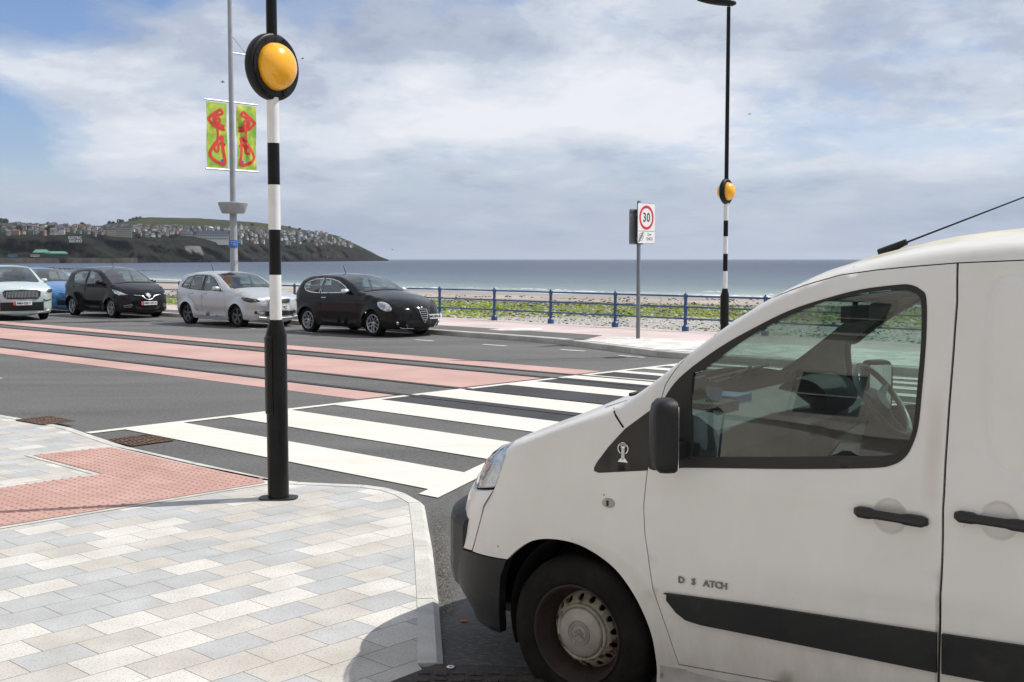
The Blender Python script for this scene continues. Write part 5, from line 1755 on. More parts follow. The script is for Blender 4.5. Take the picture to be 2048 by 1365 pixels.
        ribbon([(0.30, 0.90), (0.22, 0.84), (0.55, 0.80), (0.66, 0.74), (0.55, 0.68), (0.42, 0.68), (0.35, 0.74), (0.48, 0.78)], 0.08, rd, 'knot_pattern')
        ribbon([(0.10, 0.645), (0.35, 0.66), (0.55, 0.71), (0.50, 0.76)], 0.09, rd, 'knot_pattern')
        ribbon([(0.50, 0.68), (0.46, 0.58), (0.44, 0.48), (0.50, 0.40), (0.42, 0.33)], 0.08, rd, 'knot_pattern')
        ribbon([(0.22, 0.50), (0.40, 0.44), (0.62, 0.36), (0.80, 0.27), (0.86, 0.19), (0.70, 0.12), (0.42, 0.075), (0.18, 0.06), (0.14, 0.10), (0.20, 0.22), (0.24, 0.36), (0.22, 0.50)], 0.095, rd, 'knot_pattern')
        ribbon([(0.10, 0.36), (0.40, 0.37), (0.62, 0.33), (0.60, 0.26), (0.45, 0.26), (0.42, 0.34), (0.30, 0.40)], 0.08, rd, 'knot_pattern')
        ribbon([(0.215, 0.115), (0.32, 0.105)], 0.085, MT['banner_blue'], 'blue_dot')


lamp_post()


def speed_sign():
    b = G(1276, 678, PZF)
    s = F_PX / b[1]
    t = empty('speed_limit_sign', (b[0], b[1], PZF))
    tag(t, 'white speed limit sign with a red ring around 30 on a grey pole', 'road sign')
    z = lambda y: 1.85 + (519 - y) / s - PZF
    m = MB(); m.lathe([(0.044, 0), (0.044, z(404)), (0.03, z(403)), (0.001, z(403))], n=20); m.build('pole', MT['dark_post'], t)
    n = -ALONG                      # face towards the oncoming traffic, seen obliquely
    X = ACROSS; Zv = Vector((0, 0, 1))
    def T(org): 
        return frame_M(org, X, Zv)
    fr = n * 0.06
    # plate
    W0, W1 = -0.12, 0.50; zb, zt = z(487), z(408)
    def rbox(name, x0, x1, z0, z1, d0, d1, mat, par, r=0.03):
        pts = []
        for cx, cz, a in ((x1 - r, z1 - r, 0), (x0 + r, z1 - r, 90), (x0 + r, z0 + r, 180), (x1 - r, z0 + r, 270)):
            for k in range(5): pts.append((cx + r * math.cos(R(a + k * 22.5)), cz + r * math.sin(R(a + k * 22.5))))
        mm = MB(); M_ = Matrix.Identity(4)
        v = []
        for d in (d0, d1): v += [tuple(X * p[0] + Zv * p[1] + n * d) for p in pts]
        k = len(pts); mm.add(v, [tuple(range(k)), tuple(range(k, 2 * k))[::-1]] + [(i, (i + 1) % k, (i + 1) % k + k, i + k) for i in range(k)])
        o = mm.build(name, mat, par)
        bm = bmesh.new(); bm.from_mesh(o.data); bmesh.ops.recalc_face_normals(bm, faces=bm.faces); bm.to_mesh(o.data); bm.free()
        return o
    rbox('sign_border', W0 - 0.006, W1 + 0.006, zb - 0.006, zt + 0.006, 0.050, 0.058, MT['ink'], t)
    pl = rbox('sign_plate', W0, W1, zb, zt, 0.052, 0.062, MT['plate_white'], t)
    rbox('dividing_line', W0, W1, z(463) - 0.004, z(463) + 0.004, 0.055, 0.0635, MT['ink'], pl, r=0.003)
    MT['sign_red'] = plain('sign_red', (0.62, 0.02, 0.035), rough=0.4)
    def disc(r0, r1, cx, cz, d, mat, nm, sx=1.0):
        mm = MB(); v = []; f = []
        N_ = 48
        for k in range(N_):
            a = 2 * math.pi * k / N_
            for r in (r0, r1): v.append(tuple(X * (cx + r * sx * math.cos(a)) + Zv * (cz + r * math.sin(a)) + n * d))
        for k in range(N_): f.append((2 * k, 2 * k + 1, 2 * ((k + 1) % N_) + 1, 2 * ((k + 1) % N_)))
        mm.add(v, f); return mm.build(nm, mat, pl)
    cx, cz = (W0 + W1) / 2, (z(436))
    disc(0.205, 0.262, cx, cz, 0.0645, MT['sign_red'], 'red_ring')
    text_mesh('30', 0.275, MT['ink'], 'number', pl, frame_M(X * cx + Zv * (cz - 0.005) + n * 0.065, X, Zv), sx=0.92, bold=0.004, spacing=1.08)
    text_mesh('Zone', 0.075, MT['ink'], 'lettering', pl, frame_M(X * (cx + 0.11) + Zv * z(469.5) + n * 0.065, X, Zv), sx=0.9, bold=0.0)
    text_mesh('ENDS', 0.092, MT['ink'], 'lettering', pl, frame_M(X * (cx + 0.12) + Zv * z(478.5) + n * 0.065, X, Zv), sx=0.92, bold=0.0, spacing=1.1)
    MT['sign_grey'] = plain('sign_grey', (0.22, 0.22, 0.22), rough=0.5)
    disc(0.072, 0.084, cx - 0.19, z(474.5), 0.0645, MT['sign_grey'], 'grey_ring')
    text_mesh('20', 0.10, MT['sign_grey'], 'number', pl, frame_M(X * (cx - 0.19) + Zv * z(474.5) + n * 0.065, X, Zv))
    mm = MB()
    for k in range(4):
        dx = -0.024 + 0.016 * k
        a = X * (cx - 0.19 - 0.085 + dx) + Zv * (z(474.5) - 0.105) + n * 0.066; b2 = X * (cx - 0.19 + 0.075 + dx) + Zv * (z(474.5) + 0.105) + n * 0.066; w = X * 0.006
        mm.add([tuple(a - w), tuple(a + w), tuple(b2 + w), tuple(b2 - w)], [(0, 1, 2, 3)])
    mm.build('cancel_bars', MT['sign_grey'], pl)
    # second plate behind, facing the other way
    rbox('rear_plate', -0.25, 0.20, z(489), z(421), -0.075, -0.060, MT['dark_post'], t)
    rbox('rear_frame', -0.25, 0.20, z(423), z(420), -0.061, -0.035, MT['sign_grey'], t, r=0.005)
    rbox('rear_frame', -0.25, 0.20, z(489.5), z(486), -0.061, -0.035, MT['sign_grey'], t, r=0.005)
    mm = MB()
    for zz in (z(430), z(478)): mm.lathe([(0.052, zz - 0.02), (0.056, zz), (0.052, zz + 0.02)], n=18)
    mm.build('clamp', MT['galv'], t)
    for q in list(t.children) + list(pl.children):
        pass


speed_sign()


# ------------------------------------------------------------------ promenade railing
def railing():
    pts = [Vector((x, y, PZF)) for x, y in RAIL_PTS]
    t = empty('promenade_railing', pts[5])
    tag(t, 'blue painted three-rail iron railing along the seaward edge of the promenade', 'railing')
    inv = pts[5]
    # posts 2.27 m apart, keyed to the surveyed ones
    dense = []
    key = pts[5]
    acc = 0
    fw = [pts[i] for i in range(5, len(pts))]; bw = [pts[i] for i in range(5, -1, -1)]
    posts = []
    for line, sgn in ((fw, 1), (bw, -1)):
        need = 0.0 if sgn == 1 else 2.27
        for a, b in zip(line, line[1:]):
            L_ = (b - a).length; s = need
            while s <= L_:
                posts.append(a + (b - a) * (s / L_)); s += 2.27
            need = s - L_
    proto = None
    P1 = MB()
    P1.lathe([(0.088, 0), (0.088, 0.10), (0.07, 0.125), (0.050, 0.135), (0.042, 0.17), (0.040, 0.75), (0.045, 0.80), (0.052, 0.815), (0.052, 0.875), (0.038, 0.895), (0.022, 0.90), (0.026, 0.915), (0.015, 0.925), (0.001, 0.93)], n=12)
    for zz in (0.30, 0.58): P1.lathe([(0.042, zz - 0.04), (0.052, zz - 0.03), (0.052, zz + 0.03), (0.042, zz + 0.04)], n=12)
    proto = P1.build('post', MT['blue_rail'], t)
    for i, p in enumerate(posts):
        if p.x > 26: continue
        o = proto if i == 0 else proto.copy()
        if i: COL.objects.link(o); o.parent = t
        o.location = p - inv
    for zz, r in ((0.30, 0.021), (0.58, 0.021), (0.845, 0.023)):
        m = MB(); m.tube([p - inv + Vector((0, 0, zz)) for p in pts], r, 8); m.build('rail', MT['blue_rail'], t)


railing()


# ------------------------------------------------------------------ drains and cover
def drain(uv_pts, z, label, lift=0.003, bars=9):
    P = [Vector((*UV(*p)[:2], 0)) for p in uv_pts]
    c = sum(P, Vector()) / 4
    t = empty('drain_grate', (c.x, c.y, z)); tag(t, label, 'drain', 'rusty iron road drains')
    Q = [p - c for p in P]
    m = MB(); m.add([(q.x, q.y, lift) for q in Q], [(0, 1, 2, 3)]); m.build('pit', MT['hole'], t)
    m = MB()
    for k in range(bars + 1):
        a = k / bars; p0 = Q[0].lerp(Q[1], a); p1 = Q[3].lerp(Q[2], a); w = (Q[1] - Q[0]).normalized() * 0.012
        v = []
        for zz in (lift + 0.001, lift + 0.007): v += [(*(p0 - w)[:2], zz), (*(p0 + w)[:2], zz), (*(p1 + w)[:2], zz), (*(p1 - w)[:2], zz)]
        m.add(v, [(4, 5, 6, 7), (0, 1, 5, 4), (1, 2, 6, 5), (2, 3, 7, 6), (3, 0, 4, 7)])
    for a in (0.0, 0.35, 0.65, 1.0):
        p0 = Q[0].lerp(Q[3], a); p1 = Q[1].lerp(Q[2], a); w = (Q[3] - Q[0]).normalized() * 0.014
        v = []
        for zz in (lift + 0.001, lift + 0.0085): v += [(*(p0 - w)[:2], zz), (*(p0 + w)[:2], zz), (*(p1 + w)[:2], zz), (*(p1 - w)[:2], zz)]
        m.add(v, [(4, 5, 6, 7), (0, 1, 5, 4), (1, 2, 6, 5), (2, 3, 7, 6), (3, 0, 4, 7)])
    m.build('grate', MT['rust_iron'], t)


drain([(10.92, 5.74), (10.95, 6.20), (10.42, 6.20), (10.40, 5.74)], 0.0, 'rusty iron drain grate in the road beside the first white crossing stripe', 0.009)
drain([(12.72, 5.62), (12.75, 6.02), (12.16, 6.02), (12.15, 5.66)], 0.0, 'rusty iron drain grate set into the kerb line at the left', 0.056)


def cover():
    t = empty('service_cover', (0.0, 4.7, PZ)); tag(t, 'dark rusty iron cover at the pavement edge in front of the van wheel', 'manhole cover')
    pts = [(-0.335, 5.00), (0.34, 4.93), (0.28, 4.45), (-0.42, 4.52), (-0.545, 4.75)]
    m = MB(); q = [(x, y - 4.7) for x, y in pts]
    m.prism(q, -0.03, 0.006); MT['dark_iron'] = noise_mat('dark_cast_iron', (0.025, 0.020, 0.017), (0.055, 0.040, 0.032), scale=20, rough=0.8, bump=1.0, bscale=60); 
    random.seed(3)
    for i in range(9):
        for j in range(6):
            x = -0.38 + i * 0.075; y = -0.20 + j * 0.075
            if not pip(x, y, np.array(q + [q[0]])): continue
            m.box(x - 0.026, x + 0.026, y - 0.011 if (i + j) % 2 else y - 0.026, y + 0.011 if (i + j) % 2 else y + 0.026, 0.006, 0.0115)
    m.build('cover_plate', MT['dark_iron'], t)
    m = MB(); m.lathe([(0.007, 0.0125), (0.016, 0.014), (0.018, 0.0115)], n=16, c=(-0.27, 0.245, 0)); m.build('washer', MT['galv'], t)


cover()
# cigarette end on the road by the bumper
m = MB(); gx = G(926, 1243, 0.006)
m.tube([(-0.012, 0, 0.006), (0.022, 0.006, 0.006)], 0.0055, 8)
o = m.build('cigarette_end', MT['lens_orange']); o.location = (gx[0], gx[1], 0)
tag(o, 'tiny orange cigarette end lying on the shaded road below the van bumper', 'litter')


# ------------------------------------------------------------------ parked cars
def paint(name, c, metal=0.0, rough=0.28, coat=0.6, flake=0.04, spec=0.5):
    m = noise_mat(name, tuple(x * (1 - flake) for x in c), tuple(min(1, x * (1 + flake)) for x in c), scale=40, detail=3, rough=rough, metal=metal, coat=coat, spec=spec)
    m.node_tree.nodes['Principled BSDF'].inputs['Coat Roughness'].default_value = 0.04
    return m


def alloy(parent, x, y, side, r, style, mat_face):
    W = empty('wheel'); W.parent = parent; W.location = (x, y, r)
    if side > 0: W.rotation_euler = (0, 0, math.pi)
    rr = r * 0.70
    t = MB(); t.lathe([(rr, 0.02), (rr + 0.01, 0.0), (r * 0.88, -0.004), (r * 0.97, 0.012), (r, 0.035), (r, 0.18), (r * 0.97, 0.2), (rr, 0.2)], n=40, axis='y'); t.build('tyre', MT['tyre'], W)
    m = MB(); m.lathe([(rr + 0.004, 0.012), (rr - 0.006, 0.0), (rr - 0.016, 0.006), (rr - 0.024, 0.03), (rr - 0.03, 0.10)], n=40, axis='y')
    m.lathe([(0.0005, 0.016), (0.035, 0.018), (0.055, 0.026), (0.06, 0.05)], n=20, axis='y')
    def bar(p0, p1, w0, w1, y0=0.022, y1=0.012, th=0.02):
        a = Vector((p0[0], 0, p0[1])); b = Vector((p1[0], 0, p1[1])); d = (b - a).normalized(); n = Vector((-d.z, 0, d.x))
        v = []
        for (p, w, yy) in ((a, w0, y0), (b, w1, y1)):
            v += [p + n * w + Vector((0, yy, 0)), p - n * w + Vector((0, yy, 0)), p - n * w + Vector((0, yy + th, 0)), p + n * w + Vector((0, yy + th, 0))]
        m.add(v, [(0, 1, 5, 4), (1, 2, 6, 5), (3, 0, 4, 7), (0, 3, 2, 1), (4, 5, 6, 7)])
    P = lambda a, q: (q * math.cos(a), q * math.sin(a))
    if style == 'five':
        for k in range(5):
            a = 2 * math.pi * k / 5 + math.pi / 2
            bar(P(a, 0.04), P(a, rr - 0.015), 0.030, 0.036)
    elif style == 'ten':
        for k in range(5):
            for da in (-0.17, 0.17):
                a = 2 * math.pi * k / 5 + 0.3
                bar(P(a + da * 0.6, 0.05), P(a + da * 1.3, rr - 0.015), 0.010, 0.012)
    else:       # petal ring wheel
        for k in range(5):
            a = 2 * math.pi * k / 5 + 0.25
            bar(P(a, 0.04), P(a, 0.085), 0.014, 0.014)
            for s_ in (-1, 1):
                pts = [P(a, 0.08), P(a + s_ * 0.36, 0.125), P(a + s_ * 0.44, 0.17), P(a + s_ * 0.24, rr - 0.02)]
                for q0, q1 in zip(pts, pts[1:]): bar(q0, q1, 0.0095, 0.0095)
    m.build('rim', mat_face, W)
    b = MB(); b.lathe([(rr - 0.02, 0.09), (0.001, 0.09)], n=24, axis='y'); b.build('brake_disc', MT['hole'], W)
    return W


def car(label, wheel_px, head, spec):
    """wheel_px: photo points where the two near-side tyres meet the road (rear, front)"""
    B = Body(spec['hw'], spec['curve'], spec['front'], spec['rear'], spec['tumble'], spec.get('top_r', 0.05), (0.15, 0.5, 0.05))
    wb = spec['wb']; r = spec['r']; hw = spec['hw']
    fwd = Vector((math.sin(R(head)), math.cos(R(head)), 0))
    right = Vector((fwd.y, -fwd.x, 0))          # the car's right hand side
    a = Vector((*G(*wheel_px[0])[:2], 0)); b = Vector((*G(*wheel_px[1])[:2], 0))
    if spec.get('anchor') == 'left_front':
        O = b + right * (hw - 0.1)
    elif spec.get('anchor') == 'xy':
        O = Vector((*wheel_px[0], 0))
    else:
        mid = (a + b) / 2; O = mid + fwd * wb / 2 - right * (hw - 0.10)
    # local x runs backwards, local y: +y = right-hand side of the car... checked below
    V = empty('parked_car', O, math.atan2(-fwd.y, -fwd.x))
    xl = -fwd; yl = Vector((-xl.y, xl.x, 0)); nearside = 1 if yl.dot(right) > 0 else -1   # near side = the car's right
    tag(V, label, 'car', 'cars along the far kerb')
    P_ = spec['paint']; C = B.curve; n = len(C)
    g = MT['car_glass']
    top = lambda z, fr=True: min((range(n // 2) if fr else range(n // 2, n)), key=lambda i: abs(C[i][1] - z))
    ids = lambda s0: min(range(n), key=lambda i: abs(C[i][0] - s0) + (9 if C[i][1] < 0.7 else 0))
    i_b = top(spec['z_bumper']); i_c = ids(spec['s_cowl']); i_w = ids(spec['s_roof0']); i_r = ids(spec['s_roof1']); i_g = ids(spec['s_glass1'])
    ra = r + 0.045
    arch = lambda cx: arc(cx, r * 0.97, ra, 190, -10, 18)
    zb = spec['zb']
    lo = [(wb + 0.5, zb + 0.03)] + arch(wb)[::-1] + [(wb - ra - 0.03, zb), (ra + 0.03, zb)] + arch(0.0)[::-1] + [(-0.5, zb + 0.02)]
    outer = [tuple(p) for p in C] + lo
    wins = spec['windows']; doors = spec['doors']
    ex = dense_front(B, C[0][1], spec['z_cowl'], nz=14)
    for k in range(15):
        z = C[-1][1] + (1.0 - C[-1][1]) * k / 14; a_ = interp(z, [(t[0], t[1]) for t in B.rear])
        for q in (0.01, 0.04, 0.1, 0.2, 0.35, 0.55, 0.8): ex.append((B.sr(z) - a_ * q, z))

    def flank(x, z):
        y = B.Y(x, z)
        y += spec.get('crease', 0.010) * math.exp(-((z - spec.get('zc', 0.80)) / 0.035) ** 2) * (1 if 0 < x < wb + 0.3 else 0.4)
        for cx in (0.0, wb):
            q = math.hypot(x - cx, z - r)
            y += 0.022 * math.exp(-((q - ra) / 0.05) ** 2)
        y -= 0.025 * math.exp(-((z - 0.42) / 0.07) ** 2) * (1 if ra < x < wb - ra else 0)
        return y
    allw = [w for w in wins]
    mat_in = MT['trim_dark']
    for side in (-1, 1):
        near = side == nearside
        st = 0.09 if near else 0.14
        dz = doors
        # car body side with door openings cut out; doors separate
        skin('body_side', B, outer, dz + [w for w in allw if not any(np_pip(np.array([np.mean([p[0] for p in w])]), np.array([np.mean([p[1] for p in w])]), d)[0] for d in dz)], P_, V, side, st, 0, 0.02, ex, flank)
        for d in dz:
            inner = [w for w in allw if np_pip(np.array([np.mean([p[0] for p in w])]), np.array([np.mean([p[1] for p in w])]), d)[0]]
            dd = skin('door', B, inset_pts(d, 0.006), inner, P_, V, side, st, 0, 0.02, None, flank)
            xs = [p[0] for p in d]; hx = max(xs) - 0.16; hz = spec['z_handle']
            m = MB(); y = side * (B.Y(hx, hz) + 0.018)
            m.tube([(hx - 0.10, y - side * 0.012, hz), (hx - 0.07, y, hz), (hx + 0.05, y, hz), (hx + 0.08, y - side * 0.012, hz)], 0.013, 6)
            m.build('door_handle', MT['chrome'] if spec.get('chrome_handle') else P_, dd)
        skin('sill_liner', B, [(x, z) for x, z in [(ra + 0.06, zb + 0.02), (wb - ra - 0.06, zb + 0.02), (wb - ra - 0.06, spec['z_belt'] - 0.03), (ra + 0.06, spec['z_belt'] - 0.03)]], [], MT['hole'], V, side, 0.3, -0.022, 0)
        for w in allw:
            if spec.get('chrome_line'):
                skin('window_trim', B, inset_pts(w, -0.012), [inset_pts(w, 0.004)], MT['chrome'], V, side, 0.08, 0.003, 0)
            else:
                skin('window_trim', B, inset_pts(w, -0.010), [inset_pts(w, 0.008)], MT['van_seal'], V, side, 0.08, 0.003, 0)
            skin('side_window', B, inset_pts(w, -0.004), [], g, V, side, 0.2, -0.008, 0)
        # pillars between the panes are dark
        for pl in spec.get('black_pillars', []):
            skin('pillar', B, pl, [], MT['van_seal'], V, side, 0.12, 0.004, 0)
        # lamps on the front corner
        for nm, poly, mt in spec['front_lamps']:
            skin(nm, B, poly, [], mt, V, side, 0.05, 0.006, 0, [e for e in ex])
        for nm, poly, mt in spec.get('rear_lamps', []):
            skin(nm, B, poly, [], mt, V, side, 0.08, 0.006, 0, ex)
        # wing mirror
        mx, mz = spec['mirror']
        m = MB(); y = side * (B.Y(mx, mz) + 0.10); secs = []
        for x_, k in ((-0.10, 0.35), (-0.085, 0.75), (-0.04, 1.0), (0.03, 1.0), (0.045, 0.9)):
            secs.append([(mx + x_, y + 0.10 * k * math.copysign(abs(math.cos(t_)) ** 0.7, math.cos(t_)), mz + 0.02 + 0.068 * k * math.copysign(abs(math.sin(t_)) ** 0.7, math.sin(t_))) for t_ in [2 * math.pi * j / 16 for j in range(16)]])
        v = [p for s_ in secs for p in s_]; f = []
        for k in range(len(secs) - 1):
            for j in range(16): f.append((k * 16 + j, k * 16 + (j + 1) % 16, (k + 1) * 16 + (j + 1) % 16, (k + 1) * 16 + j))
        f.append(tuple(range(16))[::-1]); f.append(tuple(range((len(secs) - 1) * 16, len(secs) * 16)))
        m.add(v, f, 0, True)
        m.box(mx - 0.03, mx + 0.02, min(side * (hw - 0.12), y), max(side * (hw - 0.12), y), mz - 0.045, mz - 0.02, 1)
        m.build('wing_mirror', [spec.get('mirror_mat', P_), MT['black_plastic']], V)
        for cx in (0.0, wb): alloy(V, cx, side * (hw - 0.045), side, r, spec['wheel'], spec['wheel_mat'])
        for cx in (0.0, wb):
            ring = arc(cx, r * 0.97, ra + 0.005, -20, 200, 16); v = []; f = []
            for (x, z) in ring: v += [(x, side * (hw - 0.06), z), (x, side * (hw - 0.36), z)]
            for k in range(len(ring) - 1): f.append((2 * k, 2 * k + 1, 2 * k + 3, 2 * k + 2))
            m = MB(); m.add(v, f, 0, True); m.add([(x, side * (hw - 0.36), z) for x, z in ring], [tuple(range(len(ring)))])
            m.build('wheel_arch_liner', MT['hole'], V)
    fb = spec.get('front_bulge', 0.07)
    band('front_bumper', B, 0, i_b, P_, V, fb)
    band('bonnet', B, i_b, i_c, P_, V, lambda i: fb + (0.05 - fb) * min(1, (i - i_b) / max(1, i_c - i_b)))
    band('windscreen', B, i_c, i_w, g, V, 0.06, -0.93, 0.93)
    for s0, s1 in ((-1, -0.93), (0.93, 1)): band('windscreen_pillar', B, i_c, i_w, spec.get('pillar_mat', P_), V, 0.06, s0, s1, 2)
    band('roof', B, i_w, i_r, spec.get('roof_mat', P_), V, 0.05)
    band('rear_window', B, i_r, i_g, g, V, 0.04, -0.86, 0.86)
    for s0, s1 in ((-1, -0.86), (0.86, 1)): band('rear_pillar', B, i_r, i_g, P_, V, 0.04, s0, s1, 2)
    band('tailgate', B, i_g, n - 1, P_, V, 0.06)
    band('cowl_panel', B, max(i_c - 3, 0), i_c, MT['van_seal'], V, 0.06, -0.86, 0.86, 10, off=0.005)
    # front face details: z range, |y| extent, material
    def face(nm, z0, z1, y0, y1, mat, off=0.012, nz=4, ny=10, th=0.0, taper=0.0):
        v = []; f = []
        for j in range(nz + 1):
            z = z0 + (z1 - z0) * j / nz
            e = taper * (1 - j / nz)
            ya, yb = y0 * (1 - e) if y0 < 0 < y1 else y0, y1 * (1 - e) if y0 < 0 < y1 else y1
            for k in range(ny + 1):
                y = ya + (yb - ya) * k / ny
                v.append((front_x(y, z) - off, y, z))
        for j in range(nz):
            for k in range(ny): f.append((j * (ny + 1) + k, j * (ny + 1) + k + 1, (j + 1) * (ny + 1) + k + 1, (j + 1) * (ny + 1) + k))
        return mesh_obj(nm, v, f, mat, V)

    def front_x(y, z):
        x0 = B.sf(z); ye = B.Y(x0, z)
        if abs(y) <= ye: return x0 - fb * (1 - abs(y / ye) ** 2.2)
        lo_, hi_ = x0, x0 + 0.9
        for _ in range(24):
            m_ = (lo_ + hi_) / 2
            if B.Y(m_, z) < abs(y): lo_ = m_
            else: hi_ = m_
        return hi_
    for d in spec['face']:
        face(*d[:6], **(d[6] if len(d) > 6 else {}))
    spec['extra'](V, B, front_x, face)
    # number plate
    if spec.get('plate'):
        zc, yc, txt, red = spec['plate']
        if yc == 'side': yc = -nearside * 0.38
        hw_, hh = 0.26, 0.056
        x = min(front_x(yc + k * hw_, zc) for k in (-1, 0, 1)) - 0.022
        if abs(yc) > 0.3: x = front_x(yc, zc) - 0.035
        rot = Matrix.Identity(4)
        m = MB(); m.box(x, x + 0.03, yc - hw_, yc + hw_, zc - hh, zc + hh); pb = m.build('number_plate', MT['plate_white'], V)
        # the text reads from the car's front: right of reader = car's left
        xd = Vector((0, -1, 0)) if True else None
        # outward normal is -x ; x axis of the text = z_text cross ... (x,y,z)=(xd, up, -X)
        xd = Vector((0, 0, 1)).cross(Vector((-1, 0, 0)))
        text_mesh(txt, 0.098, MT['ink'], 'plate_lettering', pb, frame_M((x - 0.003, yc, zc - 0.002) if not red else Vector((x - 0.003, yc, zc - 0.002)) + xd * 0.028, xd, (0, 0, 1)), sx=0.86, bold=0.0025)
        if red:
            m = MB(); c = Vector((x - 0.002, yc, zc)) - xd * (hw_ - 0.035)
            m.add([c - xd * 0.035 - Vector((0, 0, hh)), c + xd * 0.035 - Vector((0, 0, hh)), c + xd * 0.035 + Vector((0, 0, hh)), c - xd * 0.035 + Vector((0, 0, hh))], [(0, 1, 2, 3)])
            m.build('plate_emblem', MT['plate_red'], pb)
    # underbody and cabin
    m = MB(); L0, L1 = B.sf(0.5), B.sr(0.5)
    m.box(L0 + 0.25, L1 - 0.2, -hw + 0.34, hw - 0.34, zb, zb + 0.12); m.box(ra + 0.04, wb - ra - 0.04, -hw + 0.06, hw - 0.06, zb + 0.01, zb + 0.10)
    m.box(L0 + 0.28, -ra - 0.02 + 0.2, -hw + 0.42, hw - 0.42, zb + 0.1, 0.72); m.box(0.22, 0.30, -hw + 0.16, hw - 0.16, zb + 0.1, spec['z_belt'] - 0.10)
    m.box(wb + 0.25, L1 - 0.22, -hw + 0.42, hw - 0.42, zb + 0.1, spec['z_belt'] - 0.12)
    m.build('underbody', MT['trim_dark'], V)
    m = MB(); m.box(spec['s_cowl'] + 0.02, spec['s_cowl'] + 0.42, -hw + 0.14, hw - 0.14, spec['z_belt'] - 0.28, spec['z_belt'] - 0.04); m.build('dashboard', MT['trim_dark'], V)
    for (x, y, w) in ((spec['seat_x'], -0.36, 0.23), (spec['seat_x'], 0.36, 0.23), (spec['seat_x'] + 0.85, 0, 0.60)):
        m = MB(); zs = spec['z_belt'] - 0.50
        m.box(x - 0.45, x, y - w, y + w, zs, zs + 0.14)
        v = []
        for (xx, zz, ww) in ((x - 0.06, zs + 0.12, w), (x + 0.02, zs + 0.35, w), (x + 0.12, zs + 0.60, w * 0.85), (x + 0.15, zs + 0.66, w * 0.5)):
            v += [(xx, y - ww, zz), (xx + 0.11, y - ww, zz), (xx + 0.11, y + ww, zz), (xx, y + ww, zz)]
        f = []
        for k in range(3): 
            for j in range(4): f.append((k * 4 + j, k * 4 + (j + 1) % 4, (k + 1) * 4 + (j + 1) % 4, (k + 1) * 4 + j))
        f.append((12, 13, 14, 15)); m.add(v, f)
        for hy in ((y,) if w < 0.3 else (-0.35, 0.35)):
            m.box(x + 0.13, x + 0.21, hy - 0.12, hy + 0.12, zs + 0.67, zs + 0.84)
        m.build('seat', MT['trim_dark'] if spec.get('dark_seats', True) else MT['trim_mid'], V)
    c = Vector((spec['s_cowl'] + 0.52, nearside * 0.36, spec['z_belt'] - 0.03)); ax = Vector((0.88, 0, 0.47)); e1 = Vector((0, 1, 0)); e2 = ax.cross(e1)
    m = MB(); m.tube([c + e1 * 0.18 * math.cos(2 * math.pi * k / 20) + e2 * 0.18 * math.sin(2 * math.pi * k / 20) for k in range(21)], 0.014, 6, cap=False)
    m.tube([c - ax * 0.3, c], [0.03, 0.06], 8); m.tube([c - e1 * 0.17, c + e1 * 0.17], 0.015, 6); m.build('steering_wheel', MT['trim_dark'], V)
    if spec.get('aerial'):
        x, y = spec['aerial']; z0 = float(np.interp(x, B.ts, B.tz)) + 0.04
        m = MB(); m.tube([(x, y, z0 - 0.02), (x + 0.13, y, z0 + 0.21)], [0.012, 0.006], 6); m.build('aerial', MT['black_plastic'], V)
    return V


SILVER = paint('silver_paint', (0.52, 0.53, 0.54), metal=0.55, rough=0.32)
BLACKP = paint('black_car_paint', (0.0050, 0.0045, 0.0045), rough=0.12, flake=0.3, coat=0.0, spec=0.30)
DARKP = paint('dark_plum_paint', (0.008, 0.006, 0.010), rough=0.12, flake=0.3, coat=0.0, spec=0.30)
PALEP = paint('pale_green_paint', (0.50, 0.585, 0.585), metal=0.2, rough=0.3)
BLUEP = paint('blue_car_paint', (0.07, 0.20, 0.42), metal=0.3, rough=0.25)
RED_L = plain('red_lens', (0.35, 0.01, 0.01), rough=0.15)
LAMPD = plain('smoked_lamp', (0.045, 0.05, 0.06), rough=0.12, coat=0.6)
LAMPC = noise_mat('clear_lamp', (0.25, 0.27, 0.29), (0.80, 0.82, 0.84), scale=14, detail=3, rough=0.12, metal=0.6)
GRILLE = plain('black_grille', (0.008, 0.008, 0.008), rough=0.5)


def bars(V, front_x, zs, y0, y1, mat, name, th=0.010, off=0.02, ny=8):
    for z in zs:
        m = MB(); m.tube([(front_x(y0 + (y1 - y0) * k / ny, z) - off, y0 + (y1 - y0) * k / ny, z) for k in range(ny + 1)], th, 6); m.build(name, mat, V)


def arcline(V, front_x, pts, mat, name, th=0.012, off=0.02):
    m = MB(); m.tube([(front_x(y, z) - off, y, z) for y, z in pts], th, 6); return m.build(name, mat, V)


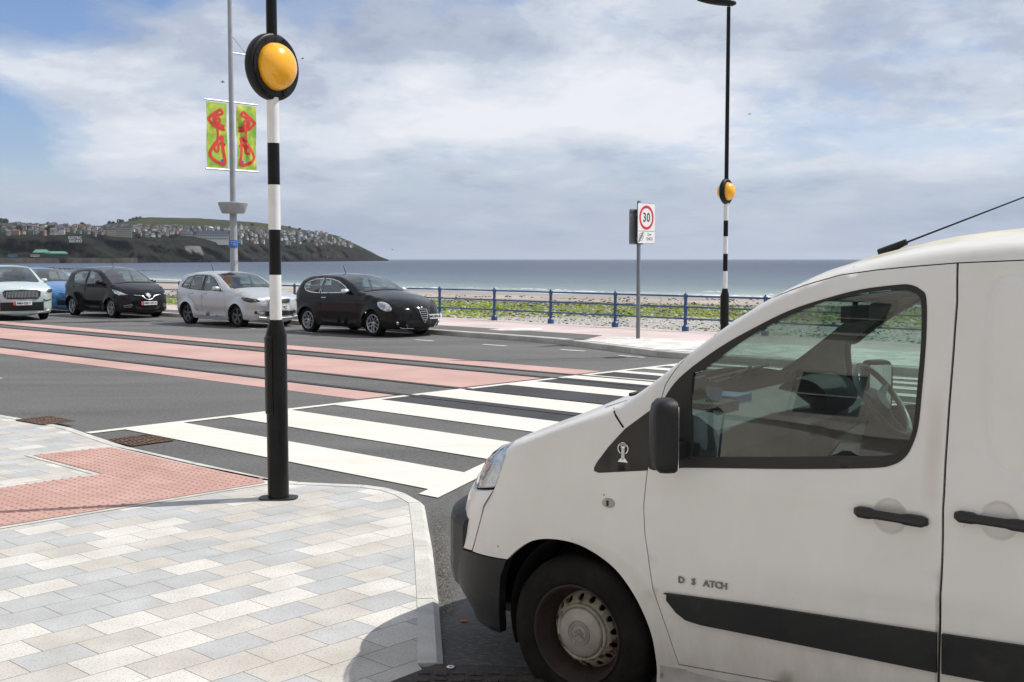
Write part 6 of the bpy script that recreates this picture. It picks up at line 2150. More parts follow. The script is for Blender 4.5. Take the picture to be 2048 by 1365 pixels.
# --- black three-door hatch
def mito_extra(V, B, fx, face):
    # narrow shield grille with chrome bars
    sh = [(-0.12, 0.66), (0.12, 0.66), (0.115, 0.55), (0.08, 0.44), (0.0, 0.33), (-0.08, 0.44), (-0.115, 0.55)]
    m = MB(); m.add([(fx(y, z) - 0.018, y, z) for y, z in sh], [tuple(range(7))[::-1]]); m.build('grille', GRILLE, V)
    arcline(V, fx, sh + [sh[0]], MT['chrome'], 'grille_surround', 0.008, 0.022)
    for z, w in ((0.61, .105), (0.56, .10), (0.51, .09), (0.46, .075), (0.41, .05)):
        arcline(V, fx, [(-w, z), (w, z)], MT['chrome'], 'grille_bar', 0.008, 0.024)
    m = MB(); m.lathe([(0.0005, -0.012), (0.036, -0.008), (0.038, 0)], n=20, axis='x', c=(fx(0, .69) - 0.012, 0, 0.685)); m.build('badge', MT['chrome'], V)
    arcline(V, fx, [(-0.62, 0.24), (-0.55, 0.215), (-0.3, 0.205), (0, 0.20), (0.3, 0.205), (0.55, 0.215), (0.62, 0.24)], MT['chrome'], 'bumper_trim', 0.010, 0.02)
    for s in (-1, 1):
        arcline(V, fx, [(s * 0.50, 0.32), (s * 0.45, 0.26), (s * 0.42, 0.215)], MT['chrome'], 'bumper_trim', 0.009, 0.02)
        m = MB(); m.lathe([(0.0005, -0.02), (0.03, -0.012), (0.04, 0.01)], n=14, axis='x', c=(fx(s * 0.66, .34), s * 0.66, 0.34)); m.build('fog_lamp', LAMPC, V)


def lamp_oval(cx, cz, rx, rz, tilt=0.0, n=22):
    return [(cx + rx * math.cos(2 * math.pi * k / n) * math.cos(tilt) - rz * math.sin(2 * math.pi * k / n) * math.sin(tilt), cz + rx * math.cos(2 * math.pi * k / n) * math.sin(tilt) + rz * math.sin(2 * math.pi * k / n) * math.cos(tilt)) for k in range(n)]


car('black three-door hatchback with chrome mirrors and a shield grille, rightmost in the row',
    ((611, 665), (757, 673.5)), 132.5, dict(
        hw=0.86, wb=2.51, r=0.315, zb=0.20, z_bumper=0.56, z_belt=1.02, z_cowl=1.05, s_cowl=.56, s_roof0=1.48, s_roof1=2.90, s_glass1=3.09, z_handle=.90,
        curve=[(-.70, .18), (-.80, .22), (-.86, .34), (-.87, .50), (-.83, .62), (-.74, .71), (-.5, .83), (-.15, .93), (.25, 1.01), (.56, 1.07), (.56, 1.07), (.9, 1.235), (1.2, 1.352), (1.48, 1.418), (1.85, 1.446), (2.3, 1.435), (2.65, 1.39), (2.90, 1.32), (2.90, 1.32), (3.09, 1.08), (3.16, .9), (3.19, .66), (3.17, .42), (3.07, .22)],
        front=[(.2, .45, .45), (.5, .60, .62), (.65, .55, .58), (.75, .42, .42), (.85, .30, .30), (.95, .14, .12), (1.1, .09, .08), (1.45, .05, .05)],
        rear=[(.2, .35, .35), (.6, .45, .42), (.95, .42, .32), (1.2, .25, .18), (1.4, .06, .06)],
        tumble=[(.95, 0), (1.05, .02), (1.25, .10), (1.45, .20)], paint=BLACKP, chrome_line=True, chrome_handle=True, mirror_mat=MT['chrome'],
        windows=[[(.80, 1.045), (1.05, 1.19), (1.35, 1.305), (1.62, 1.355), (1.88, 1.37), (1.90, 1.02)], [(1.97, 1.02), (1.95, 1.37), (2.25, 1.35), (2.5, 1.295), (2.62, 1.22), (2.62, 1.14), (2.52, 1.07), (2.3, 1.03)]],
        doors=[[(.62, .98), (.75, 1.08), (1.02, 1.235), (1.33, 1.345), (1.62, 1.395), (1.92, 1.405), (1.955, 1.0), (1.93, .6), (1.85, .30), (.62, .28), (.50, .55), (.52, .85)]],
        black_pillars=[[(1.905, 1.03), (1.885, 1.365), (1.945, 1.365), (1.965, 1.03)]],
        front_lamps=[('headlight', lamp_oval(-.42, .735, .20, .085, 0.42), LAMPC)],
        rear_lamps=[('tail_light', lamp_oval(3.02, .90, .07, .08), RED_L)],
        face=[('lower_intake', .24, .40, -.50, .50, GRILLE, dict(taper=0.12))], extra=mito_extra,
        plate=(.475, 'side', 'PMN·894·B', False), mirror=(.86, 1.05), wheel='petal', wheel_mat=MT['alloy'], seat_x=1.75, aerial=(1.95, 0)))

# --- silver five-door hatch
def fabia_extra(V, B, fx, face):
    arcline(V, fx, [(-.36, .745), (-.30, .775), (0, .785), (.30, .775), (.36, .745), (.33, .66), (0, .645), (-.33, .66), (-.36, .745)], MT['chrome'], 'grille_surround', 0.010, 0.018)
    for k in range(19):
        y = -0.30 + k * 0.0333
        arcline(V, fx, [(y, .665), (y, .765)], MT['alloy_dark'], 'grille_slat', 0.006, 0.02)
    m = MB(); m.lathe([(0.0005, -0.012), (0.038, -0.008), (0.04, 0)], n=20, axis='x', c=(fx(0, .81) - 0.004, 0, 0.81)); m.build('badge', MT['chrome'], V)
    arcline(V, fx, [(-.66, .30), (-.4, .265), (0, .26), (.4, .265), (.66, .30)], SILVER, 'bumper_lip', 0.022, 0.012)
    for s in (-1, 1):
        m = MB(); m.box(-0.02, 0.0, -0.11, 0.11, -0.032, 0.032); o = m.build('fog_lamp', LAMPC, V); o.location = (fx(s * 0.58, .42) - 0.015, s * 0.58, .42); o.rotation_euler = (0, 0, -s * 0.75)


car('silver five-door hatchback parked partly behind the nearer black and white post',
    ((377, 648.5), (479, 655.5)), 132.8, dict(
        hw=0.866, wb=2.47, r=0.31, zb=0.20, z_bumper=0.60, z_belt=1.0, z_cowl=1.03, s_cowl=.44, s_roof0=1.28, s_roof1=2.86, s_glass1=3.04, z_handle=.90,
        curve=[(-.66, .17), (-.76, .22), (-.80, .34), (-.815, .52), (-.80, .66), (-.74, .775), (-.6, .845), (-.3, .925), (.1, .995), (.44, 1.05), (.44, 1.05), (.75, 1.21), (1.03, 1.35), (1.28, 1.425), (1.6, 1.46), (2.05, 1.467), (2.5, 1.445), (2.86, 1.39), (2.86, 1.39), (3.04, 1.08), (3.12, .92), (3.16, .66), (3.15, .42), (3.06, .22)],
        front=[(.2, .35, .40), (.5, .48, .55), (.7, .42, .50), (.8, .30, .36), (.9, .18, .2), (1.0, .09, .08), (1.45, .05, .05)],
        rear=[(.2, .3, .3), (.6, .34, .34), (.95, .28, .24), (1.2, .15, .12), (1.4, .06, .06)],
        tumble=[(.93, 0), (1.02, .02), (1.25, .09), (1.45, .17)], paint=SILVER,
        windows=[[(.70, 1.00), (.98, 1.215), (1.2, 1.335), (1.38, 1.385), (1.58, 1.40), (1.60, .985)], [(1.68, .985), (1.66, 1.40), (2.1, 1.40), (2.22, 1.385), (2.32, 1.02)], [(2.37, 1.025), (2.28, 1.38), (2.5, 1.34), (2.74, 1.11), (2.72, 1.07)]],
        doors=[[(.52, .90), (.60, 1.02), (.90, 1.24), (1.15, 1.37), (1.36, 1.418), (1.63, 1.43), (1.645, .98), (1.64, .6), (1.60, .28), (.60, .27), (.50, .50), (.49, .75)],
               [(1.645, .98), (1.64, 1.43), (2.1, 1.43), (2.245, 1.405), (2.345, 1.02), (2.30, .85), (2.05, .62), (1.95, .35), (1.90, .28), (1.60, .28), (1.64, .6)]],
        black_pillars=[[(1.605, .99), (1.585, 1.40), (1.655, 1.40), (1.675, .99)]],
        front_lamps=[('headlight', [(-.78, .70), (-.70, .785), (-.52, .825), (-.33, .835), (-.28, .80), (-.40, .735), (-.60, .69)], LAMPD)],
        rear_lamps=[('tail_light', [(2.98, 1.02), (3.09, .98), (3.12, .78), (2.98, .78), (2.93, .9)], RED_L)],
        face=[('lower_intake', .33, .45, -.48, .48, GRILLE, dict(taper=0.05)), ('grille', .655, .775, -.33, .33, GRILLE), ('fog_lamp_panel', .38, .46, -.72, -.50, GRILLE), ('fog_lamp_panel', .38, .46, .50, .72, GRILLE)],
        extra=fabia_extra, plate=(.545, 0.0, 'LR15 TRZ', False), mirror=(.80, 1.02), wheel='five', wheel_mat=MT['alloy_dark'], seat_x=1.6, aerial=(2.35, 0), dark_seats=True))


# --- dark small electric hatch
def zoe_extra(V, B, fx, face):
    arcline(V, fx, [(-.46, .735), (-.20, .705), (-.13, .62), (0, .585), (.13, .62), (.20, .705), (.46, .735)], MT['chrome'], 'nose_trim', 0.014, 0.02)
    dm = [(0, .80), (.075, .715), (0, .63), (-.075, .715)]
    m = MB(); m.add([(fx(y, z) - 0.04, y, z) for y, z in dm] + [(fx(y, z) - 0.01, y * 1.2, .715 + (z - .715) * 1.15) for y, z in dm], [(3, 2, 1, 0), (0, 1, 5, 4), (1, 2, 6, 5), (2, 3, 7, 6), (3, 0, 4, 7)]); m.build('badge', MT['chrome'], V)
    for s in (-1, 1):
        arcline(V, fx, [(s * .74, .40), (s * .60, .43), (s * .50, .42), (s * .56, .37), (s * .72, .355), (s * .74, .40)], MT['alloy'], 'fog_lamp_trim', 0.008, 0.012)
        for k in range(3): arcline(V, fx, [(s * (.42 - .05 * k), .38), (s * (.36 - .05 * k), .29)], MT['alloy_dark'], 'bumper_fin', 0.008, 0.012)


car('dark plum small hatchback between the silver and pale green cars',
    ((144, 631), (229, 637)), 133.0, dict(
        hw=0.87, wb=2.59, r=0.315, zb=0.19, z_bumper=0.66, z_belt=1.05, z_cowl=1.10, s_cowl=.10, s_roof0=1.12, s_roof1=2.86, s_glass1=3.10, z_handle=.97,
        curve=[(-.66, .18), (-.78, .24), (-.82, .38), (-.83, .56), (-.79, .70), (-.70, .80), (-.5, .90), (-.2, 1.01), (.10, 1.09), (.10, 1.09), (.5, 1.29), (.85, 1.44), (1.12, 1.515), (1.6, 1.56), (2.1, 1.555), (2.5, 1.52), (2.86, 1.45), (2.86, 1.45), (3.10, 1.10), (3.17, .95), (3.22, .7), (3.2, .45), (3.1, .22)],
        front=[(.2, .4, .42), (.5, .52, .55), (.7, .50, .52), (.85, .36, .38), (.97, .2, .2), (1.1, .09, .09), (1.5, .05, .05)],
        rear=[(.2, .3, .3), (.6, .38, .36), (.95, .35, .28), (1.25, .18, .15), (1.5, .06, .06)],
        tumble=[(.98, 0), (1.1, .03), (1.3, .11), (1.55, .20)], paint=DARKP,
        windows=[[(.40, 1.10), (.72, 1.30), (1.0, 1.42), (1.25, 1.465), (1.52, 1.48), (1.55, 1.06)], [(1.63, 1.06), (1.60, 1.48), (2.1, 1.475), (2.42, 1.41), (2.50, 1.32), (2.42, 1.13), (2.3, 1.09)]],
        doors=[[(.40, .95), (.36, 1.10), (.68, 1.325), (.98, 1.45), (1.25, 1.495), (1.565, 1.51), (1.60, 1.05), (1.59, .6), (1.54, .27), (.60, .27), (.48, .50)],
               [(1.60, 1.05), (1.575, 1.51), (2.1, 1.505), (2.46, 1.435), (2.54, 1.33), (2.42, 1.05), (2.15, .70), (2.02, .40), (1.97, .27), (1.54, .27), (1.59, .6)]],
        black_pillars=[[(1.555, 1.065), (1.53, 1.475), (1.60, 1.475), (1.625, 1.065)]],
        front_lamps=[('headlight', [(-.72, .745), (-.52, .84), (-.28, .905), (-.20, .90), (-.36, .79), (-.55, .725)], LAMPC)],
        rear_lamps=[('tail_light', lamp_oval(3.05, .98, .08, .09), RED_L)],
        face=[('lower_intake', .25, .36, -.40, .40, GRILLE, dict(taper=0.1))], extra=zoe_extra,
        plate=(.475, 0.0, 'PMN·187·N', True), mirror=(.52, 1.10), wheel='ten', wheel_mat=MT['alloy'], seat_x=1.45, aerial=(1.30, 0)))


# --- pale green SUV, coming towards the camera
def suv_extra(V, B, fx, face):
    sr_ = [(-.52, .86), (-.46, .905), (0, .92), (.46, .905), (.52, .86), (.50, .74), (.42, .68), (0, .67), (-.42, .68), (-.50, .74), (-.52, .86)]
    arcline(V, fx, sr_, MT['ink'], 'grille_surround', 0.02, 0.02)
    arcline(V, fx, [(y * 1.05, .795 + (z - .795) * 1.15) for y, z in sr_], MT['chrome'], 'grille_trim', 0.007, 0.018)
    for k in range(23):
        y = -0.44 + k * 0.04
        arcline(V, fx, [(y, .70), (y, .885)], MT['alloy'], 'grille_slat', 0.010, 0.03)
    m = MB(); m.lathe([(0.0005, -0.012), (0.042, -0.008), (0.045, 0)], n=20, axis='x', c=(fx(0, .965) - 0.005, 0, 0.965)); m.build('badge', MT['chrome'], V)
    arcline(V, fx, [(-.80, .30), (-.5, .245), (0, .235), (.5, .245), (.80, .30)], PALEP, 'bumper_lip', 0.03, 0.01)
    for s in (-1, 1): arcline(V, fx, [(s * .86, .62), (s * .70, .60), (s * .62, .63)], GRILLE, 'air_curtain', 0.018, 0.006)


car('pale green sport utility car with a slatted grille, at the left edge of the photo',
    ((90, 638), (90, 638)), 145.0, dict(
        anchor='left_front', hw=0.94, wb=2.77, r=0.365, zb=0.22, z_bumper=0.68, z_belt=1.10, z_cowl=1.16, s_cowl=.22, s_roof0=1.15, s_roof1=3.20, s_glass1=3.45, z_handle=1.0,
        curve=[(-.72, .20), (-.82, .26), (-.87, .42), (-.88, .62), (-.86, .80), (-.80, .93), (-.6, 1.00), (-.25, 1.07), (.22, 1.15), (.22, 1.15), (.55, 1.34), (.88, 1.50), (1.15, 1.575), (1.6, 1.615), (2.2, 1.61), (2.8, 1.56), (3.2, 1.49), (3.2, 1.49), (3.45, 1.15), (3.58, 1.0), (3.66, .7), (3.64, .45), (3.5, .25)],
        front=[(.2, .35, .40), (.5, .45, .50), (.7, .42, .45), (.9, .32, .38), (1.0, .2, .22), (1.15, .1, .1), (1.5, .06, .06)],
        rear=[(.2, .3, .3), (.6, .36, .34), (1.0, .3, .26), (1.3, .18, .15), (1.6, .06, .06)],
        tumble=[(1.02, 0), (1.15, .03), (1.35, .12), (1.6, .22)], paint=PALEP,
        windows=[[(.62, 1.17), (.9, 1.36), (1.15, 1.48), (1.4, 1.535), (1.66, 1.545), (1.70, 1.12)], [(1.78, 1.12), (1.74, 1.545), (2.3, 1.53), (2.6, 1.48), (2.68, 1.16)]],
        doors=[[(.55, 1.0), (.52, 1.16), (.86, 1.385), (1.13, 1.505), (1.4, 1.56), (1.70, 1.575), (1.74, 1.1), (1.73, .6), (1.68, .30), (.70, .30), (.58, .55)]],
        front_lamps=[('headlight', [(-.82, .86), (-.76, .935), (-.55, .965), (-.35, .975), (-.33, .94), (-.50, .88), (-.70, .84)], LAMPD), ('running_light', [(-.84, .80), (-.80, .85), (-.62, .86), (-.62, .84), (-.78, .81)], LAMPC)],
        face=[('lower_intake', .30, .56, -.62, .62, GRILLE, dict(taper=-0.25 if False else 0.0)), ('grille', .69, .90, -.48, .48, GRILLE)],
        extra=suv_extra, plate=(.53, 0.0, 'PMN·535·T', True), mirror=(.74, 1.16), wheel='five', wheel_mat=MT['alloy_dark'], seat_x=1.75))

# --- blue car glimpsed behind
def blue_extra(V, B, fx, face):
    arcline(V, fx, [(-.4, .70), (0, .68), (.4, .70)], MT['chrome'], 'grille_trim', 0.010, 0.018)


bx = UV(38.9, 18.85)
car('blue hatchback mostly hidden between the pale green and dark plum cars',
    ((bx[0], bx[1]), (0, 0)), 132.0, dict(
        anchor='xy', hw=0.87, wb=2.55, r=0.31, zb=0.20, z_bumper=0.62, z_belt=1.02, z_cowl=1.06, s_cowl=.35, s_roof0=1.25, s_roof1=2.86, s_glass1=3.06, z_handle=.93,
        curve=[(-.66, .17), (-.76, .22), (-.80, .36), (-.82, .55), (-.79, .70), (-.70, .80), (-.4, .91), (0, 1.0), (.35, 1.07), (.35, 1.07), (.75, 1.27), (1.03, 1.40), (1.25, 1.465), (1.6, 1.50), (2.05, 1.505), (2.5, 1.48), (2.86, 1.42), (2.86, 1.42), (3.06, 1.1), (3.12, .92), (3.16, .66), (3.15, .42), (3.06, .22)],
        front=[(.2, .35, .40), (.5, .50, .55), (.7, .45, .50), (.85, .30, .36), (.95, .18, .2), (1.05, .09, .08), (1.5, .05, .05)],
        rear=[(.2, .3, .3), (.6, .34, .34), (.95, .28, .24), (1.2, .15, .12), (1.5, .06, .06)],
        tumble=[(.95, 0), (1.05, .02), (1.28, .10), (1.5, .18)], paint=BLUEP,
        windows=[[(.65, 1.05), (.98, 1.27), (1.2, 1.375), (1.38, 1.42), (1.58, 1.43), (1.60, 1.03)], [(1.68, 1.03), (1.66, 1.43), (2.1, 1.43), (2.3, 1.39), (2.5, 1.08)]],
        doors=[[(.52, .95), (.56, 1.05), (.92, 1.30), (1.15, 1.40), (1.36, 1.445), (1.63, 1.46), (1.645, 1.0), (1.64, .6), (1.60, .28), (.60, .27), (.50, .50), (.49, .75)]],
        front_lamps=[('headlight', lamp_oval(-.48, .80, .20, .09, 0.3), LAMPC)],
        face=[('lower_intake', .28, .45, -.5, .5, GRILLE)], extra=blue_extra, mirror=(.74, 1.06), wheel='five', wheel_mat=MT['alloy'], seat_x=1.6))


# ------------------------------------------------------------------ headland across the bay
SKYL = [(-400, 452), (-200, 449), (0, 446.5), (40, 447), (100, 449), (160, 452.5), (195, 454), (215, 450), (262, 442), (285, 436.5), (300, 435), (340, 436), (400, 437), (460, 441), (513, 445), (541, 448.5), (568, 451.5),
        (597, 457.7), (621, 463), (642, 465), (673, 471), (695, 481), (720, 492.5), (744.5, 505), (757, 512), (766, 516), (777, 519.6)]
CLIFF = [(-400, 462), (0, 470), (120, 470), (200, 472), (267, 478), (308, 481), (400, 482), (440, 486), (541, 490), (600, 489), (660, 491), (700, 495), (720, 500), (744.5, 509), (757, 514), (777, 519.9)]
TOWN = [(-400, 455), (0, 450), (100, 452), (200, 456), (300, 455), (400, 456), (480, 458), (560, 464), (640, 467), (673, 475), (695, 484), (720, 495), (744.5, 506), (757, 512.5), (777, 519.8)]
BASED = [(-400, 1250), (0, 1480), (250, 1650), (400, 1900), (600, 2500), (700, 3000), (777, 3600)]


def tab(t, x): return float(np.interp(x, [a for a, b in t], [b for a, b in t]))


def dep_z(z, x, d):
    """screen row of a height z at depth d is not needed; returns a world point at photo column x"""
    r = ray(x, 519); return (r[0] / r[1] * d, d, z)


def zat(y, d): return D(1024, y, d)[2]


def hill_pt(x, t):
    """t: 0 shore, 1 cliff top, 2 upper edge of the town, 3 skyline, 4 behind"""
    d0 = tab(BASED, x)
    k = min(1.0, max(0.0, (777 - x) / 160))
    ks = [d0, d0 + 110 * k + 6, d0 + 520 * k + 12, d0 + 950 * k + 18, d0 + 1800 * k + 24]
    ys = [None, tab(CLIFF, x), tab(TOWN, x), tab(SKYL, x), None]
    zs = [SEAZ - 1.0] + [zat(ys[i], ks[i]) for i in (1, 2, 3)] + [None]
    zs[4] = zs[3] - 30 * k - 2
    i = min(3, int(t)); f = t - i
    if i == 0:
        f2 = f ** 0.75; z = zs[0] + (zs[1] - zs[0]) * f2
    else: z = zs[i] + (zs[i + 1] - zs[i]) * f
    d = ks[i] + (ks[i + 1] - ks[i]) * f
    return x, d, z


from mathutils import noise as mnoise


def build_headland():
    v = []; f = []; uvs = []
    xs = list(np.arange(-400, 560, 4.0)) + list(np.arange(560, 777.1, 3.0)); xs.append(777)
    ts = [0, .06, .12, .2, .3, .4, .5, .6, .7, .8, .9, 1.0, 1.1, 1.25, 1.4, 1.6, 1.8, 2.0, 2.2, 2.4, 2.6, 2.8, 2.9, 3.0, 3.1, 3.5, 4.0]
    for x in xs:
        for t in ts:
            px, d, z = hill_pt(x, t)
            k = min(1.0, max(0.0, (777 - x) / 120))
            p = dep_z(z, px, d)
            q = Vector((p[0] * 0.012, p[1] * 0.012, z * 0.03))
            n1 = mnoise.fractal(q * 1.3, 0.9, 2.0, 5)
            if t < 1.0:
                amp = 55 * k * math.sin(math.pi * min(1, t * 0.9 + 0.1)) ** 0.5 if t > 0 else 12 * k
                d2 = d + n1 * amp
                p = dep_z(z, px, d2); 
            elif t < 3.01:
                z2 = z + n1 * (2.0 if t < 2.9 else 0.8) * k + (abs(mnoise.noise(Vector((p[0] * 0.06, p[1] * 0.02, 0)))) * 3.0 * k if 2.85 < t < 3.01 and x < 290 else 0)
                p = (p[0], p[1], z2)
            v.append(p); uvs.append((x / 100.0, t))
    n = len(ts)
    for i in range(len(xs) - 1):
        for j in range(n - 1): f.append((i * n + j, (i + 1) * n + j, (i + 1) * n + j + 1, i * n + j + 1))
    m, nt, b = mat_nodes('headland')
    N, L = nt.nodes.new, nt.links.new
    uv = N('ShaderNodeUVMap'); sep = N('ShaderNodeSeparateXYZ'); L(uv.outputs[0], sep.inputs[0]); tc = N('ShaderNodeTexCoord')

    def noise(s, dt, st=None, rg=0.6):
        mp = N('ShaderNodeMapping'); L(tc.outputs['Object'], mp.inputs[0])
        if st: mp.inputs['Scale'].default_value = st
        q = N('ShaderNodeTexNoise'); q.inputs['Scale'].default_value = s; q.inputs['Detail'].default_value = dt; q.inputs['Roughness'].default_value = rg
        L(mp.outputs[0], q.inputs['Vector']); return q.outputs[0]

    def ramp(fac, st):
        r = N('ShaderNodeValToRGB'); e = r.color_ramp.elements
        while len(e) < len(st): e.new(0.5)
        for i, (p, c) in enumerate(st): e[i].position = p; e[i].color = (c, c, c, 1) if isinstance(c, float) else (*c, 1)
        L(fac, r.inputs[0]); return r.outputs[0]

    def mix(fac, a, c):
        x_ = N('ShaderNodeMixRGB')
        if isinstance(fac, float): x_.inputs[0].default_value = fac
        else: L(fac, x_.inputs[0])
        L(a, x_.inputs[1]); L(c, x_.inputs[2]); return x_.outputs[0]

    def rng(lo, hi, sock=None):
        r = N('ShaderNodeMapRange'); L(sock or sep.outputs[1], r.inputs[0]); r.inputs[1].default_value = lo; r.inputs[2].default_value = hi; return r.outputs[0]
    rockc = ramp(noise(0.030, 9, (1, 1, 0.7), 0.72), [(0.34, (0.008, 0.007, 0.006)), (0.5, (0.022, 0.019, 0.015)), (0.66, (0.085, 0.068, 0.050))])
    scrub = ramp(noise(0.05, 9, None, 0.7), [(0.36, (0.007, 0.010, 0.007)), (0.5, (0.016, 0.021, 0.012)), (0.66, (0.036, 0.040, 0.020))])
    field = ramp(noise(0.012, 8, (1, 2.5, 1), 0.6), [(0.35, (0.034, 0.042, 0.018)), (0.5, (0.060, 0.070, 0.028)), (0.65, (0.088, 0.092, 0.040))])
    hedge = ramp(noise(0.02, 6, (1, 4, 1)), [(0.57, 0.0), (0.62, 1.0)])
    field = mix(hedge, field, scrub)
    veg = ramp(noise(0.018, 8, None, 0.65), [(0.42, 0.0), (0.56, 1.0)])
    cliff = mix(veg, rockc, scrub)
    ttn = N('ShaderNodeMath'); ttn.operation = 'MULTIPLY_ADD'; L(noise(0.02, 6), ttn.inputs[0]); ttn.inputs[1].default_value = 0.5; L(sep.outputs[1], ttn.inputs[2])
    dark = ramp(noise(0.08, 5), [(0.3, (0.010, 0.010, 0.009)), (0.7, (0.028, 0.026, 0.022))])  # lower cliff darkened: shade put into the rock colour
    c = mix(rng(0.30, 0.42, ttn.outputs[0]), dark, cliff)
    c = mix(rng(0.85, 1.2, ttn.outputs[0]), c, scrub)
    c = mix(rng(2.15, 2.35, ttn.outputs[0]), c, field)
    gx = N('ShaderNodeMath'); gx.operation = 'MULTIPLY_ADD'; L(sep.outputs[1], gx.inputs[0]); gx.inputs[1].default_value = 0.16; L(sep.outputs[0], gx.inputs[2])
    inx = ramp(rng(3.74, 4.20, gx.outputs[0]), [(0.10, 0.0), (0.14, 1.0), (0.80, 1.0), (0.84, 0.0)])
    iny = ramp(rng(0.0, 1.0), [(0.22, 0.0), (0.25, 1.0), (0.66, 1.0), (0.69, 0.0)])
    sl_ = N('ShaderNodeMath'); sl_.operation = 'MULTIPLY'; L(inx, sl_.inputs[0]); L(iny, sl_.inputs[1])
    c = mix(sl_.outputs[0], c, ramp(noise(0.05, 6), [(0.3, (0.17, 0.165, 0.155)), (0.7, (0.25, 0.24, 0.225))]))
    L(c, b.inputs['Base Color']); b.inputs['Roughness'].default_value = 1.0; b.inputs['Specular IOR Level'].default_value = 0.1
    bp = N('ShaderNodeBump'); bp.inputs['Distance'].default_value = 16.0; bp.inputs['Strength'].default_value = 1.0; L(noise(0.06, 8, None, 0.75), bp.inputs['Height']); L(bp.outputs[0], b.inputs['Normal'])
    o = mesh_obj('headland', v, f, m, smooth=True, uvs=uvs)
    o['kind'] = 'structure'


build_headland()
MT['stone_sea_wall'] = noise_mat('stone_sea_wall', (0.035, 0.030, 0.025), (0.085, 0.07, 0.055), scale=0.08, detail=8, rough=0.95)
MT['slope_grey'] = noise_mat('concrete_slope', (0.20, 0.195, 0.185), (0.30, 0.29, 0.27), scale=0.05, detail=8, rough=0.9)


def far_pt(x, y, d): return D(x, y, d)


def far_setting():
    # sea wall and road at the foot of the cliff
    m = MB(); pts = []
    for x in range(-400, 286, 15):
        d = tab(BASED, x) - 26; pts.append((x, d))
    for (xa, da), (xb, db) in zip(pts, pts[1:]):
        a = Vector(far_pt(xa, 517.0, da)); b_ = Vector(far_pt(xb, 517.0, db)); c = Vector(far_pt(xa, 516.5, da + 60)); d_ = Vector(far_pt(xb, 516.5, db + 60))
        m.add([(a.x, a.y, SEAZ - 1), (b_.x, b_.y, SEAZ - 1), tuple(b_), tuple(a)], [(0, 1, 2, 3)]); m.add([tuple(a), tuple(b_), tuple(d_), tuple(c)], [(0, 1, 2, 3)])
    m.build('far_sea_wall', MT['stone_sea_wall'])['kind'] = 'structure'
    # rocky spit and bar at low tide in the bay
    m = MB(); random.seed(5)
    for (x0, x1, yc, hh) in ((30, 172, 538.5, 3.0), (205, 330, 542.0, 0.8), (130, 160, 543, 0.8)):
        x = x0
        while x < x1:
            w = random.uniform(2, 6); yy = yc + random.uniform(-0.8, 0.8) * min(hh, 2)
            p = Vector(G(x, yy, SEAZ)); k = math.sin(math.pi * (x - x0) / (x1 - x0)) ** 0.4
            r = w / 2300 * p.y * 0.8; h = hh * k / 2300 * p.y * random.uniform(.5, 1.0)
            vv = [(p.x + r * math.cos(t_) * random.uniform(.7, 1.1), p.y + r * 2 * math.sin(t_) * random.uniform(.7, 1.1), SEAZ - 0.1) for t_ in [k_ * math.pi / 3 for k_ in range(6)]]
            vv += [(p.x + (q[0] - p.x) * 0.55, p.y + (q[1] - p.y) * 0.55, SEAZ + h * random.uniform(.6, 1)) for q in vv]
            m.add(vv, [(i, (i + 1) % 6, (i + 1) % 6 + 6, i + 6) for i in range(6)] + [tuple(range(6, 12))]); x += w * 0.5
    o = m.build('rocky_spit', MT['stone_sea_wall']); o['kind'] = 'structure'


far_setting()


def simple_house(w, d, h, roofh, wallm, roofm):
    m = MB()
    m.box(-w / 2, w / 2, -d / 2, d / 2, -6, h, 0)
    o = 0.4
    v = [(-w / 2 - o, -d / 2 - o, h), (w / 2 + o, -d / 2 - o, h), (w / 2 + o, d / 2 + o, h), (-w / 2 - o, d / 2 + o, h), (-w / 2 - o, 0, h + roofh), (w / 2 + o, 0, h + roofh)]
    m.add(v, [(0, 1, 5, 4), (2, 3, 4, 5), (0, 4, 3), (1, 2, 5), (0, 3, 2, 1)], 1)
    m.box(w * 0.3, w * 0.3 + 0.9, -0.4, 0.4, h + roofh * 0.6, h + roofh + 1.2, 0)
    for k in (-1, 1):
        for zz in (1.0, 3.6):
            if zz + 1.4 > h: continue
            m.box(k * w * 0.25 - 0.7, k * w * 0.25 + 0.7, -d / 2 - 0.06, -d / 2, zz, zz + 1.3, 2)
            m.box(-w / 2 - 0.06, -w / 2, k * d * 0.25 - 0.6, k * d * 0.25 + 0.6, zz, zz + 1.3, 2)
    return m


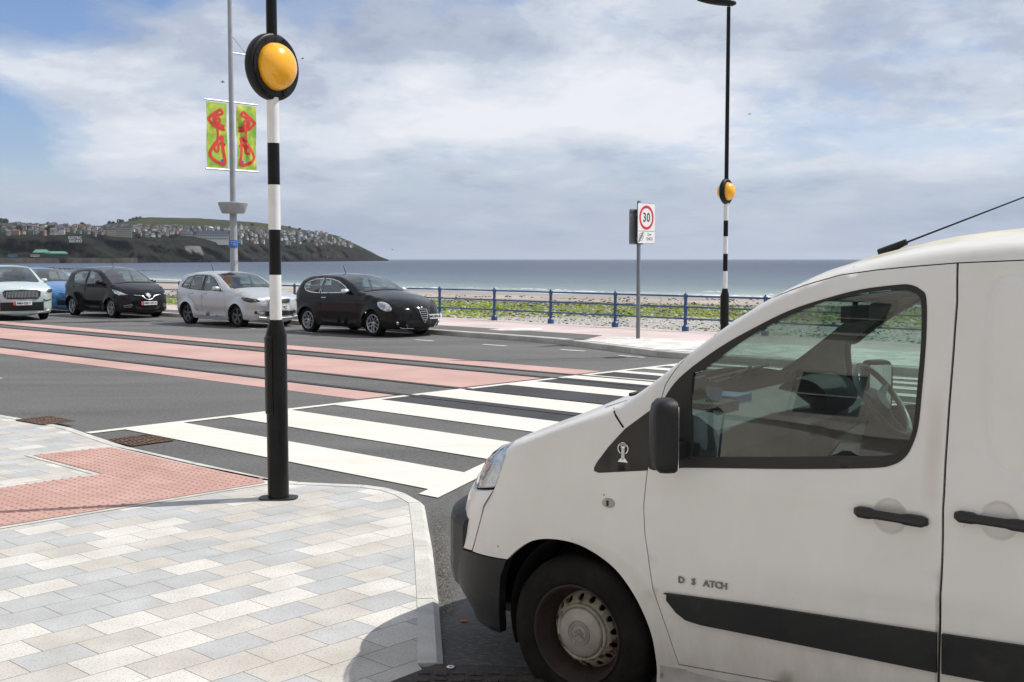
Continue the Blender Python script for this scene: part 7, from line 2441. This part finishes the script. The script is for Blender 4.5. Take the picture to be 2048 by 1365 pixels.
def houses():
    random.seed(11)
    wallc = {'white': plain('house_white_render', (0.50, 0.495, 0.48), 0.9), 'cream': plain('house_cream_render', (0.36, 0.33, 0.27), 0.9), 'grey': plain('house_grey_render', (0.19, 0.185, 0.175), 0.9), 'pink': plain('house_pink_render', (0.34, 0.22, 0.18), 0.9)}
    slate = noise_mat('slate_roof', (0.05, 0.053, 0.062), (0.095, 0.098, 0.11), scale=0.3, rough=0.7); redr = plain('red_roof', (0.13, 0.07, 0.055), 0.8)
    win = plain('dark_window', (0.02, 0.022, 0.025), 0.3)
    kinds = {'white': ('small white gabled house with a slate roof in the town on the headland', 'white houses on the headland'),
             'cream': ('small cream gabled house with a slate roof in the town on the headland', 'cream houses on the headland'),
             'grey': ('small grey gabled house with a slate roof in the town on the headland', 'grey houses on the headland'),
             'pink': ('small pinkish brown house with a red roof in the town on the headland', 'red-roofed houses on the headland')}
    meshes = {}
    for k in wallc:
        meshes[k] = []
        for (w, d, h, rh) in ((9, 8, 5.2, 3.2), (14, 8, 5.4, 3.2), (8, 8, 7.6, 3.4)):
            m = simple_house(w, d, h, rh, None, None)
            o = m.build('house', [wallc[k], redr if k == 'pink' else slate, win]); me = o.data; bpy.data.objects.remove(o); meshes[k].append(me)
    count = {k: 0 for k in wallc}
    x = -30.0; tot = 0
    while x < 706:
        dens = 1.0
        for t in (1.05, 1.18, 1.31, 1.44, 1.57, 1.70, 1.82, 1.93):
            if x < 30 and random.random() < 0.35: continue
            if 130 < x < 168 and t < 1.3 and False: continue
            if 205 < x < 270 and t < 1.5: continue
            if 385 < x < 462 and t < 1.7: continue
            if 268 < x < 385 and t < 1.15: continue
            if 600 < x < 640 and t < 1.3 and random.random() < .6: continue
            if random.random() < (0.22 if x < 330 else 0.26): continue
            xx = x + random.uniform(-5, 5); tt = t + random.uniform(-0.085, 0.05)
            px, d, z = hill_pt(xx, tt); p = dep_z(z, px, d)
            if x > 460: kind = random.choices(['white', 'cream', 'grey', 'pink'], [5, 2, 2, 0.8])[0]
            elif x < 200: kind = random.choices(['white', 'cream', 'grey', 'pink'], [1.2, 2, 5, 1])[0]
            else: kind = random.choices(['white', 'cream', 'grey', 'pink'], [2, 2, 4, 1])[0]
            o = bpy.data.objects.new('house', random.choices(meshes[kind], [4, 2, 2])[0]); COL.objects.link(o)
            o.location = (p[0], p[1], z + 1.5); o.rotation_euler = (0, 0, random.choice((-0.75, 0.8, -0.6, 0.1)) + random.uniform(-0.2, 0.2))
            s_ = random.uniform(0.62, 1.0) * (0.72 if x < 300 else 0.84); o.scale = (s_, s_, s_)
            tag(o, kinds[kind][0], 'house', kinds[kind][1]); tot += 1
        x += 13.0 if x < 300 else 11.5
    return wallc, slate, win


WALLC, SLATE, WIN = houses()


def facing(o, x):
    """turn a building so that its front looks back over the bay"""
    o.rotation_euler = (0, 0, 0.42)


def landmarks():
    # castle-like hotel
    px, d, z = hill_pt(240, 1.08); base = D(240, 478.0, d)
    mpp = d / F_PX
    t = empty('seafront_hotel', base); tag(t, 'large cream and grey hotel with steep gables, biggest block above the dark cliff', 'hotel'); facing(t, 240)
    m = MB(); f_ = lambda a: a * mpp
    m.box(f_(-26), f_(-8), 0, 18, -8, f_(17), 0); m.box(f_(-8), f_(24), 4, 22, -8, f_(22), 0); m.box(f_(-24), f_(-10), -6, 0, -8, f_(12), 0)
    m.build('wall', WALLC['cream'], t)
    m = MB()
    for x0, x1, z0, hh in ((-27, -7, 17, 8), (-9, 5, 22, 7), (4, 14, 22, 6), (13, 25, 22, 8)):
        a, b_ = f_(x0), f_(x1); y0, y1 = (-0.5, 18.5) if x0 < -10 else (3.5, 22.5); h0 = f_(z0); h1 = f_(z0 + hh)
        v = [(a, y0, h0), (b_, y0, h0), (b_, y1, h0), (a, y1, h0), ((a + b_) / 2, y0 + 1, h1), ((a + b_) / 2, y1 - 1, h1)]
        m.add(v, [(0, 1, 4), (1, 2, 5, 4), (2, 3, 5), (3, 0, 4, 5), (0, 3, 2, 1)])
    m.build('roof', SLATE, t)
    for r_ in range(5):
        for c_ in range(9):
            x0 = f_(-6.5 + c_ * 3.3); m = MB(); m.box(x0, x0 + f_(1.5), 3.85, 4.0, f_(2 + r_ * 4), f_(4.2 + r_ * 4)); m.build('window', WIN, t)
    for r_ in range(4):
        for c_ in range(4):
            x0 = f_(-25 + c_ * 4.2); m = MB(); m.box(x0, x0 + f_(1.6), -0.15 if r_ > 2 else -6.15, 0.0 if r_ > 2 else -6.0, f_(1.5 + r_ * 3.6 if r_ < 3 else 13), f_(3.4 + r_ * 3.6 if r_ < 3 else 15)); m.build('window', WIN, t)
    # long white building with a domed tower
    px, d, z = hill_pt(425, 1.05); base = D(425, 481.5, d); mpp = d / F_PX
    t = empty('long_white_building', base); tag(t, 'long white building with rows of windows and a small domed tower behind the grey post', 'building'); facing(t, 425)
    m = MB(); m.box(f_(-30) * 1, f_(32), 0, 20, -8, f_(13), 0); m.box(f_(-60), f_(-30), 6, 18, -8, f_(11)); m.build('wall', WALLC['white'], t)
    m = MB(); m.box(f_(-31), f_(33), -0.6, 20.6, f_(13), f_(14.5)); m.box(f_(-29), f_(31), 3, 18, f_(14.5), f_(20)); m.box(f_(-61), f_(-30), 5.5, 18.5, f_(11), f_(14)); m.build('roof', plain('blue_grey_roof', (0.13, 0.16, 0.19), 0.7), t)
    m = MB(); m.lathe([(f_(5), f_(18)), (f_(5), f_(24)), (f_(6), f_(24.3)), (f_(4.4), f_(26.5)), (f_(2), f_(28)), (0.01, f_(28.4))], n=16, c=(f_(-1), 9, 0)); m.build('domed_tower', WALLC['white'], t)
    for r_ in range(2):
        for c_ in range(18):
            x0 = f_(-28 + c_ * 3.3); m = MB(); m.box(x0, x0 + f_(1.7), -0.15, 0.0, f_(2.5 + r_ * 5.5), f_(5.6 + r_ * 5.5)); m.build('window', WIN, t)
    # white villa
    px, d, z = hill_pt(119, 1.05); base = D(119, 468.8, d); mpp = d / F_PX
    t = empty('white_villa', base); tag(t, 'bright white villa with pointed gables on the cliff edge above the railway letters', 'house'); facing(t, 119)
    m = MB(); m.box(f_(-9), f_(9), 0, 9, -8, f_(4.5)); m.box(f_(-18), f_(-9), 2, 6, -8, f_(1.2)); m.build('wall', WALLC['white'], t)
    m = MB()
    for a, b_ in ((-9, -3), (-2, 3), (4, 9)):
        v = [(f_(a), -0.3, f_(4.4)), (f_(b_), -0.3, f_(4.4)), (f_(b_), 9, f_(4.4)), (f_(a), 9, f_(4.4)), (f_((a + b_) / 2), -0.3, f_(8.6)), (f_((a + b_) / 2), 9, f_(8.6))]
        m.add(v, [(0, 1, 4), (1, 2, 5, 4), (2, 3, 5), (3, 0, 4, 5)])
    m.build('roof', WALLC['white'], t)
    # station sheds with green roofs
    grn = plain('green_sheet_roof', (0.065, 0.20, 0.125), 0.6)
    for (x0, x1, y0, y1, lab) in ((68, 98, 510, 499.5, 'larger green-roofed shed at the foot of the cliff, left of a lower one'), (92, 134, 511, 503, 'longer low green-roofed shed at the foot of the cliff, right of the larger one')):
        d = tab(BASED, (x0 + x1) / 2) - 10 + (0 if x0 == 68 else -14); mpp = d / F_PX; base = D((x0 + x1) / 2, y0, d); w = (x1 - x0) * mpp; h = (y0 - y1) * mpp
        t = empty('station_shed', base); tag(t, lab, 'shed', 'green-roofed sheds'); facing(t, x0)
        m = MB(); m.box(-w / 2, w / 2, 0, 14, -6, h * 0.45); m.build('wall', plain('shed_dark_wall', (0.05, 0.06, 0.055), 0.8), t)
        m = MB(); v = [(-w / 2 - 1, -1, h * 0.42), (w / 2 + 1, -1, h * 0.42), (w / 2 + 1, 15, h * 0.42), (-w / 2 - 1, 15, h * 0.42), (-w / 2 + 3, 7, h), (w / 2 - 3, 7, h)]
        m.add(v, [(0, 1, 5, 4), (1, 2, 5), (2, 3, 4, 5), (3, 0, 4), (0, 3, 2, 1)]); m.build('roof', grn, t)
    # big white letters on the cliff
    d = tab(BASED, 150) + 12; mpp = d / F_PX; base = D(150.5, 482, d); t = empty('cliff_lettering', base); tag(t, 'tall white ELECTRIC RAILWAY letters standing on the dark cliff', 'sign'); facing(t, 150); t.rotation_euler = (0, 0, -math.atan((150 - 1024) / F_PX))
    LW = plain('letter_white', (0.80, 0.79, 0.76), 0.7)
    for i, (w_, zc, xc) in enumerate((('ELECTRIC', 5.6, -0.5), ('RAILWAY', -0.8, 1.0))):
        text_mesh(w_, 7.4 * mpp, LW, 'letter_row', t, frame_M((xc * mpp, 0, zc * mpp), (1, 0, 0), (0, 0, 1)), depth=0.25, sx=0.70, bold=0.26 * mpp, spacing=1.12)
    m = MB()
    for k in range(-11, 12, 2): m.tube([(k * mpp, 0.8, -5 * mpp), (k * mpp, 0.8, 8 * mpp)], 0.12, 4)
    m.build('support_frame', WIN, t)
    # coaches by the shore
    for (xc, w_, col_, lab) in ((25, 17, (0.05, 0.25, 0.42), 'blue coach parked on the shore road below the cliff'), (70, 16, (0.62, 0.62, 0.60), 'white coach parked by the green-roofed sheds on the shore road')):
        d = tab(BASED, xc) - 18; mpp = d / F_PX; base = D(xc, 514.5, d); t = empty('coach', base); tag(t, lab, 'coach', 'coaches on the shore road'); t.rotation_euler = (0, 0, -math.atan((xc - 1024) / F_PX))
        L_ = w_ * mpp; m = MB(); m.box(-L_ / 2, L_ / 2, 0, 2.6, 0.5, 3.3); m.build('body', plain('coach_paint', col_, 0.4), t)
        m = MB(); m.box(-L_ / 2 + 0.4, L_ / 2 - 0.4, -0.05, 0, 1.9, 2.8); m.build('window_band', WIN, t)
        for sx in (-0.32, 0.34):
            m = MB(); m.lathe([(0.01, -0.05), (0.5, -0.05), (0.5, 0.3)], n=12, axis='y', c=(sx * L_, 0, 0.5)); m.build('wheel', MT['tyre'], t)
    # two light poles / small white kiosks on the shore road


landmarks()


def trees():
    random.seed(21)
    leaf = noise_mat('dark_leaves', (0.010, 0.018, 0.008), (0.035, 0.05, 0.018), scale=0.8, rough=1.0)
    bark = plain('bark', (0.06, 0.045, 0.035), 0.9)
    crowns = []
    for k in range(3):
        m = MB()
        for i in range(230):
            a = random.uniform(0, 2 * math.pi); zz = random.uniform(-1, 1); r = (1 - abs(zz) ** 2.2) ** 0.5 * random.uniform(0.55, 1.05)
            c = Vector((math.cos(a) * r * 4.6, math.sin(a) * r * 4.6, 6.5 + zz * 3.4)) * random.uniform(0.9, 1.05)
            n = Vector((random.gauss(0, 1), random.gauss(0, 1), random.gauss(0, 1))).normalized(); u = n.orthogonal().normalized(); w = n.cross(u); s_ = random.uniform(0.5, 1.1)
            m.add([c + u * s_, c + w * s_, c - u * s_, c - w * s_], [(0, 1, 2, 3)])
        o = m.build('crown', leaf); crowns.append(o.data); bpy.data.objects.remove(o)
    m = MB(); m.tube([(0, 0, -2), (0.2, 0, 2), (0, 0.1, 5), (0.1, 0, 8)], [0.5, 0.4, 0.25, 0.1], 8); m.tube([(0.1, 0, 3.5), (1.6, 0.6, 6.5)], [0.2, 0.08], 5); m.tube([(0, 0, 4), (-1.7, -0.5, 7)], [0.2, 0.08], 5)
    o = m.build('trunk', bark); trunk = o.data; bpy.data.objects.remove(o)
    spots = [(166, 2.95, 1.1), (170, 2.96, .9), (182, 2.95, .7), (221, 2.97, 1.0), (228, 2.97, .8), (240, 2.95, 1.1), (246, 2.97, .9), (262, 2.95, .8), (268, 2.95, .9), (275, 2.95, .9), (282, 2.96, .8), (104, 1.35, 1.2), (98, 1.25, 1.1), (110, 2.9, .8), (6, 2.9, 1.3), (14, 2.9, 1.2), (308, 1.2, 1.2), (314, 1.3, 1.0), (278, 1.05, 1.0),
             (345, 1.1, 1.0), (352, 1.2, .9), (480, 1.02, .8), (520, 1.03, .8), (610, 1.15, .9), (618, 1.3, 1.0), (626, 1.2, .9), (60, 1.5, 1.0), (40, 1.3, 1.1), (190, 1.1, .9), (470, 2.3, .9), (505, 2.5, .9), (580, 2.7, .9), (600, 2.8, .8)]
    for i, (x, t, s_) in enumerate(spots):
        px, d, z = hill_pt(x, t); p = dep_z(z, px, d)
        o = empty('tree', (p[0], p[1], z - 3.2)); o.scale = (s_ * 1.05,) * 3; o.rotation_euler = (0, 0, random.uniform(0, 6))
        tag(o, 'small dark round tree among the houses and fields of the headland', 'tree', 'trees on the headland')
        for nm, me in (('crown', crowns[i % 3]), ('trunk', trunk)):
            c = bpy.data.objects.new(nm, me); COL.objects.link(c); c.parent = o


trees()


# ------------------------------------------------------------------ gulls
def gulls():
    gm = plain('gull_grey', (0.10, 0.10, 0.105), 0.7)
    for (x, y, d, lab) in ((445, 165, 150, 'small dark gull flying to the left of the nearer amber globe'), (605, 118, 190, 'tiny gull flying just right of the nearer amber globe'), (1499, 229, 230, 'tiny gull flying high right of the farther crossing post'), (785, 500, 320, 'tiny gull low over the sea near the tip of the headland')):
        m = MB()
        m.tube([(-0.28, 0, 0), (-0.1, 0, 0.02), (0.12, 0, 0.02), (0.3, 0, 0)], [0.01, 0.06, 0.06, 0.02], 8)
        for s in (-1, 1):
            m.add([(-0.12, 0, 0.03), (0.08, 0, 0.03), (0.10, s * 0.35, 0.16), (-0.06, s * 0.35, 0.16), (-0.10, s * 0.75, 0.06), (-0.05, s * 0.75, 0.06)], [(0, 1, 2, 3), (3, 2, 5, 4)])
        o = m.build('gull', gm); o.location = D(x, y, d); o.rotation_euler = (0, 0.1, 0.4); tag(o, lab, 'bird', 'gulls over the bay')


gulls()


# ------------------------------------------------------------------ terrace of hotels behind the camera (seen in the van's window)
def terrace():
    FW = noise_mat('terrace_render', (0.40, 0.365, 0.31), (0.50, 0.46, 0.40), scale=0.7, detail=8, rough=0.85, c3=(0.20, 0.17, 0.14), scale3=1.5, lo3=0.62, hi3=0.8, amt3=0.6)
    c = UV(2, -12.0)
    t = empty('terrace_building', (c[0], c[1], 0), math.atan2(CT, -ST)); tag(t, 'cream rendered terrace with rows of dark windows, reflected in the side window of the van', 'building')
    # local x along the road, local y away from it (behind) after the turn
    yo = 0.0
    m = MB(); m.box(-34, 30, 0.0, 9, 0, 13.0); m.build('wall', FW, t)
    m = MB(); m.box(-34.2, 30.2, -0.45, 9.2, 13.0, 13.5); m.box(-34, 30, -0.15, 0, 3.9, 4.15); m.build('cornice', FW, t)
    trimw = plain('terrace_trim', (0.34, 0.32, 0.28), 0.7)
    for fl in range(4):
        for k in range(18):
            x = -32 + k * 3.5
            if fl == 0 and k % 4 == 2:
                m = MB(); m.box(x, x + 1.3, -0.05, 0.0, 0.1, 2.6); m.build('door', MT['dark_post'], t); continue
            if fl == 0: continue
            z = 1.1 + fl * 3.15
            w_ = empty('window'); w_.parent = t; w_.location = (x, 0, z)
            m = MB(); m.box(0.08, 1.22, -0.02, 0.0, 0.08, 1.72); m.build('pane', MT['trim_dark'], w_)
            m = MB(); m.box(0, 1.3, -0.05, 0, 0, 0.08); m.box(0, 1.3, -0.05, 0, 1.72, 1.8); m.box(0, 0.08, -0.05, 0, 0.08, 1.72); m.box(1.22, 1.3, -0.05, 0, 0.08, 1.72); m.box(0.08, 1.22, -0.05, 0, 0.86, 0.92); m.build('frame', trimw, w_)
            m = MB(); m.box(-0.1, 1.4, -0.16, 0, -0.1, 0); m.build('sill', trimw, w_)
    # low boundary wall and gate posts
    m = MB()


terrace()


# ------------------------------------------------------------------ stones and weed on the beach
def beach_stones():
    rng = np.random.default_rng(4)
    beach = bpy.data.objects['beach']
    from mathutils.bvhtree import BVHTree
    bv = BVHTree.FromPolygons([v.co[:] for v in beach.data.vertices], [p.vertices[:] for p in beach.data.polygons])
    mats = [noise_mat('pale_stone', (0.34, 0.33, 0.305), (0.62, 0.60, 0.56), scale=0.9, rough=0.9), noise_mat('dark_stone', (0.035, 0.033, 0.03), (0.13, 0.12, 0.105), scale=0.9, rough=0.9),
            noise_mat('green_weed', (0.12, 0.16, 0.015), (0.36, 0.42, 0.035), scale=0.7, rough=0.85), noise_mat('brown_weed', (0.05, 0.035, 0.018), (0.13, 0.085, 0.04), scale=0.9, rough=0.8)]
    B = resample(BW, 600)
    ang = sorted([(math.atan2(p[0], p[1]), math.hypot(p[0], p[1])) for p in B])
    A = np.array([a for a, _ in ang]); Dd = np.array([d for _, d in ang])
    sets = {'shingle': MB(), 'weedy_rocks': MB()}
    hexa = [k * math.pi / 3 for k in range(6)]
    for i in range(24000):
        a = rng.uniform(-0.46, 0.50)
        dist = 6 + (118 * rng.random() ** 0.95)
        wd = float(np.interp(a, A, Dd)); d = wd + dist
        if rng.random() > min(1.0, d / 95.0) ** 0.5: continue
        x, y = math.sin(a) * d, math.cos(a) * d
        nn = mnoise.noise(Vector((x * 0.05, y * 0.05, 1.0))) * 14
        e = dist + nn
        big = mnoise.noise(Vector((x * 0.12, y * 0.12, 7.0)))
        if e < 50: kind = rng.choice(4, p=[.62, .28, .02, .08]); s = rng.uniform(0.04, 0.12)
        elif e < 90:
            g = 0.74 if big > -0.16 else 0.34
            kind = rng.choice(4, p=[.10, .88 - g, g, .02]); s = rng.uniform(0.06, 0.20)
        elif e < 100: kind = rng.choice(4, p=[.15, .7, .1, .05]); s = rng.uniform(0.07, 0.18)
        else:
            if rng.random() > 0.10: continue
            kind = 1; s = rng.uniform(0.08, 0.22)
        hit = bv.ray_cast(Vector((x, y, 5)), Vector((0, 0, -1)))
        if hit[0] is None: continue
        z = hit[0].z; h = s * rng.uniform(0.35, 0.8); st = rng.uniform(0.7, 1.5)
        r = rng.uniform(0.75, 1.2, 6)
        v = [(x + s * st * r[k] * math.cos(t), y + s * r[k] * math.sin(t), z - 0.03) for k, t in enumerate(hexa)]
        v += [(x + s * st * 0.6 * r[k] * math.cos(t + .3), y + s * 0.6 * r[k] * math.sin(t + .3), z + h * rng.uniform(.7, 1.0)) for k, t in enumerate(hexa)]
        v.append((x, y, z + h * 1.08))
        m = sets['shingle' if e < 50 else 'weedy_rocks']
        m.add(v, [(k, (k + 1) % 6, (k + 1) % 6 + 6, k + 6) for k in range(6)] + [(k + 6, (k + 1) % 6 + 6, 12) for k in range(6)], int(kind))
    for nm, m in sets.items():
        o = m.build(nm, mats); tag(o, {'shingle': 'grey and pale shingle stones along the sea wall', 'weedy_rocks': 'green weed covered rocks spread over the beach'}[nm], {'shingle': 'shingle', 'weedy_rocks': 'rocks'}[nm], kind='stuff')


beach_stones()


# ------------------------------------------------------------------ small breaking waves at the water's edge
def surf():
    rng = np.random.default_rng(12); m = MB()
    for (x0, x1, off, h) in ((560, 1010, 3, .30), (820, 900, 9, .38), (1020, 1330, 2, .26), (1080, 1240, 12, .25), (1330, 1760, 3, .30), (1500, 1700, 14, .3), (330, 372, 2, .35), (590, 622, 6, .5), (250, 330, 2, .2), (900, 1180, 22, .18), (650, 800, 14, .2), (1400, 1460, 24, .2)):
        n = max(6, int((x1 - x0) / 7)); rows = []
        for k in range(n + 1):
            x = x0 + (x1 - x0) * k / n; y = tab(WATER_PX, x); p = Vector(G(x, y, SEAZ)); d = Vector((p.x, p.y, 0)).normalized()
            q = p + d * (off + rng.uniform(-.8, .8)); e = math.sin(math.pi * k / n) ** 0.5 * max(0.0, rng.uniform(-.35, 0.62)); w = 1.0 * e + .03
            rows.append([q - d * w, q - d * w * .3 + Vector((0, 0, h * e)), q + d * w + Vector((0, 0, -0.02))])
        v = [tuple(a) for r in rows for a in r]
        m.add(v, [(k * 3 + j, (k + 1) * 3 + j, (k + 1) * 3 + j + 1, k * 3 + j + 1) for k in range(n) for j in (0, 1)], 0, True)
    tag(m.build('surf', noise_mat('sea_foam', (0.55, 0.57, 0.58), (0.78, 0.79, 0.79), scale=0.8, rough=0.8)), 'thin white lines of surf along the edge of the sea', 'surf', kind='stuff')


surf()


# ------------------------------------------------------------------ sea air
def haze():
    m = bpy.data.materials.new('sea_air'); m.use_nodes = True; nt = m.node_tree; nt.nodes.clear()
    out = nt.nodes.new('ShaderNodeOutputMaterial'); pv = nt.nodes.new('ShaderNodeVolumePrincipled')
    pv.inputs['Color'].default_value = (0.80, 0.87, 1.0, 1); pv.inputs['Density'].default_value = HAZE_D; pv.inputs['Anisotropy'].default_value = 0.2
    nt.links.new(pv.outputs[0], out.inputs['Volume'])
    b = MB(); b.box(-61500, 61500, -500, 61500, -9.0, 260.0)
    o = b.build('haze', m); tag(o, 'thin pale sea air over the bay', 'haze', kind='stuff')


HAZE_D = 0.000032
haze()
